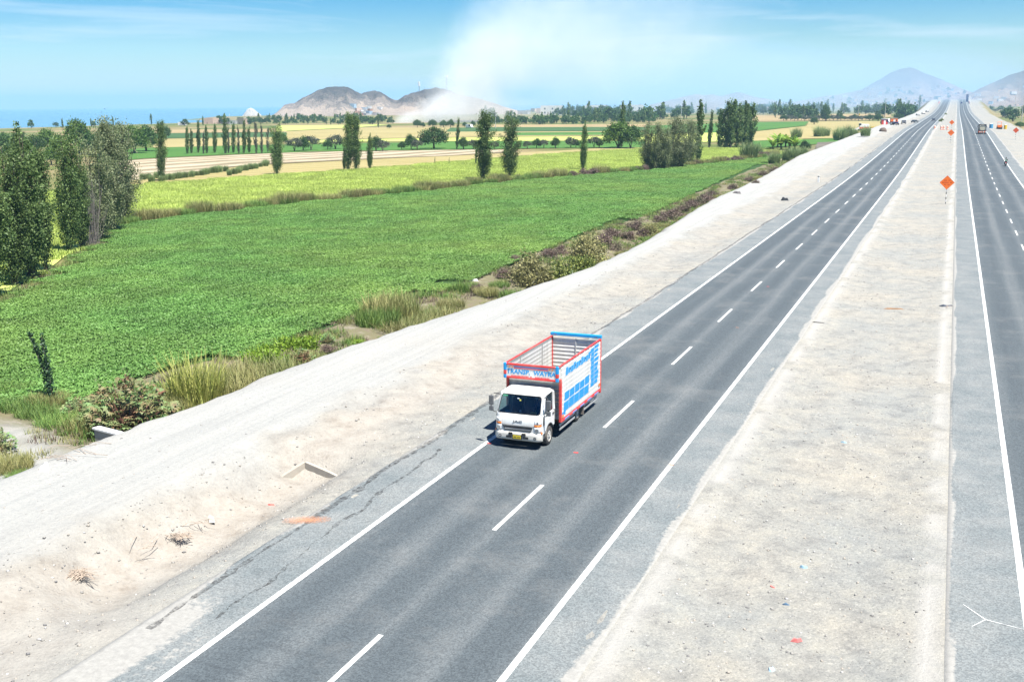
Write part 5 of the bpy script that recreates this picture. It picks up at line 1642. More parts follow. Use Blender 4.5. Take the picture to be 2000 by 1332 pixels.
# cab interior
mb = MB(); mb.bb(-.88, .88, .22, .62, .98, 1.33); mb.bb(-.80, .80, .20, .34, 1.33, 1.38); mb.build('dashboard', m_blk, TR, bevel=.03)
for x in (-.55, 0, .5):
    mb = MB(); mb.bb(x - .24, x + .24, .92, 1.40, .95, 1.10); mb.box((x, 1.42, 1.38), (.46, .12, .62), (R(-8), 0, 0)); mb.box((x, 1.44, 1.78), (.26, .09, .18)); mb.build('seat', m_seatm, TR, bevel=.03)
mb = MB()
mb.tube([(.50 + .19 * math.cos(a), .78 + .19 * math.sin(a) * .75, 1.36 + .19 * math.sin(a) * .55) for a in np.linspace(0, 2 * math.pi, 21)], .016, 6, False)
mb.tube([(.31, .78, 1.36), (.69, .78, 1.36)], .014, 5); mb.tube([(.50, .78, 1.36), (.50, .62, 1.22)], .025, 6); mb.build('steering_wheel', m_blk, TR)
for nm, c, d, col in (('dash_cloth', (-.50, .30, 1.42), (.26, .16, .05), (.16, .35, .48)), ('dash_toy', (-.02, .34, 1.44), (.07, .07, .11), (.7, .7, .7)), ('dash_papers', (-.28, .28, 1.41), (.22, .14, .03), (.55, .42, .30)),
                      ('dash_hat', (.56, .30, 1.43), (.24, .16, .08), (.50, .38, .12)), ('screen_sticker', (-.12, .405, 1.955), (.10, .012, .04), (.75, .78, .78)), ('yellow_sticker', (-.03, .375, 1.90), (.07, .012, .07), (.65, .62, .10)), ('green_sun_strip', (-.70, .455, 2.02), (.22, .012, .06), (.08, .40, .22))):
    mb = MB(); mb.box(c, d); mb.build(nm, paint(nm, col, .7, var=.2, scale=14), TR, bevel=.015)

# ---- cargo box
BX, Y0, Y1, ZB, ZT = 1.15, 1.86, 7.20, .74, 3.03
mb = MB(); mb.bb(-1.12, 1.12, Y0 + .04, Y1 - .04, .72, .80); mb.build('deck', m_wood, TR)
NS = 12
ph = (ZT - ZB - .10) / NS


def slat_mesh(L):
    """pressed sheet slat: flat face with sloping shoulders, along local x, outside is -y"""
    q = MB()
    q.prism([(0.0, .003), (-.018, .020), (-.018, ph - .020), (0.0, ph - .003), (.006, ph - .003), (-.010, ph - .026), (-.010, .026), (.006, .003)], 'x', -L / 2, L / 2)
    return q.mesh('slat')


def wall(name, cx, cy, rz, L, matpair, nposts):
    w = empty(name, (cx, cy, 0)); w.rotation_euler = (0, 0, rz); w.parent = TR
    me = slat_mesh(L); me.materials.append(matpair)
    for k in range(NS):
        link('slat', me, w, None, (0, 0, ZB + .05 + k * ph))
    for k in range(nposts):
        x = -L / 2 + L * (k + .5) / nposts
        q = MB(); q.bb(x - .016, x + .016, .007, .032, ZB, ZT); q.build('post', matpair, w)
        q = MB()
        for j in range(NS): q.bb(x - .010, x + .010, -.022, -.0175, ZB + .05 + j * ph + .05, ZB + .05 + j * ph + ph - .06)
        q.build('rivet_strip', m_slat, w)
    return w


LB = Y1 - Y0
m_slin = paint('slat_worn', (.50, .50, .48), .5, .1, var=.12, scale=4, dirt=(.22, .20, .17, .55))
wr = wall('side_wall', BX, (Y0 + Y1) / 2, R(90), LB, m_slat, 7)
wl_ = wall('side_wall', -BX, (Y0 + Y1) / 2, R(-90), LB, m_slin, 2)
wb = wall('rear_wall', 0, Y1, R(180), 2 * BX - .06, m_white, 1)
wf = wall('front_wall', 0, Y0 + .02, 0, 2 * BX - .06, m_slin, 3)
# red corner posts and rails
for s in (-1, 1):
    mb = MB(); mb.bb(s * BX - .05, s * BX + .05, Y0 - .10, Y0 + .035, ZB - .04, 2.50); mb.build('front_post', m_red, TR, bevel=.012)
    mb = MB(); mb.bb(s * BX - .04, s * BX + .04, Y1 - .03, Y1 + .05, ZB - .16, ZT + .02); mb.build('rear_post', m_red, TR, bevel=.012)
    mb = MB(); mb.bb(s * BX - .036, s * BX + .036, 1.50, Y1 - .02, ZT - .010, ZT + .060); mb.build('top_rail', m_red, TR, bevel=.02)
    mb = MB(); mb.bb(s * BX - .035, s * BX + .040, Y0, Y1, ZB - .07, ZB + .035); sr = mb.build('sill_rail', m_red, TR, bevel=.012)
    mb = MB()
    for k in range(5): mb.bb(s * (BX + .042) - .003, s * (BX + .042) + .003, Y0 + .4 + k * 1.0, Y0 + .95 + k * 1.0, ZB - .06, ZB + .015)
    mb.build('sill_stripe', m_lilac, sr)
    # side guards under the box
    for (ya, yb) in ((1.95, 3.88), (5.08, 7.0)):
        mb = MB(); mb.bb(s * 1.06 - .02, s * 1.06 + .02, ya, yb, .48, .585); mb.bb(s * 1.06 - .02, s * 1.06 + .02, ya, yb, .30, .40)
        for y in (ya + .2, yb - .2): mb.bb(s * 1.03 - .015, s * 1.03 + .015, y - .02, y + .02, .30, .72)
        mb.build('side_guard', m_galv, TR, bevel=.008)
    mb = MB(); mb.bb(s * .92 - .20, s * .92 + .20, 4.96, 4.985, .16, .70); mb.build('mud_flap', paint('mud_flap', (.16, .14, .12), .8, var=.25, dirt=DUST + (.5,)), TR)
    mb = MB(); mb.bb(s * .80 - .10, s * .80 + .10, 7.20, 7.24, .52, .60); mb.build('tail_lamp', m_red, TR)
    for y, z in ((Y0 + .17, ZB + .16), (Y1 - .2, ZB + .26)):
        mb = MB(); mb.bb(s * (BX + .034) - .004, s * (BX + .034) + .004, y - .11, y + .11, z - .07, z + .07); mb.build('reflector_plate', m_amber, TR)
mb = MB(); mb.bb(-1.0, 1.0, 7.12, 7.19, .36, .50); mb.build('rear_bumper', m_galv, TR)
mb = MB(); mb.bb(-BX - .06, BX + .06, Y1 - .08, Y1 + .09, ZT + .07, ZT + .21); rb = mb.build('rear_bar', m_blue, TR, bevel=.02)
mb = MB()
for x in (-1.0, -.93, .93, 1.0): mb.disc((x, Y1 - .085, ZT + .14), (0, 1, 0), .02, .012, 8)
mb.build('bar_lamps', m_chrome, rb)
# header board over the cab
H0, H1, HY = 2.47, 3.02, 1.48
mb = MB(); mb.bb(-1.10, 1.10, HY, HY + .05, H0 + .08, H1 - .03); hd = mb.build('header_board', m_white, TR)
mb = MB(); mb.bb(-1.06, 1.06, HY + .02, Y0 - .05, H0 + .06, H0 + .10); mb.build('header_floor', m_galv, hd)
for s in (-1, 1):
    mb = MB(); mb.bb(s * (BX - .02) - .015, s * (BX - .02) + .015, HY + .06, Y0 + .02, H0 + .06, ZT - .015); mb.build('header_side', m_slat, hd)
    mb = MB(); mb.bb(s * (BX - .02) - .02, s * (BX - .02) + .025, HY + .05, Y0 - .1, H0, H0 + .06); mb.build('header_side_rail', m_red, hd)
    for z0, z1, m_ in ((H0 - .01, H0 + .15, m_blue), (H0 + .15, H0 + .32, m_red), (H0 + .32, H1 + .085, m_blue)):
        mb = MB(); mb.bb(s * 1.13 - .065, s * 1.13 + .065, HY - .035, HY + .075, z0, z1 - .001); mb.build('corner_cap', m_, hd, bevel=.025)
mb = MB(); mb.bb(-1.065, 1.065, HY - .03, HY + .06, H0, H0 + .085); mb.build('lower_rail', m_red, hd, bevel=.02)
mb = MB(); mb.bb(-1.065, 1.065, HY - .03, HY + .06, H1 - .005, H1 + .075); mb.build('upper_rail', m_red, hd, bevel=.02)
mb = MB(); mb.bb(-.74, .74, HY - .012, HY - .001, H1 - .085, H1 - .02); mb.build('blue_band', m_lilac, hd)
mb = MB(); mb.bb(-.74, .74, HY - .012, HY - .001, H1 - .125, H1 - .09); mb.build('red_band', m_red, hd)
for x in (-.93, -.80, .80, .93):
    mb = MB(); mb.box((x, HY - .02, H1 - .07), (.05, .04, .05)); mb.build('marker_lamp', m_amber, hd, bevel=.01)
text('header_lettering', 'TRANSP.  WAYRA', .265, (0.0, HY - .004, H0 + .285), (R(90), 0, 0), m_blue, hd, .003, 1.0, .007, .10)
mb = MB(); rng = np.random.default_rng(3); x = -.86
while x < .80:
    w = .03 + .03 * rng.random()
    if not -.12 < x < -.02 and not .05 < x < .14: mb.bb(x, x + w, HY - .010, HY - .001, H0 + .100, H0 + .135)
    x += w + .018
mb.build('header_small_print', m_letr, hd)

# painted lettering blocks on the side wall, one plate per slat row so that they follow the pressing
def plates(name, spec, mat):
    """spec: (u0, u1, v0, v1, slant) in fractions of the wall; follows each slat's flat face"""
    for (u0, u1, v0, v1, sl) in spec:
        q = MB()
        for k in range(NS):
            z0 = ZB + .05 + k * ph + .020; z1 = ZB + .05 + k * ph + ph - .020
            a = ZB + v0 * (ZT - ZB); b = ZB + v1 * (ZT - ZB)
            if b < z0 or a > z1: continue
            c0, c1 = max(z0, a), min(z1, b)
            y0 = Y0 + u0 * LB; y1 = Y0 + u1 * LB; s0 = sl * (c0 - a); s1 = sl * (c1 - a)
            X = BX + .0185
            q.add([(X, y0 + s0, c0), (X, y1 + s0, c0), (X, y1 + s1, c1), (X, y0 + s1, c1), (X + .004, y0 + s0, c0), (X + .004, y1 + s0, c0), (X + .004, y1 + s1, c1), (X + .004, y0 + s1, c1)],
                  [(0, 3, 2, 1), (4, 5, 6, 7), (0, 1, 5, 4), (1, 2, 6, 5), (2, 3, 7, 6), (3, 0, 4, 7)])
            g0 = z1; g1 = ZB + .05 + (k + 1) * ph + .020
            if b > g1 and a < g0:      # the painted groove between two slats
                X2 = BX + .0184
                q.add([(X2, y0 + s1, g0), (X2, y1 + s1, g0), (X2, y1 + s1, g1), (X2, y0 + s1, g1)], [(0, 1, 2, 3)])
        if q.v: q.build(name, mat, TR)


sp = []
for k in range(10):                                   # upper line of letters
    u = .10 + .062 * k
    sp.append((u, u + .054, .775 + .012 * (k % 2), .915 - .012 * ((k * 7) % 3), .25))
    if k % 2: sp.append((u + .046, u + .062, .83, .865, 0))
for k in range(5):                                    # two lines of large letters
    u = .075 + .125 * k
    sp.append((u, u + .112, .325, .475 - .012 * (k % 2), .12)); sp.append((u - .02, u + .098, .135, .295 + .012 * (k % 2), .12))
sp.append((.015, .10, .075, .135, .3))
for k in range(9):                                    # tall letters near the rear
    v = .20 + .084 * k
    sp.append((.725 + .012 * (k % 2), .815, v, v + .076, .1)); sp.append((.825, .91 + .015 * (k % 3), v + .008 + .02 * (k > 4), v + .080 + .02 * (k > 4), .1))
plates('side_lettering', sp, m_blue)


# ---- people: one skinned body each
def skin_body(name, joints, edges, parent, mat, sub=2):
    me = bpy.data.meshes.new(name)
    keys = list(joints)
    me.from_pydata([joints[k][0] for k in keys], [(keys.index(a), keys.index(b)) for a, b in edges], [])
    o = link(name, me, parent, mat)
    md = o.modifiers.new('skin', 'SKIN')
    sv = me.skin_vertices[0].data
    for i, k in enumerate(keys):
        r = joints[k][1]; sv[i].radius = r if isinstance(r, tuple) else (r, r); sv[i].use_root = (i == 0)
    md.use_smooth_shade = True
    sb = o.modifiers.new('sub', 'SUBSURF'); sb.levels = sub; sb.render_levels = sub
    return o


def head(loc, parent, helmet=None, skin=None, fwd=(0, -1, 0)):
    """head with face parts; fwd is -y"""
    mb = MB()
    def sph(c, r, nu=14, nv=10):
        mb.grid(lambda u, v: (c[0] + r[0] * math.cos(2 * math.pi * u) * math.sin(math.pi * v), c[1] + r[1] * math.sin(2 * math.pi * u) * math.sin(math.pi * v), c[2] - r[2] * math.cos(math.pi * v)), nu, nv)
    sph((0, 0, 0), (.075, .095, .115)); sph((0, -.05, -.06), (.05, .05, .05)); sph((0, -.10, -.01), (.013, .022, .025), 8, 6)
    for s in (-1, 1): sph((s * .075, .01, 0), (.012, .02, .032), 8, 6)
    o = mb.build('head', skin or m_skin, parent, loc)
    mb = MB(); 
    for s in (-1, 1): sph((s * .03, -.088, .012), (.012, .008, .008), 8, 6)
    mb.bb(-.025, .025, -.098, -.085, -.062, -.055)
    mb.build('face_marks', m_blk, o)
    mb = MB(); r = (.083, .10, .10) if not helmet else (.125, .145, .135)
    mb.grid(lambda u, v: (r[0] * math.cos(2 * math.pi * u) * math.sin(math.pi * .58 * v), .02 + r[1] * math.sin(2 * math.pi * u) * math.sin(math.pi * .58 * v), .03 + r[2] * math.cos(math.pi * .58 * v)), 16, 8)
    mb.build('helmet' if helmet else 'hair', helmet or m_hair, o)
    return o


DRV = empty('person', (-15.22 + .50, 39.28, 1.10))
tag(DRV, 'driver in a dark shirt sitting at the wheel of the cargo truck', 'person')
J = {'pelvis': ((0, 0, 0), (.15, .12)), 'chest': ((0, -.02, .38), (.17, .11)), 'neck': ((0, -.04, .52), (.06, .06)), 'nape': ((0, -.05, .60), (.05, .05)),
     'shl': ((-.19, -.03, .44), .06), 'ell': ((-.25, -.22, .22), .045), 'hal': ((-.16, -.44, .26), .035), 'shr': ((.19, -.03, .44), .06), 'elr': ((.26, -.22, .22), .045), 'har': ((.16, -.44, .26), .035),
     'kl': ((-.13, -.42, .04), .08), 'al': ((-.13, -.52, -.22), .05), 'kr': ((.13, -.42, .04), .08), 'ar': ((.13, -.52, -.22), .05)}
E_ = [('pelvis', 'chest'), ('chest', 'neck'), ('neck', 'nape'), ('chest', 'shl'), ('shl', 'ell'), ('ell', 'hal'), ('chest', 'shr'), ('shr', 'elr'), ('elr', 'har'), ('pelvis', 'kl'), ('kl', 'al'), ('pelvis', 'kr'), ('kr', 'ar')]
skin_body('body', J, E_, DRV, m_shirt)
head((0, -.07, .72), DRV)

# ================================================================== OTHER THINGS
def rz_(x, y): return float(prof(y))


m_orange = paint('sign_orange', (.86, .17, .012), .5, var=.05)
m_osign = paint('sign_print', (.55, .07, .008), .6)
m_pole = paint('pole_concrete', (.42, .41, .38), .8, var=.1)
m_conc = paint('concrete', (.33, .32, .29), .9, var=.15, scale=3, bump=.4, dirt=(.28, .24, .18, .6))
m_rock = paint('rock', (.21, .195, .175), .95, var=.35, scale=5, bump=.5)
m_wht = paint('white_paint', (.68, .68, .66), .6, var=.08)
m_cream = paint('tank_cream', (.50, .46, .34), .5, var=.1)
m_yel = paint('yellow_paint', (.60, .40, .03), .5)
m_cyan = paint('sheet_blue', (.06, .25, .42), .6)
m_navy = paint('tractor_blue', (.035, .05, .14), .5, var=.2)
m_dkcar = paint('dark_car', (.025, .03, .04), .3, coat=.5)
m_dglass = paint('dark_glass', (.02, .028, .032), .1, spec=.6)


def diamond_sign(loc, side, label, s=1.0, mat=None):
    r = empty('roadworks_sign', loc)
    q = MB()
    hp = 2.05 * s
    bands = 6
    for k in range(bands):
        q.mi = k % 2
        q.tube([(0, 0, hp * k / bands - (.1 if k == 0 else 0)), (0, 0, hp * (k + 1) / bands)], .045, 8)
    q.build('post', [m_blk, m_wht], r)
    a = side / math.sqrt(2); zc = hp + a * .93
    q = MB(); q.prism([(0, zc - a), (a, zc), (0, zc + a), (-a, zc)], 'y', -.075, -.055); b = q.build('panel', mat or m_orange, r)
    q = MB()
    for j, (n_, w) in enumerate(((5, .9), (8, 1.35), (4, .75))):
        x = -w * a / 2
        for k in range(n_ + 1):
            ww = w * a / (n_ + 1)
            if (j, k) in ((0, 3), (1, 6), (2, 2)): x += ww; continue
            q.bb(x + ww * .12, x + ww * .88, -.080, -.076, zc + a * (.30 - .30 * j) - a * .08, zc + a * (.30 - .30 * j) + a * .08); x += ww
    q.build('panel_print', m_osign, b)
    q = MB()
    for (p0, p1) in (((0, zc - a), (a, zc)), ((a, zc), (0, zc + a)), ((0, zc + a), (-a, zc)), ((-a, zc), (0, zc - a))):
        q.tube([(p0[0] * .96, -.078, zc + (p0[1] - zc) * .96), (p1[0] * .96, -.078, zc + (p1[1] - zc) * .96)], .008, 4)
    q.build('panel_border', m_osign, b)
    tag(r, label, 'sign', 'orange roadworks signs')
    return r


def road_px(px, X):
    """Y on the highway surface where lateral X shows in photo column px"""
    w = None
    lo, hi = 20., 1700.
    for _ in range(50):
        m = (lo + hi) / 2
        c = CR.T @ (np.array([X, m, float(prof(m))]) - [0, 0, CAM_H]); x = 1000 + FPX * c[0] / c[2]
        lo, hi = (m, hi) if (x < px) == (X < 0) else (lo, m)
    return lo


diamond_sign((-.42, 155.2, float(prof(155)) - .2), 1.32, 'nearest orange diamond roadworks sign on a striped post in the median')
diamond_sign((-.9, 345, float(prof(345)) - .2), 1.35, 'second orange diamond sign further along the median')
diamond_sign((-1.2, 455, float(prof(455)) - .2), 1.35, 'farthest orange diamond sign on the median beside the barrels')
diamond_sign((17.6, 372, float(prof(372)) - .4), 1.25, 'darker orange diamond sign on the right verge of the highway', mat=paint('sign_red_orange', (.60, .085, .02), .5))

# striped barrels across the median
q = MB()
for k in range(5):
    q.mi = k % 2; q.tube([(0, 0, .2 * k), (0, 0, .2 * k + .2)], [.30 - .012 * k, .30 - .012 * (k + 1)], 14)
q.mi = 1; q.tube([(0, 0, 1.0), (0, 0, 1.08)], [.2, .1], 10)
bar = q.mesh('traffic_barrel'); bar.materials.append(m_orange); bar.materials.append(m_wht)
for k, x in enumerate((-7.3, -4.9, -4.0, -2.6)):
    o = link('traffic_barrel', bar, None, None, (x, 462, float(prof(462)) - .25)); o.scale = (1.5, 1.5, 1.5)
    tag(o, ['orange and white barrel nearest the left carriageway', 'orange and white barrel second from the left carriageway', 'orange and white barrel third from the left carriageway', 'orange and white barrel nearest the far median sign'][k], 'barrel', 'barrels across the median')
# white delineator
r = empty('delineator_post', (-20.9, 191, gz(-20.9, 191))); r.scale = (1.6, 1.6, 1.35)
q = MB(); q.prism([(-.10, 0), (.10, 0), (.085, .85), (-.085, .85)], 'y', -.07, .07); q.build('post', m_wht, r, bevel=.015)
q = MB(); q.bb(-.086, .086, -.072, .072, .66, .80); q.build('black_band', m_blk, r)
tag(r, 'white delineator post with a black band beside the left shoulder', 'post')


def pole(loc, h, label, arm=0.0, group='utility poles'):
    r = empty('utility_pole', loc)
    q = MB(); q.tube([(0, 0, -.3), (0, 0, h)], [.20, .12], 8); q.build('shaft', m_pole, r)
    if arm:
        q = MB(); q.bb(-arm, arm, -.06, .06, h - .5, h - .36)
        for x in (-arm * .9, -arm * .4, arm * .4, arm * .9): q.tube([(x, 0, h - .36), (x, 0, h - .12)], .05, 6)
        q.build('crossarm', m_pole, r)
    tag(r, label, 'pole', group)


for (bx, by, top, arm, lab) in [(968, 251, 221, 1.6, 'white pole with crossarm behind the leaning poplar'), (1330, 243, 210, 0, 'pale pole standing between the two tree clumps'), (1676, 236, 205, 0, 'pole with a yellow box in front of the cane hedge'),
                                (1728, 235, 195, .9, 'tallest pale pole left of the works site'), (1980, 233, 190, 0, 'tall pole in the field right of the highway'), (1995, 240, 188, 0, 'pole nearest the right edge of the photo'),
                                (1942, 207, 192, 0, 'small hazy pole left of two tall right poles'), (1952, 207, 192, 0, 'small hazy pole beside its twin right of the road'), (450, 250, 224, 0, 'white pole rising above the poplar row near the shore'), (492, 240, 228, 1, 'short pole near the sea under the islet'), (930, 243, 222, 0, 'thin pole half lost in the smoke')]:
    P = G(bx, by, -1.55); pole(tuple(P), (by - top) / FPX * depth(P) / .975, lab, arm)
q = MB(); P = G(1677, 228.5, -1.55); Pb = G(1676, 236, -1.55)
q.box((0, 0, 0), (1.0, .5, 1.3)); o = q.build('meter_box', m_yel, None, (Pb[0] + .7, Pb[1] - .2, 3.0), bevel=.05); tag(o, 'yellow box on the pole before the cane hedge', 'box')


# ---- generic car body from a side profile
def car(name, loc, rz, paintm, label, L=4.4, W=1.75, H=1.5, kind='sedan', cat='car'):
    r = empty(name, loc, rz)
    if kind == 'sedan': pr = [(-L / 2, .35), (-L / 2, .75), (-L * .30, .88), (-L * .17, H - .05), (L * .16, H), (L * .33, .95), (L / 2, .85), (L / 2, .35)]; win = [(-L * .27, .90), (-L * .155, H - .12), (L * .14, H - .09), (L * .27, .95)]
    elif kind == 'van': pr = [(-L / 2, .35), (-L / 2, .95), (-L * .40, 1.1), (-L * .30, H), (L / 2, H), (L / 2, .35)]; win = [(-L * .37, 1.1), (-L * .285, H - .15), (-L * .02, H - .15), (-L * .02, 1.1)]
    else: pr = [(-L / 2, .40), (-L / 2, .95), (-L * .28, 1.05), (-L * .20, H), (L * .08, H), (L * .12, 1.02), (L / 2, 1.0), (L / 2, .40)]; win = [(-L * .25, 1.05), (-L * .185, H - .1), (L * .06, H - .1), (L * .085, 1.05)]
    q = MB(); q.prism(pr, 'x', -W / 2, W / 2); b = q.build('body', paintm, r, bevel=.09)
    q = MB(); q.prism(win, 'x', -W / 2 - .006, W / 2 + .006); q.build('side_windows', m_dglass, r)
    a, c = win[0], win[1]; q = MB(); q.add([(-W * .42, a[0] - .05, a[1] + .03), (W * .42, a[0] - .05, a[1] + .03), (W * .38, c[0] - .05, c[1] + .06), (-W * .38, c[0] - .05, c[1] + .06)], [(0, 1, 2, 3)]); q.build('windscreen', m_dglass, r, solid=.03)
    for y in (-L * .31, L * .31):
        for s in (-1, 1):
            q = MB(); q.disc((s * (W / 2 - .08), y, .33), (1, 0, 0), .33, .2, 16); wv = q.build('wheel', m_tyre, r)
            q = MB(); q.disc((s * (W / 2 + .025), y, .33), (1, 0, 0), .19, .012, 12); q.build('rim', m_rim, wv)
    for s in (-1, 1):
        q = MB(); q.box((s * W * .36, -L / 2 - .005, .68), (.3, .04, .14)); q.build('headlight', m_lamp, r)
        q = MB(); q.box((s * W * .38, L / 2 + .005, .78), (.25, .04, .16)); q.build('tail_lamp', m_red, r)
    tag(r, label, cat)
    return r


car('car', (-11.0, 640, float(prof(640))), 0, m_dkcar, 'small dark car coming down the left carriageway far off')
car('sport_utility_car', (5.2, 1380, float(prof(1380))), R(180), m_navy, 'dark blue vehicle near the crest on the right carriageway', 4.8, 2.0, 2.0, 'van')
P = G(917, 250.5, -1.5); car('van', (P[0], P[1], -1.5), R(70), m_wht, 'white van parked on the far farm track by round trees', 5.2, 2.0, 2.4, 'van', 'van')
P = G(357, 246, -1.5); car('van', (P[0], P[1], -1.5), R(95), m_wht, 'white and blue vehicle on the track near the sea', 7.5, 2.4, 2.8, 'van', 'van')
car('pickup', (-23.0, 560, float(prof(560))), R(8), m_dkcar, 'dark pickup parked on the left verge by the works site', 5.2, 1.9, 1.8, 'pickup', 'pickup')
car('pickup', (-19.0, 590, float(prof(590))), R(-20), m_dkcar, 'low dark vehicle on the shoulder behind the dark pickup', 5.2, 1.9, 1.4, 'pickup', 'pickup')
car('van', (-32.0, 580, float(prof(580)) - .2), R(60), m_wht, 'white and blue van at the works site', 5.2, 2.0, 2.3, 'van', 'van')
car('car', (-25.5, 850, float(prof(850)) - .2), R(20), m_grey, 'grey car parked far up the left verge, nearest of three', 4.4, 1.8, 1.6)
car('car', (-24.0, 930, float(prof(930)) - .2), R(20), m_dkcar, 'dark car parked far up the left verge, middle of three', 4.4, 1.8, 1.6)
car('car', (-23.5, 1030, float(prof(1030)) - .2), R(20), m_grey, 'farthest grey car parked up the left verge', 4.4, 1.8, 1.6)

# ---- tanker lorry seen from behind
r = empty('tanker_truck', (8.75, 405, float(prof(405)))); tag(r, 'black tanker lorry with a cream tank driving away on the right carriageway', 'tanker')
q = MB(); q.bb(-.45, .45, .2, 8.6, .7, .95); q.build('chassis', m_chas, r)
q = MB(); q.tube([(0, .25, 1.95), (0, .3, 1.95), (0, 6.0, 1.95), (0, 6.1, 1.95)], [.8, 1.08, 1.08, .8], 22); q.build('tank', m_cream, r)
q = MB(); q.bb(-1.25, 1.25, 0, .12, .35, 1.25); rp_ = q.build('rear_panel', m_blk, r, bevel=.03)
q = MB()
for k in range(8):
    q.mi = k % 2; x = -1.2 + .3 * k; s = 1 if k < 4 else -1
    q.add([(x, -.006, .55), (x + .3, -.006, .55), (x + .3 + .12 * s, -.006, .95), (x + .12 * s, -.006, .95)], [(0, 1, 2, 3)])
q.build('chevron_strip', [m_orange, m_wht], rp_, fix=False)
q = MB(); 
for x in (-1.15, 1.15): q.bb(x - .06, x + .06, .1, .22, 1.2, 3.3)
q.bb(-1.2, 1.2, .1, .22, 3.2, 3.32); q.bb(-.3, .3, .3, 5.8, 3.02, 3.12); q.build('ladder_frame', m_blk, r)
q = MB(); q.bb(-1.2, 1.2, 6.4, 8.5, .75, 3.15); q.build('cab', m_dkcar, r, bevel=.12)
for s in (-1, 1):
    q = MB(); q.bb(s * 1.42 - .06, s * 1.42 + .06, 7.9, 8.1, 2.0, 2.7); q.tube([(s * 1.1, 8.0, 2.8), (s * 1.42, 8.0, 2.8)], .03, 5); q.build('mirror', m_blk, r)
    for y in (1.2, 2.5, 7.5):
        q = MB(); q.disc((s * 1.0, y, .5), (1, 0, 0), .5, .4, 18); q.build('wheel', m_tyre, r)
    q = MB(); q.bb(s * .95 - .14, s * .95 + .14, -.02, -.001, 1.0, 1.14); q.build('tail_lamp', m_red, rp_)

# ---- motorcycle with rider, seen from behind
r = empty('motorcycle', (10.05, 240, float(prof(240)))); tag(r, 'dark motorcycle on the right edge line of the highway', 'motorcycle')
for y in (.32, 1.62):
    q = MB(); q.tube([(0, y + .31 * math.cos(a), .31 + .31 * math.sin(a)) for a in np.linspace(0, 2 * math.pi, 21)], .055, 8, False); w_ = q.build('wheel', m_tyre, r)
    q = MB(); q.disc((0, y, .31), (1, 0, 0), .22, .02, 14); q.build('rim', m_rim, w_)
q = MB(); q.tube([(0, .32, .31), (0, .7, .5), (0, 1.2, .75), (0, 1.42, .95)], .05, 8); q.tube([(0, 1.62, .31), (0, 1.42, 1.0)], .045, 8); q.box((0, .95, .45), (.3, .42, .34)); q.build('frame', m_blk, r, bevel=.02)
q = MB(); q.box((0, 1.12, .85), (.28, .44, .22)); q.build('fuel_tank', m_dkcar, r, bevel=.07)
q = MB(); q.box((0, .60, .80), (.28, .70, .10)); q.build('seat', m_blk, r, bevel=.04)
q = MB(); q.tube([(-.36, 1.28, 1.08), (0, 1.40, 1.02), (.36, 1.28, 1.08)], .018, 6); q.build('handlebar', m_chrome, r)
q = MB(); q.box((0, .20, .72), (.22, .12, .14)); q.build('tail_lamp', m_red, r); q = MB(); q.box((0, .10, .58), (.2, .02, .14)); q.build('number_plate', m_wht, r)
RD = empty('person', (10.05, 240.62, float(prof(240)) + .86)); tag(RD, 'rider in dark jacket and helmet with a pale green back stripe on the motorcycle', 'person')
J = {'pelvis': ((0, 0, 0), (.16, .14)), 'chest': ((0, .10, .42), (.19, .14)), 'neck': ((0, .13, .56), (.06, .06)), 'nape': ((0, .14, .64), (.055, .055)),
     'shl': ((-.21, .10, .47), .07), 'ell': ((-.34, .34, .25), .055), 'hal': ((-.33, .62, .22), .04), 'shr': ((.21, .10, .47), .07), 'elr': ((.34, .34, .25), .055), 'har': ((.33, .62, .22), .04),
     'kl': ((-.22, .40, -.06), .09), 'al': ((-.20, .22, -.50), .055), 'tl': ((-.20, .38, -.56), .045), 'kr': ((.22, .40, -.06), .09), 'ar': ((.20, .22, -.50), .055), 'tr': ((.20, .38, -.56), .045)}
skin_body('body', J, E_ + [('al', 'tl'), ('ar', 'tr')], RD, paint('black_jacket', (.015, .018, .02), .8))
h_ = head((0, .16, .76), RD, helmet=m_blk); h_.rotation_euler = (0, 0, R(180))
q = MB(); q.box((0, -.085, .30), (.26, .03, .12), (R(-14), 0, 0)); q.build('reflective_stripe', paint('vest_stripe', (.22, .52, .36), .6), RD)

# ---- harvester, tractors and works site
P = G(1684, 256, -1.5); r = empty('combine_harvester', (P[0], P[1], -1.5), R(-75)); tag(r, 'white and red combine harvester working in the golden field', 'harvester')
q = MB(); q.bb(-1.5, 1.5, -1.8, 3.0, 1.0, 1.9); q.build('lower_body', m_red, r, bevel=.1)
q = MB(); q.prism([(-1.5, 1.9), (3.0, 1.9), (3.1, 3.3), (-.6, 3.4), (-.9, 2.6), (-1.5, 2.5)], 'x', -1.45, 1.45); q.build('upper_body', m_wht, r, bevel=.1)
q = MB(); q.bb(-1.3, .2, -1.7, -.6, 2.5, 3.7); q.build('cab', m_dglass, r, bevel=.08); q = MB(); q.bb(-1.4, .3, -1.8, -.5, 3.7, 3.82); q.build('cab_roof', m_wht, r, bevel=.03)
q = MB(); q.prism([(-4.2, .3), (-3.2, .3), (-1.8, 1.2), (-1.8, 1.7), (-3.2, 1.0), (-4.2, .9)], 'x', -2.0, 2.0); q.build('cutter_head', m_wht, r)
q = MB()
for k in range(6):
    a = k * math.pi / 3; q.tube([(-1.9, -4.2 + .55 * math.cos(a), .95 + .55 * math.sin(a)), (1.9, -4.2 + .55 * math.cos(a), .95 + .55 * math.sin(a))], .05, 5)
q.build('reel', m_blk, r)
for s in (-1, 1):
    q = MB(); q.prism([(-1.8, .1), (-2.1, .5), (-1.8, .95), (2.6, .95), (2.9, .5), (2.6, .1)], 'x', s * 1.3 - .25, s * 1.3 + .25); q.build('track', m_blk, r, bevel=.1)


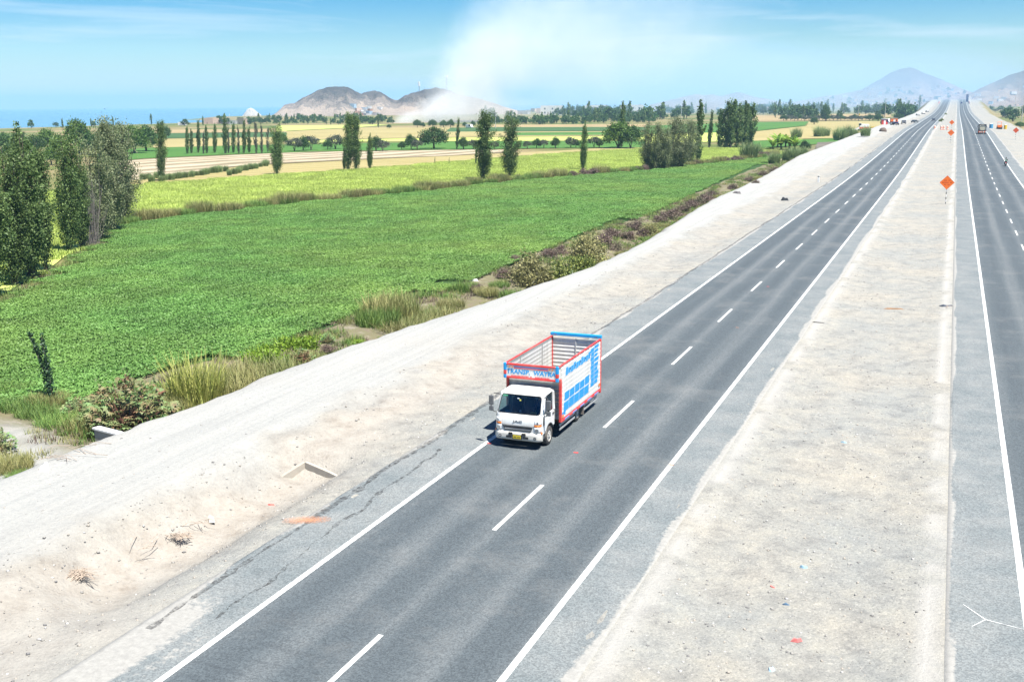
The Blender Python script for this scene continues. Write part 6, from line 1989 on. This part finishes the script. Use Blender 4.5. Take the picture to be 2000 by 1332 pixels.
def tractor(px, py, rz, label):
    P = G(px, py, .3); r = empty('tractor', (P[0], P[1], gz(P[0], P[1])), rz); tag(r, label, 'tractor', 'tractors by the dirt track')
    q = MB(); q.bb(-.4, .4, -1.9, .2, .7, 1.5); q.build('bonnet', m_navy, r, bevel=.08)
    q = MB(); q.bb(-.75, .75, .2, 1.6, .8, 1.3); q.bb(-.55, .55, .9, 1.4, 1.3, 1.6); q.build('body', m_navy, r, bevel=.05)
    q = MB()
    for x in (-.7, .7):
        for y in (.25, 1.5): q.tube([(x, y, 1.3), (x * .92, y, 2.5)], .05, 6)
    q.build('canopy_posts', m_blk, r); q = MB(); q.bb(-.8, .8, .1, 1.65, 2.5, 2.6); q.build('canopy', m_grey, r, bevel=.03)
    q = MB(); q.tube([(.2, -1.2, 1.5), (.2, -1.2, 2.3)], .05, 6); q.build('exhaust_pipe', m_blk, r)
    for s in (-1, 1):
        for y, rr, w in ((-1.5, .42, .25), (1.0, .75, .42)):
            q = MB(); q.disc((s * .85, y, rr), (1, 0, 0), rr, w, 18); wv = q.build('wheel', m_tyre, r)
            q = MB(); q.disc((s * (.86 + w / 2), y, rr), (1, 0, 0), rr * .5, .02, 12); q.build('rim', m_wht, wv)


tractor(1727, 252, R(120), 'dark blue tractor beside the dirt track, left of another')
tractor(1746, 254, R(60), 'blue grey tractor beside the dirt track, right of another')
q = MB()
rng = np.random.default_rng(12)


def rock(name, loc, s, label, mat=None, group=None, sq=.7):
    q = MB(); ph0 = RNG.random(6) * 6
    q.grid(lambda u, v: tuple((1 + .22 * math.sin(5 * u * 6.28 + ph0[0]) * math.sin(7 * v + ph0[1]) + .12 * math.sin(11 * u * 6.28 + ph0[2]) * math.sin(13 * v)) * c for c in (s * math.cos(2 * math.pi * u) * math.sin(math.pi * v), s * .8 * math.sin(2 * math.pi * u) * math.sin(math.pi * v), -s * sq * math.cos(math.pi * v))), 11, 7)
    o = q.build(name, mat or m_rock, None, loc); tag(o, label, name.split('_')[-1], group)
    return o


P = G(1724, 266, .6); rock('boulder', (P[0], P[1], gz(P[0], P[1]) + .4), 1.35, 'brown boulder on the dirt track near the tractors', paint('brown_rock', (.12, .09, .07), .95, var=.3))

# works site on the left verge
def hut(loc, rz, label, m1, m2, w=3.2, d=2.6, h=2.6):
    r = empty('site_hut', loc, rz); tag(r, label, 'hut')
    q = MB(); q.bb(-w / 2, w / 2, -d / 2, d / 2, 0, h); q.build('wall', m1, r, bevel=.04)
    q = MB(); q.bb(-w / 2 - .15, w / 2 + .15, -d / 2 - .15, d / 2 + .15, h, h + .12); q.build('roof', m2, r)
    q = MB(); q.bb(-.45, .45, -d / 2 - .03, -d / 2 - .002, .05, 2.0); q.build('door', m_wht, r)
    q = MB(); q.bb(.7, 1.3, -d / 2 - .03, -d / 2 - .002, 1.2, 1.9); q.build('window', m_dglass, r)


hut((-27.5, 560, gz(-27.5, 560)), R(15), 'orange works hut on the left verge', m_orange, m_cream)
hut((-31.0, 545, gz(-31, 545)), R(15), 'red and dark works tent left of the orange hut', m_red, m_navy, 2.6, 2.4, 2.2)
for k, (x, y, c, lab) in enumerate(((-37.5, 545, m_red, 'red drum at the left end of the works site'), (-34.5, 520, m_yel, 'yellow generator in front of the works site'))):
    r = empty('drum' if k == 0 else 'generator', (x, y, gz(x, y))); tag(r, lab, 'drum' if k == 0 else 'generator')
    q = MB(); (q.tube([(0, 0, 0), (0, 0, 1.3)], .55, 14) if k == 0 else q.bb(-1.0, 1.0, -.6, .6, .35, 1.5)); q.build('body', c, r, bevel=.04)
    q = MB()
    if k == 0: q.tube([(0, 0, 1.3), (0, 0, 1.36)], .5, 14)
    else:
        for s in (-1, 1): q.disc((s * .9, 0, .35), (1, 0, 0), .35, .18, 14)
    q.build('lid' if k == 0 else 'wheels', m_blk, r)
# roller and water drum on the right verge
r = empty('road_roller', (16.2, 470, gz(16.2, 470)), R(180)); tag(r, 'orange road roller parked on the right verge', 'roller')
q = MB(); q.disc((0, -1.6, .7), (1, 0, 0), .7, 1.7, 20); q.build('drum', m_grey, r)
q = MB(); q.bb(-.8, .8, -.4, 2.0, .7, 1.6); q.bb(-.95, .95, -2.4, -1.0, .75, .95); q.build('body', m_orange, r, bevel=.08)
q = MB()
for x in (-.65, .65):
    for y in (-.3, .9): q.tube([(x, y, 1.6), (x, y, 2.7)], .05, 6)
q.build('canopy_posts', m_orange, r); q = MB(); q.bb(-.85, .85, -.45, 1.1, 2.7, 2.8); q.build('canopy', m_orange, r, bevel=.03)
for s in (-1, 1):
    q = MB(); q.disc((s * .85, 1.4, .65), (1, 0, 0), .65, .4, 18); q.build('wheel', m_tyre, r)
for k, (x, y, s_, c, lab) in enumerate(((13.4, 476, 1.1, m_cyan, 'blue water drum left of the orange roller'), (18.6, 476, .9, m_yel, 'yellow drum right of the orange roller'))):
    r = empty('water_drum', (x, y, gz(x, y))); tag(r, lab, 'drum')
    q = MB(); q.tube([(0, 0, 0), (0, 0, 1.7)], .65 * s_, 16); q.build('body', c, r); q = MB(); q.tube([(0, 0, 1.7), (0, 0, 1.8)], [.6 * s_, .3 * s_], 16); q.build('lid', m_wht, r)

# ---- bridge at the crest
for s, X, lab in ((-1, -20.6, 'white parapet end wall left of the highway crest'), (1, 14.6, 'white and blue parapet end wall right of the highway crest')):
    z = float(prof(1480)); r = empty('bridge_parapet', (X, 1480, z - .3)); tag(r, lab, 'parapet')
    q = MB(); q.bb(-1.4, 1.4, -1.2, 1.2, 0, 6.2); q.build('pier', m_wht, r, bevel=.1)
    q = MB(); q.bb(-1.2, 1.2, 1.3, 220, .0, 1.3); q.build('parapet_wall', m_conc, r)
    if s > 0: q = MB(); q.bb(-4.2, -1.5, 2, 10, 0, 9.5); q.build('blue_panel', m_navy, r)
    o = empty('striped_barrier', (X + (.8 if s < 0 else -.8), 1360, 0)); tag(o, 'red and white barrier leading to the %s bridge wall' % ('left' if s < 0 else 'right'), 'barrier')
    for k in range(10):
        y = 1360 + 12 * k; q = MB(); q.bb(-.25, .25, 0, 11.6, float(prof(y)), float(prof(y)) + 1.5); q.build('panel', m_red if k % 3 else m_wht, o, (0, 12 * k, 0))
g = 'dark shrubs on the far median'
for (x, y) in ((-7.4, 620), (-6.9, 660), (-7.2, 900)):
    o = empty('median_shrub', (x, y, float(prof(y)) - .25), RNG.random() * 6); o.scale = (.8, .8, 1.0)
    for me, nm in zip(BUSH['green'][0], ('stems', 'foliage')): link(nm, me, o)
    tag(o, 'round dark shrub on the far median beside the edge line', 'shrub', g)

# ---- houses of the town
m_h = [paint('house_white', (.55, .54, .51), .85, var=.1, scale=.6), paint('house_peach', (.50, .36, .28), .85, var=.1, scale=.6), paint('house_brick', (.33, .19, .13), .9, var=.15, scale=.8), paint('house_grey', (.36, .35, .34), .9, var=.1, scale=.6), paint('house_blue', (.30, .40, .48), .85, var=.1, scale=.6)]


def house_parts(m_, w, d, h, fl):
    a = MB(); a.bb(-w / 2, w / 2, -d / 2, d / 2, -2.0, h); a.bb(-w / 2, w / 2, -d / 2, -d / 2 + .2, h, h + .5); wa = a.mesh('wall'); wa.materials.append(m_)
    b = MB(); b.bb(-w / 2 - .2, w / 2 + .2, -d / 2 + .22, d / 2 + .2, h + .002, h + .2); ro = b.mesh('roof'); ro.materials.append(m_h[3])
    wi = []
    for f in range(fl):
        for x in (-w * .3, w * .05, w * .32):
            c = MB(); c.bb(x - .6, x + .6, -d / 2 - .05, -d / 2 + .02, f * 2.8 + .9, f * 2.8 + 2.2); me = c.mesh('window'); me.materials.append(m_dglass); wi.append(me)
    e = MB(); e.bb(-w * .15 - .5, -w * .15 + .5, -d / 2 - .06, -d / 2 + .02, 0, 2.1); do = e.mesh('door'); do.materials.append(m_wood)
    return wa, ro, do, wi


HOUSE = [house_parts(m_h[i % 5], (9, 12, 8, 14, 10, 18)[i], (8, 8, 7, 9, 8, 9)[i], (3.2, 6.0, 3.0, 3.4, 6.0, 6.2)[i], (1, 2, 1, 1, 2, 2)[i]) for i in range(6)]


def house(x, y, z, k, s, label, group):
    o = empty('house', (x, y, z), RNG.normal() * .35); o.scale = (s, s, s)
    for me, nm in zip(HOUSE[k], ('wall', 'roof', 'door')): link(nm, me, o)
    tag(o, label, 'house', group)


rng = np.random.default_rng(44)
for i in range(130):
    x = -380 + 520 * rng.random(); y = 3080 + 360 * rng.random()
    z = max(hz_cone(x, y), ZF)
    if z > 52: continue
    house(x, y, z, int(rng.integers(0, 6)), .55 + .35 * rng.random(), 'hazy small house on the slope of the pyramid hill', 'houses on the pyramid hill')
for i in range(46):
    x = 30 + 260 * rng.random(); y = 2720 + 220 * rng.random(); z = max(hz_right(x, y), ZF)
    if z > 45: continue
    house(x, y, z, int(rng.integers(0, 6)), .6 + .3 * rng.random(), 'hazy small house below the sandy right hill', 'houses below the right hill')
for i in range(44):
    px = 960 + 640 * rng.random(); Y = 1500 + 800 * rng.random()
    w = CR @ np.array([px - 1000., 205 - 666., FPX]); X = w[0] / w[1] * Y
    house(X, Y, max(ZF, hz_mid(X, Y) if Y > 2320 else ZF), int(rng.integers(0, 6)), .8 + .5 * rng.random(), 'pale house half hidden in the hazy tree belt', 'houses in the hazy belt')
for (px, k, lab) in ((1078, 5, 'long pale building above the far trees, left of two more'), (1165, 5, 'long white building in the middle of the far town'), (1235, 5, 'long white building behind the windblown poplar')):
    Y = 1450; w = CR @ np.array([px - 1000., 210 - 666., FPX]); X = w[0] / w[1] * Y
    o = empty('long_building', (X, Y, ZF), .2); o.scale = (1.7, 1.3, 1.9)
    for me, nm in zip(HOUSE[5], ('wall', 'roof', 'door')): link(nm, me, o)
    for me in HOUSE[5][3]: link('window', me, o)
    tag(o, lab, 'building')
for i in range(18):
    px = 690 + 60 * rng.random(); Pq = AT(px, 220, 1690 + 40 * rng.random()); z = hz_left(Pq[0], Pq[1])
    house(Pq[0], Pq[1], max(z, -1.5), int(rng.integers(0, 5)), .8, 'tiny house in the village at the foot of the headland hill', 'village under the headland hill')
for i in range(9):
    px = 410 + 85 * rng.random(); P = G(px, 243 - 2 * rng.random(), -1.55)
    house(P[0], P[1], ZF, int(rng.integers(0, 4)), .8, 'white shed near the shore left of the headland', 'sheds near the shore')
# masts on the headland
for (px, top, lab, kind) in ((819, 160, 'white water tower on a mast above the headland', 1), (873, 148, 'tall thin mast with a white head on the headland hill', 0)):
    Pq = AT(px, 185, 1800); z = hz_left(Pq[0], Pq[1]) - 1; zt = AT(px, top, 1800)[2]
    r = empty('hill_mast', (Pq[0], Pq[1], z)); tag(r, lab, 'mast')
    q = MB(); q.tube([(0, 0, 0), (0, 0, zt - z)], [.5, .3], 6); q.build('shaft', m_grey, r)
    q = MB(); q.bb(-1.3, 1.3, -1.3, 1.3, zt - z - (7 if kind else 3), zt - z); q.build('head', m_wht, r, bevel=.2)
Pq = AT(865, 176, 1800); house(Pq[0], Pq[1], hz_left(Pq[0], Pq[1]), 2, .9, 'lone brick house on top of the headland hill', None)

# ---- culvert and slab
m_tanc = paint('silted_concrete', (.33, .305, .26), .95, var=.12, scale=3, bump=.4, dirt=(.33, .28, .22, .8))
P = G(594, 872, .05); r = empty('culvert_headwall', (P[0], P[1], -.52)); r.scale = (.8, .8, .9); tag(r, 'half buried concrete culvert walls meeting in a corner in the roadside hollow', 'culvert')
q = MB(); q.prism([(0, -.9), (2.3, -.75), (2.3, -.42), (1.7, -.30), (.1, -.06), (0, -.08)], 'y', -.09, .09); o = q.build('right_wall', m_tanc, r, bevel=.02); o.rotation_euler = (0, 0, R(-10))
q = MB(); q.prism([(0, -.9), (-1.5, -.9), (-1.5, -.55), (-1.2, -.42), (-.1, -.08), (0, -.08)], 'y', -.09, .09); o = q.build('left_wall', m_tanc, r, bevel=.02); o.rotation_euler = (0, 0, R(62))
r = empty('concrete_slab', (-33.6, 36.0, -1.2), R(-12)); tag(r, 'pale concrete channel wall under the castor bush', 'slab')
q = MB(); q.bb(-1.6, 1.6, -.14, .14, -.4, .38); q.build('wall', m_conc, r, bevel=.02); q = MB(); q.bb(-1.66, 1.66, -.19, .19, .38, .46); q.build('coping', m_wht, r)

# ---- litter, stones, branches on the ground
def on_ground(px, py):
    P = G(px, py, 0.)
    for _ in range(4): P = G(px, py, gz(P[0], P[1]))
    return P


def litter(name, px, py, size, col, label, cat, rot=0., flat=.25, road=False):
    P = G(px, py, 0.) if road else on_ground(px, py)
    q = MB(); k = 9; a0 = RNG.random() * 6
    pts = [(size[0] * .5 * math.cos(2 * math.pi * i / k) * (.7 + .5 * RNG.random()), size[1] * .5 * math.sin(2 * math.pi * i / k) * (.7 + .5 * RNG.random())) for i in range(k)]
    h = size[2]
    vs = [(x, y, 0) for x, y in pts] + [(x * .7, y * .7, h * (.5 + .6 * RNG.random())) for x, y in pts] + [(0, 0, h * .8)]
    fs = [(i, (i + 1) % k, k + (i + 1) % k, k + i) for i in range(k)] + [(k + i, k + (i + 1) % k, 2 * k) for i in range(k)]
    q.add(vs, fs)
    o = q.build(name, paint(name, col, .75, var=.2, scale=12), None, (P[0], P[1], P[2] + (.004 if road else -.01))); o.rotation_euler = (0, 0, rot)
    tag(o, label, cat)


litter('plank', 1750, 604, (1.5, .22, .10), (.24, .13, .06), 'brown broken plank lying in the median gravel', 'plank', .1)
litter('tyre_shred', 1598, 630, (.75, .12, .05), (.03, .03, .03), 'black tyre shred on the inner edge of the left carriageway', 'tyre shred', .0)
litter('tyre_shred', 1848, 598, (.85, .40, .10), (.05, .06, .08), 'dark crumpled tyre piece beside the right inner shoulder', 'tyre shred', .2)
litter('plastic_bag', 1570, 1108, (.26, .12, .08), (.22, .36, .46), 'light blue plastic scrap in the near median gravel', 'litter')
litter('plastic_bag', 1508, 1147, (.22, .08, .06), (.45, .14, .12), 'small red wrapper in the near median gravel', 'litter', -.5)
litter('plastic_bag', 1555, 1251, (.30, .12, .09), (.48, .13, .12), 'larger red wrapper near the bottom of the median', 'litter', .4)
litter('plastic_bag', 1535, 1180, (.20, .10, .05), (.07, .13, .20), 'dark blue scrap between the two red wrappers', 'litter')
litter('plastic_bag', 1507, 1308, (.18, .22, .07), (.35, .50, .60), 'pale blue scrap at the very bottom of the median', 'litter')
litter('plastic_bag', 1648, 864, (.28, .14, .07), (.24, .38, .46), 'sky blue scrap further up the median', 'litter')
litter('plastic_bag', 530, 986, (.30, .16, .05), (.60, .10, .08), 'red wrapper on the left gravel shoulder', 'litter')
litter('plastic_bag', 1533, 392, (1.1, .7, .45), (.03, .035, .04), 'black rubbish bag on the left gravel verge', 'rubbish bag')
litter('plastic_bag', 925, 549, (.8, .5, .2), (.62, .62, .60), 'white plastic sheet caught in the scrub strip', 'litter')
litter('plastic_bag', 1420, 386, (1.6, .9, .3), (.60, .58, .52), 'pale rubbish heap at the end of the brown scrub', 'litter')
litter('plastic_bag', 1440, 378, (1.4, .8, .3), (.10, .09, .09), 'dark rubbish heap beside the pale one', 'litter')
litter('cardboard', 305, 1294, (.36, .26, .07), (.24, .15, .09), 'brown cardboard scrap on the bottom left shoulder', 'litter', .4)
litter('white_stone', 412, 1018, (.30, .26, .20), (.55, .50, .42), 'round white stone in the roadside hollow', 'stone')
litter('white_stone', 88, 917, (.42, .36, .26), (.60, .58, .55), 'white stone at the left edge of the dirt track', 'stone')
# sprayed survey paint
P = G(535, 1016, 0.); q = MB(); k = 14
q.add([(1.0 * math.cos(6.28 * i / k) * (.7 + .5 * RNG.random()), .38 * math.sin(6.28 * i / k) * (.7 + .5 * RNG.random()), 0) for i in range(k)], [tuple(range(k))])
m_spray, n, l, out = nodes('spray_paint'); p = N(n, 'ShaderNodeBsdfPrincipled', Roughness=.9); p.inputs['Base Color'].default_value = (.46, .22, .12, 1)
tc = n.new('ShaderNodeTexCoord'); nz = N(n, 'ShaderNodeTexNoise', Scale=9., Detail=8., Roughness=.8); l.new(tc.outputs['Object'], nz.inputs['Vector']); ln_ = n.new('ShaderNodeVectorMath'); ln_.operation = 'LENGTH'; mp_ = n.new('ShaderNodeMapping'); mp_.inputs['Scale'].default_value = (.9, 2.2, 1); l.new(tc.outputs['Object'], mp_.inputs['Vector']); l.new(mp_.outputs[0], ln_.inputs[0])
sb_ = N(n, 'ShaderNodeMath', operation='MULTIPLY_ADD'); l.new(ln_.outputs['Value'], sb_.inputs[0]); sb_.inputs[1].default_value = -.32; l.new(nz.outputs['Fac'], sb_.inputs[2])
rp = ramp(n, [(.22, (0, 0, 0)), (.50, (.75, .75, .75))]); l.new(sb_.outputs[0], rp.inputs['Fac'])
t_ = n.new('ShaderNodeBsdfTransparent'); ms = n.new('ShaderNodeMixShader'); l.new(rp.outputs['Color'], ms.inputs[0]); l.new(t_.outputs[0], ms.inputs[1]); l.new(p.outputs[0], ms.inputs[2]); l.new(ms.outputs[0], out.inputs['Surface'])
sh_w = [(-19.12, y) for y in ()]
o = q.build('paint_patch', m_spray, road_l, (P[0] + 1.0, P[1] + .4, .009), fix=False); o.rotation_euler = (0, 0, R(25))
q = MB(); P = G(1925, 1210, 0.)
for (x0, y0, x1, y1) in ((0, 0, .95, -.25), (0, 0, -.55, .75), (0, 0, -.35, -.55)):
    d = Vector((x1 - x0, y1 - y0, 0)).normalized(); s = Vector((-d.y, d.x, 0)) * .022
    q.add([Vector((x0, y0, 0)) - s, Vector((x1, y1, 0)) - s * .4, Vector((x1, y1, 0)) + s * .4, Vector((x0, y0, 0)) + s], [(0, 1, 2, 3)])
q.build('paint_mark', m_line, road_r, (P[0], P[1], .009), fix=False)
for k, (px, py) in enumerate(((1125, 884), (1311, 908), (955, 866), (1440, 640), (1500, 560))):
    q = MB(); P = G(px, py, 0.); q.add([(-.10, -.06, 0), (.10, -.05, 0), (.09, .05, 0), (-.09, .06, 0)], [(0, 1, 2, 3)]); q.build('red_paint_dab', m_spray if k % 2 else m_letr, road_l, (P[0], P[1], .011), fix=False)
# branches
m_stick = paint('dry_stick', (.32, .26, .205), .95, var=.3)
def twigs(name, px, py, n_, L, label, spread=.4, main=True):
    P = on_ground(px, py); q = MB(); a0 = RNG.random() * 6.28
    for i in range(n_):
        a = a0 + RNG.normal() * spread; b = Vector((RNG.normal() * .25 * L, RNG.normal() * .18 * L, .03)); d = Vector((math.cos(a), math.sin(a), 0)) * L * (.4 + .6 * RNG.random())
        q.tube([b - d * .5, b + Vector((RNG.normal() * .05, RNG.normal() * .05, .05 + .06 * RNG.random())), b + d * .5 + Vector((0, 0, .05 * RNG.random()))], [.013, .010, .004], 4)
    o = q.build(name, m_stick, None, tuple(P)); tag(o, label, 'branches')
twigs('dry_branch', 150, 880, 9, 1.8, 'scattered dry branches on the pale dirt below the grass bank', .7)
twigs('dry_branch', 110, 900, 6, 1.2, 'few thin twigs at the edge of the dirt pad', .9)
twigs('brushwood', 150, 1125, 90, .8, 'heap of dry brushwood at the end of the roadside hollow', 1.5)
twigs('brushwood', 350, 1050, 45, .6, 'small brushwood tangle in the middle of the hollow', 1.2)
twigs('dry_branch', 285, 1065, 5, 1.2, 'bare branch lying on the slope of the hollow', .3)
twigs('dry_branch', 390, 1022, 5, .9, 'forked stick beside the round white stone', .5)
twigs('dry_branch', 1848, 600, 3, .8, 'thin dark stick by the crumpled tyre piece', .4)
# loose stones: too many to count
rng = np.random.default_rng(21)
k = 15000
sx_ = np.concatenate([-6.9 + 7.1 * rng.random(8000), -25.6 + 6.2 * rng.random(5500), 13.5 + 6 * rng.random(500), -31 + 6 * rng.random(1000)])
sy_ = 17 + 110 * rng.random(k) ** 1.7
sz_ = ground_z(sx_, sy_)
stn = []
for i in range(4):
    rg = np.random.default_rng(70 + i); v = np.array([[1, 0, 0], [-1, 0, 0], [0, 1, 0], [0, -1, 0], [0, 0, .7], [0, 0, -.5], [.6, .6, .4], [-.6, .5, .4], [.5, -.6, .3]], float)[:6] * (.7 + .6 * rg.random((6, 1)))
    me = np_mesh('stone', v, np.array([[0, 2, 4], [2, 1, 4], [1, 3, 4], [3, 0, 4], [2, 0, 5], [1, 2, 5], [3, 1, 5], [0, 3, 5]])); me.materials.append(paint('loose_stone%d' % i, [(.24, .23, .21), (.16, .155, .15), (.30, .27, .23), (.36, .35, .33)][i], .95, var=.3, scale=3)); stn.append(me)
scatter('gravel', stn, np.column_stack([sx_, sy_, sz_ - .005]), rng.random(k) * 6.28, .020 + .055 * rng.random(k) ** 5, 'loose gravel stones on the median and left roadside', 'gravel')

# ================================================================== SMOKE AND HAZE
def volume_mat(name, build):
    m, n, l, out = nodes(name)
    pv = n.new('ShaderNodeVolumePrincipled')
    build(n, l, pv)
    l.new(pv.outputs['Volume'], out.inputs['Volume'])
    return m


def smoke_mat(name, dens, col, scale, lo, hi, aniso=.3, warp=1.0):
    """density: soft falloff to the domain's skin (Generated 0..1) times billowing noise"""
    def b(n, l, pv):
        pv.inputs['Color'].default_value = col + (1,)
        pv.inputs['Anisotropy'].default_value = aniso
        tc = n.new('ShaderNodeTexCoord')
        sv = n.new('ShaderNodeVectorMath'); sv.operation = 'SUBTRACT'; l.new(tc.outputs['Generated'], sv.inputs[0]); sv.inputs[1].default_value = (.5, .5, .5)
        nz = N(n, 'ShaderNodeTexNoise', Scale=scale, Detail=5.0, Roughness=.58, Distortion=.4); l.new(tc.outputs['Object'], nz.inputs['Vector'])
        nv = n.new('ShaderNodeVectorMath'); nv.operation = 'MULTIPLY_ADD'
        l.new(nz.outputs['Color'], nv.inputs[0]); nv.inputs[1].default_value = (.34 * warp,) * 3
        l.new(sv.outputs[0], nv.inputs[2])
        sb = n.new('ShaderNodeVectorMath'); sb.operation = 'SUBTRACT'; l.new(nv.outputs[0], sb.inputs[0]); sb.inputs[1].default_value = (.17 * warp,) * 3
        ln = n.new('ShaderNodeVectorMath'); ln.operation = 'LENGTH'; l.new(sb.outputs[0], ln.inputs[0])
        mr = N(n, 'ShaderNodeMapRange', interpolation_type='SMOOTHSTEP'); mr.inputs['From Min'].default_value = .40; mr.inputs['From Max'].default_value = .12
        mr.inputs['To Min'].default_value = 0.; mr.inputs['To Max'].default_value = 1.
        l.new(ln.outputs['Value'], mr.inputs['Value'])
        rp = ramp(n, [(lo, (0, 0, 0)), (hi, (1, 1, 1))]); l.new(nz.outputs['Fac'], rp.inputs['Fac'])
        m1 = N(n, 'ShaderNodeMath', operation='MULTIPLY'); l.new(mr.outputs['Result'], m1.inputs[0]); l.new(rp.outputs['Color'], m1.inputs[1])
        m2 = N(n, 'ShaderNodeMath', operation='MULTIPLY'); l.new(m1.outputs[0], m2.inputs[0]); m2.inputs[1].default_value = dens
        l.new(m2.outputs[0], pv.inputs['Density'])
    return volume_mat(name, b)


def puff(name, c, r, rot, mat, label):
    q = MB()
    q.grid(lambda u, v: (r[0] * math.cos(2 * math.pi * u) * math.sin(math.pi * v), r[1] * math.sin(2 * math.pi * u) * math.sin(math.pi * v), -r[2] * math.cos(math.pi * v)), 24, 14)
    o = q.build(name, mat, None, tuple(c)); o.rotation_euler = rot
    bm = bmesh.new(); bm.from_mesh(o.data); bmesh.ops.remove_doubles(bm, verts=bm.verts[:], dist=.01); bmesh.ops.recalc_face_normals(bm, faces=bm.faces[:]); bm.to_mesh(o.data); bm.free()
    tag(o, label, 'smoke', kind='stuff')
    return o


SMK = (.97, .985, .99)
for k_, (px_, py_, d_, r_, tilt, den, sc_, lab_) in enumerate((
        (800, 232, 940, (34, 18, 9), -14, .085, .045, 'lowest wisp of white smoke creeping along the burning field'),
        (862, 212, 950, (48, 34, 20), -24, .060, .032, 'dense white smoke billow above the burning field'),
        (905, 214, 900, (60, 40, 24), -6, .012, .024, 'low grey smoke hugging the fields right of the headland'),
        (990, 218, 960, (75, 50, 20), 0, .010, .022, 'thin smoke lying over the grove right of the plume'),
        (905, 172, 965, (54, 46, 44), -30, .030, .026, 'white smoke rising just right of the headland hill'),
        (945, 115, 985, (68, 58, 60), -36, .019, .020, 'middle of the pale smoke column leaning right'),
        (1010, 45, 1010, (112, 80, 72), -24, .0105, .016, 'upper part of the pale smoke column'),
        (1200, 40, 1080, (250, 130, 95), -6, .0050, .011, 'thin top of the smoke plume spreading across the sky'))):
    puff('smoke', AT(px_, py_, d_), r_, (0, R(tilt), R(-22)), smoke_mat('smoke_%d' % k_, den, SMK, sc_, .32, .66, -.1, 1.15), lab_)
A = AT(1500, 170, 1600); puff('smoke', A, (600, 720, 85), (0, 0, R(8)), smoke_mat('smoke_drift', .0021, (.50, .74, .98), .004, .20, .60, 0.), 'thin veil of smoke drifting over the hazy town')

q = MB(); q.bb(-14000, 6000, -250, 15000, -11, 190)
hz = q.build('haze', volume_mat('haze', lambda n, l, pv: (setattr(pv.inputs['Density'], 'default_value', .00014), setattr(pv.inputs['Color'], 'default_value', (.32, .54, .76, 1)), setattr(pv.inputs['Anisotropy'], 'default_value', .0))))
tag(hz, 'thin coastal haze filling the air', 'haze', kind='stuff')
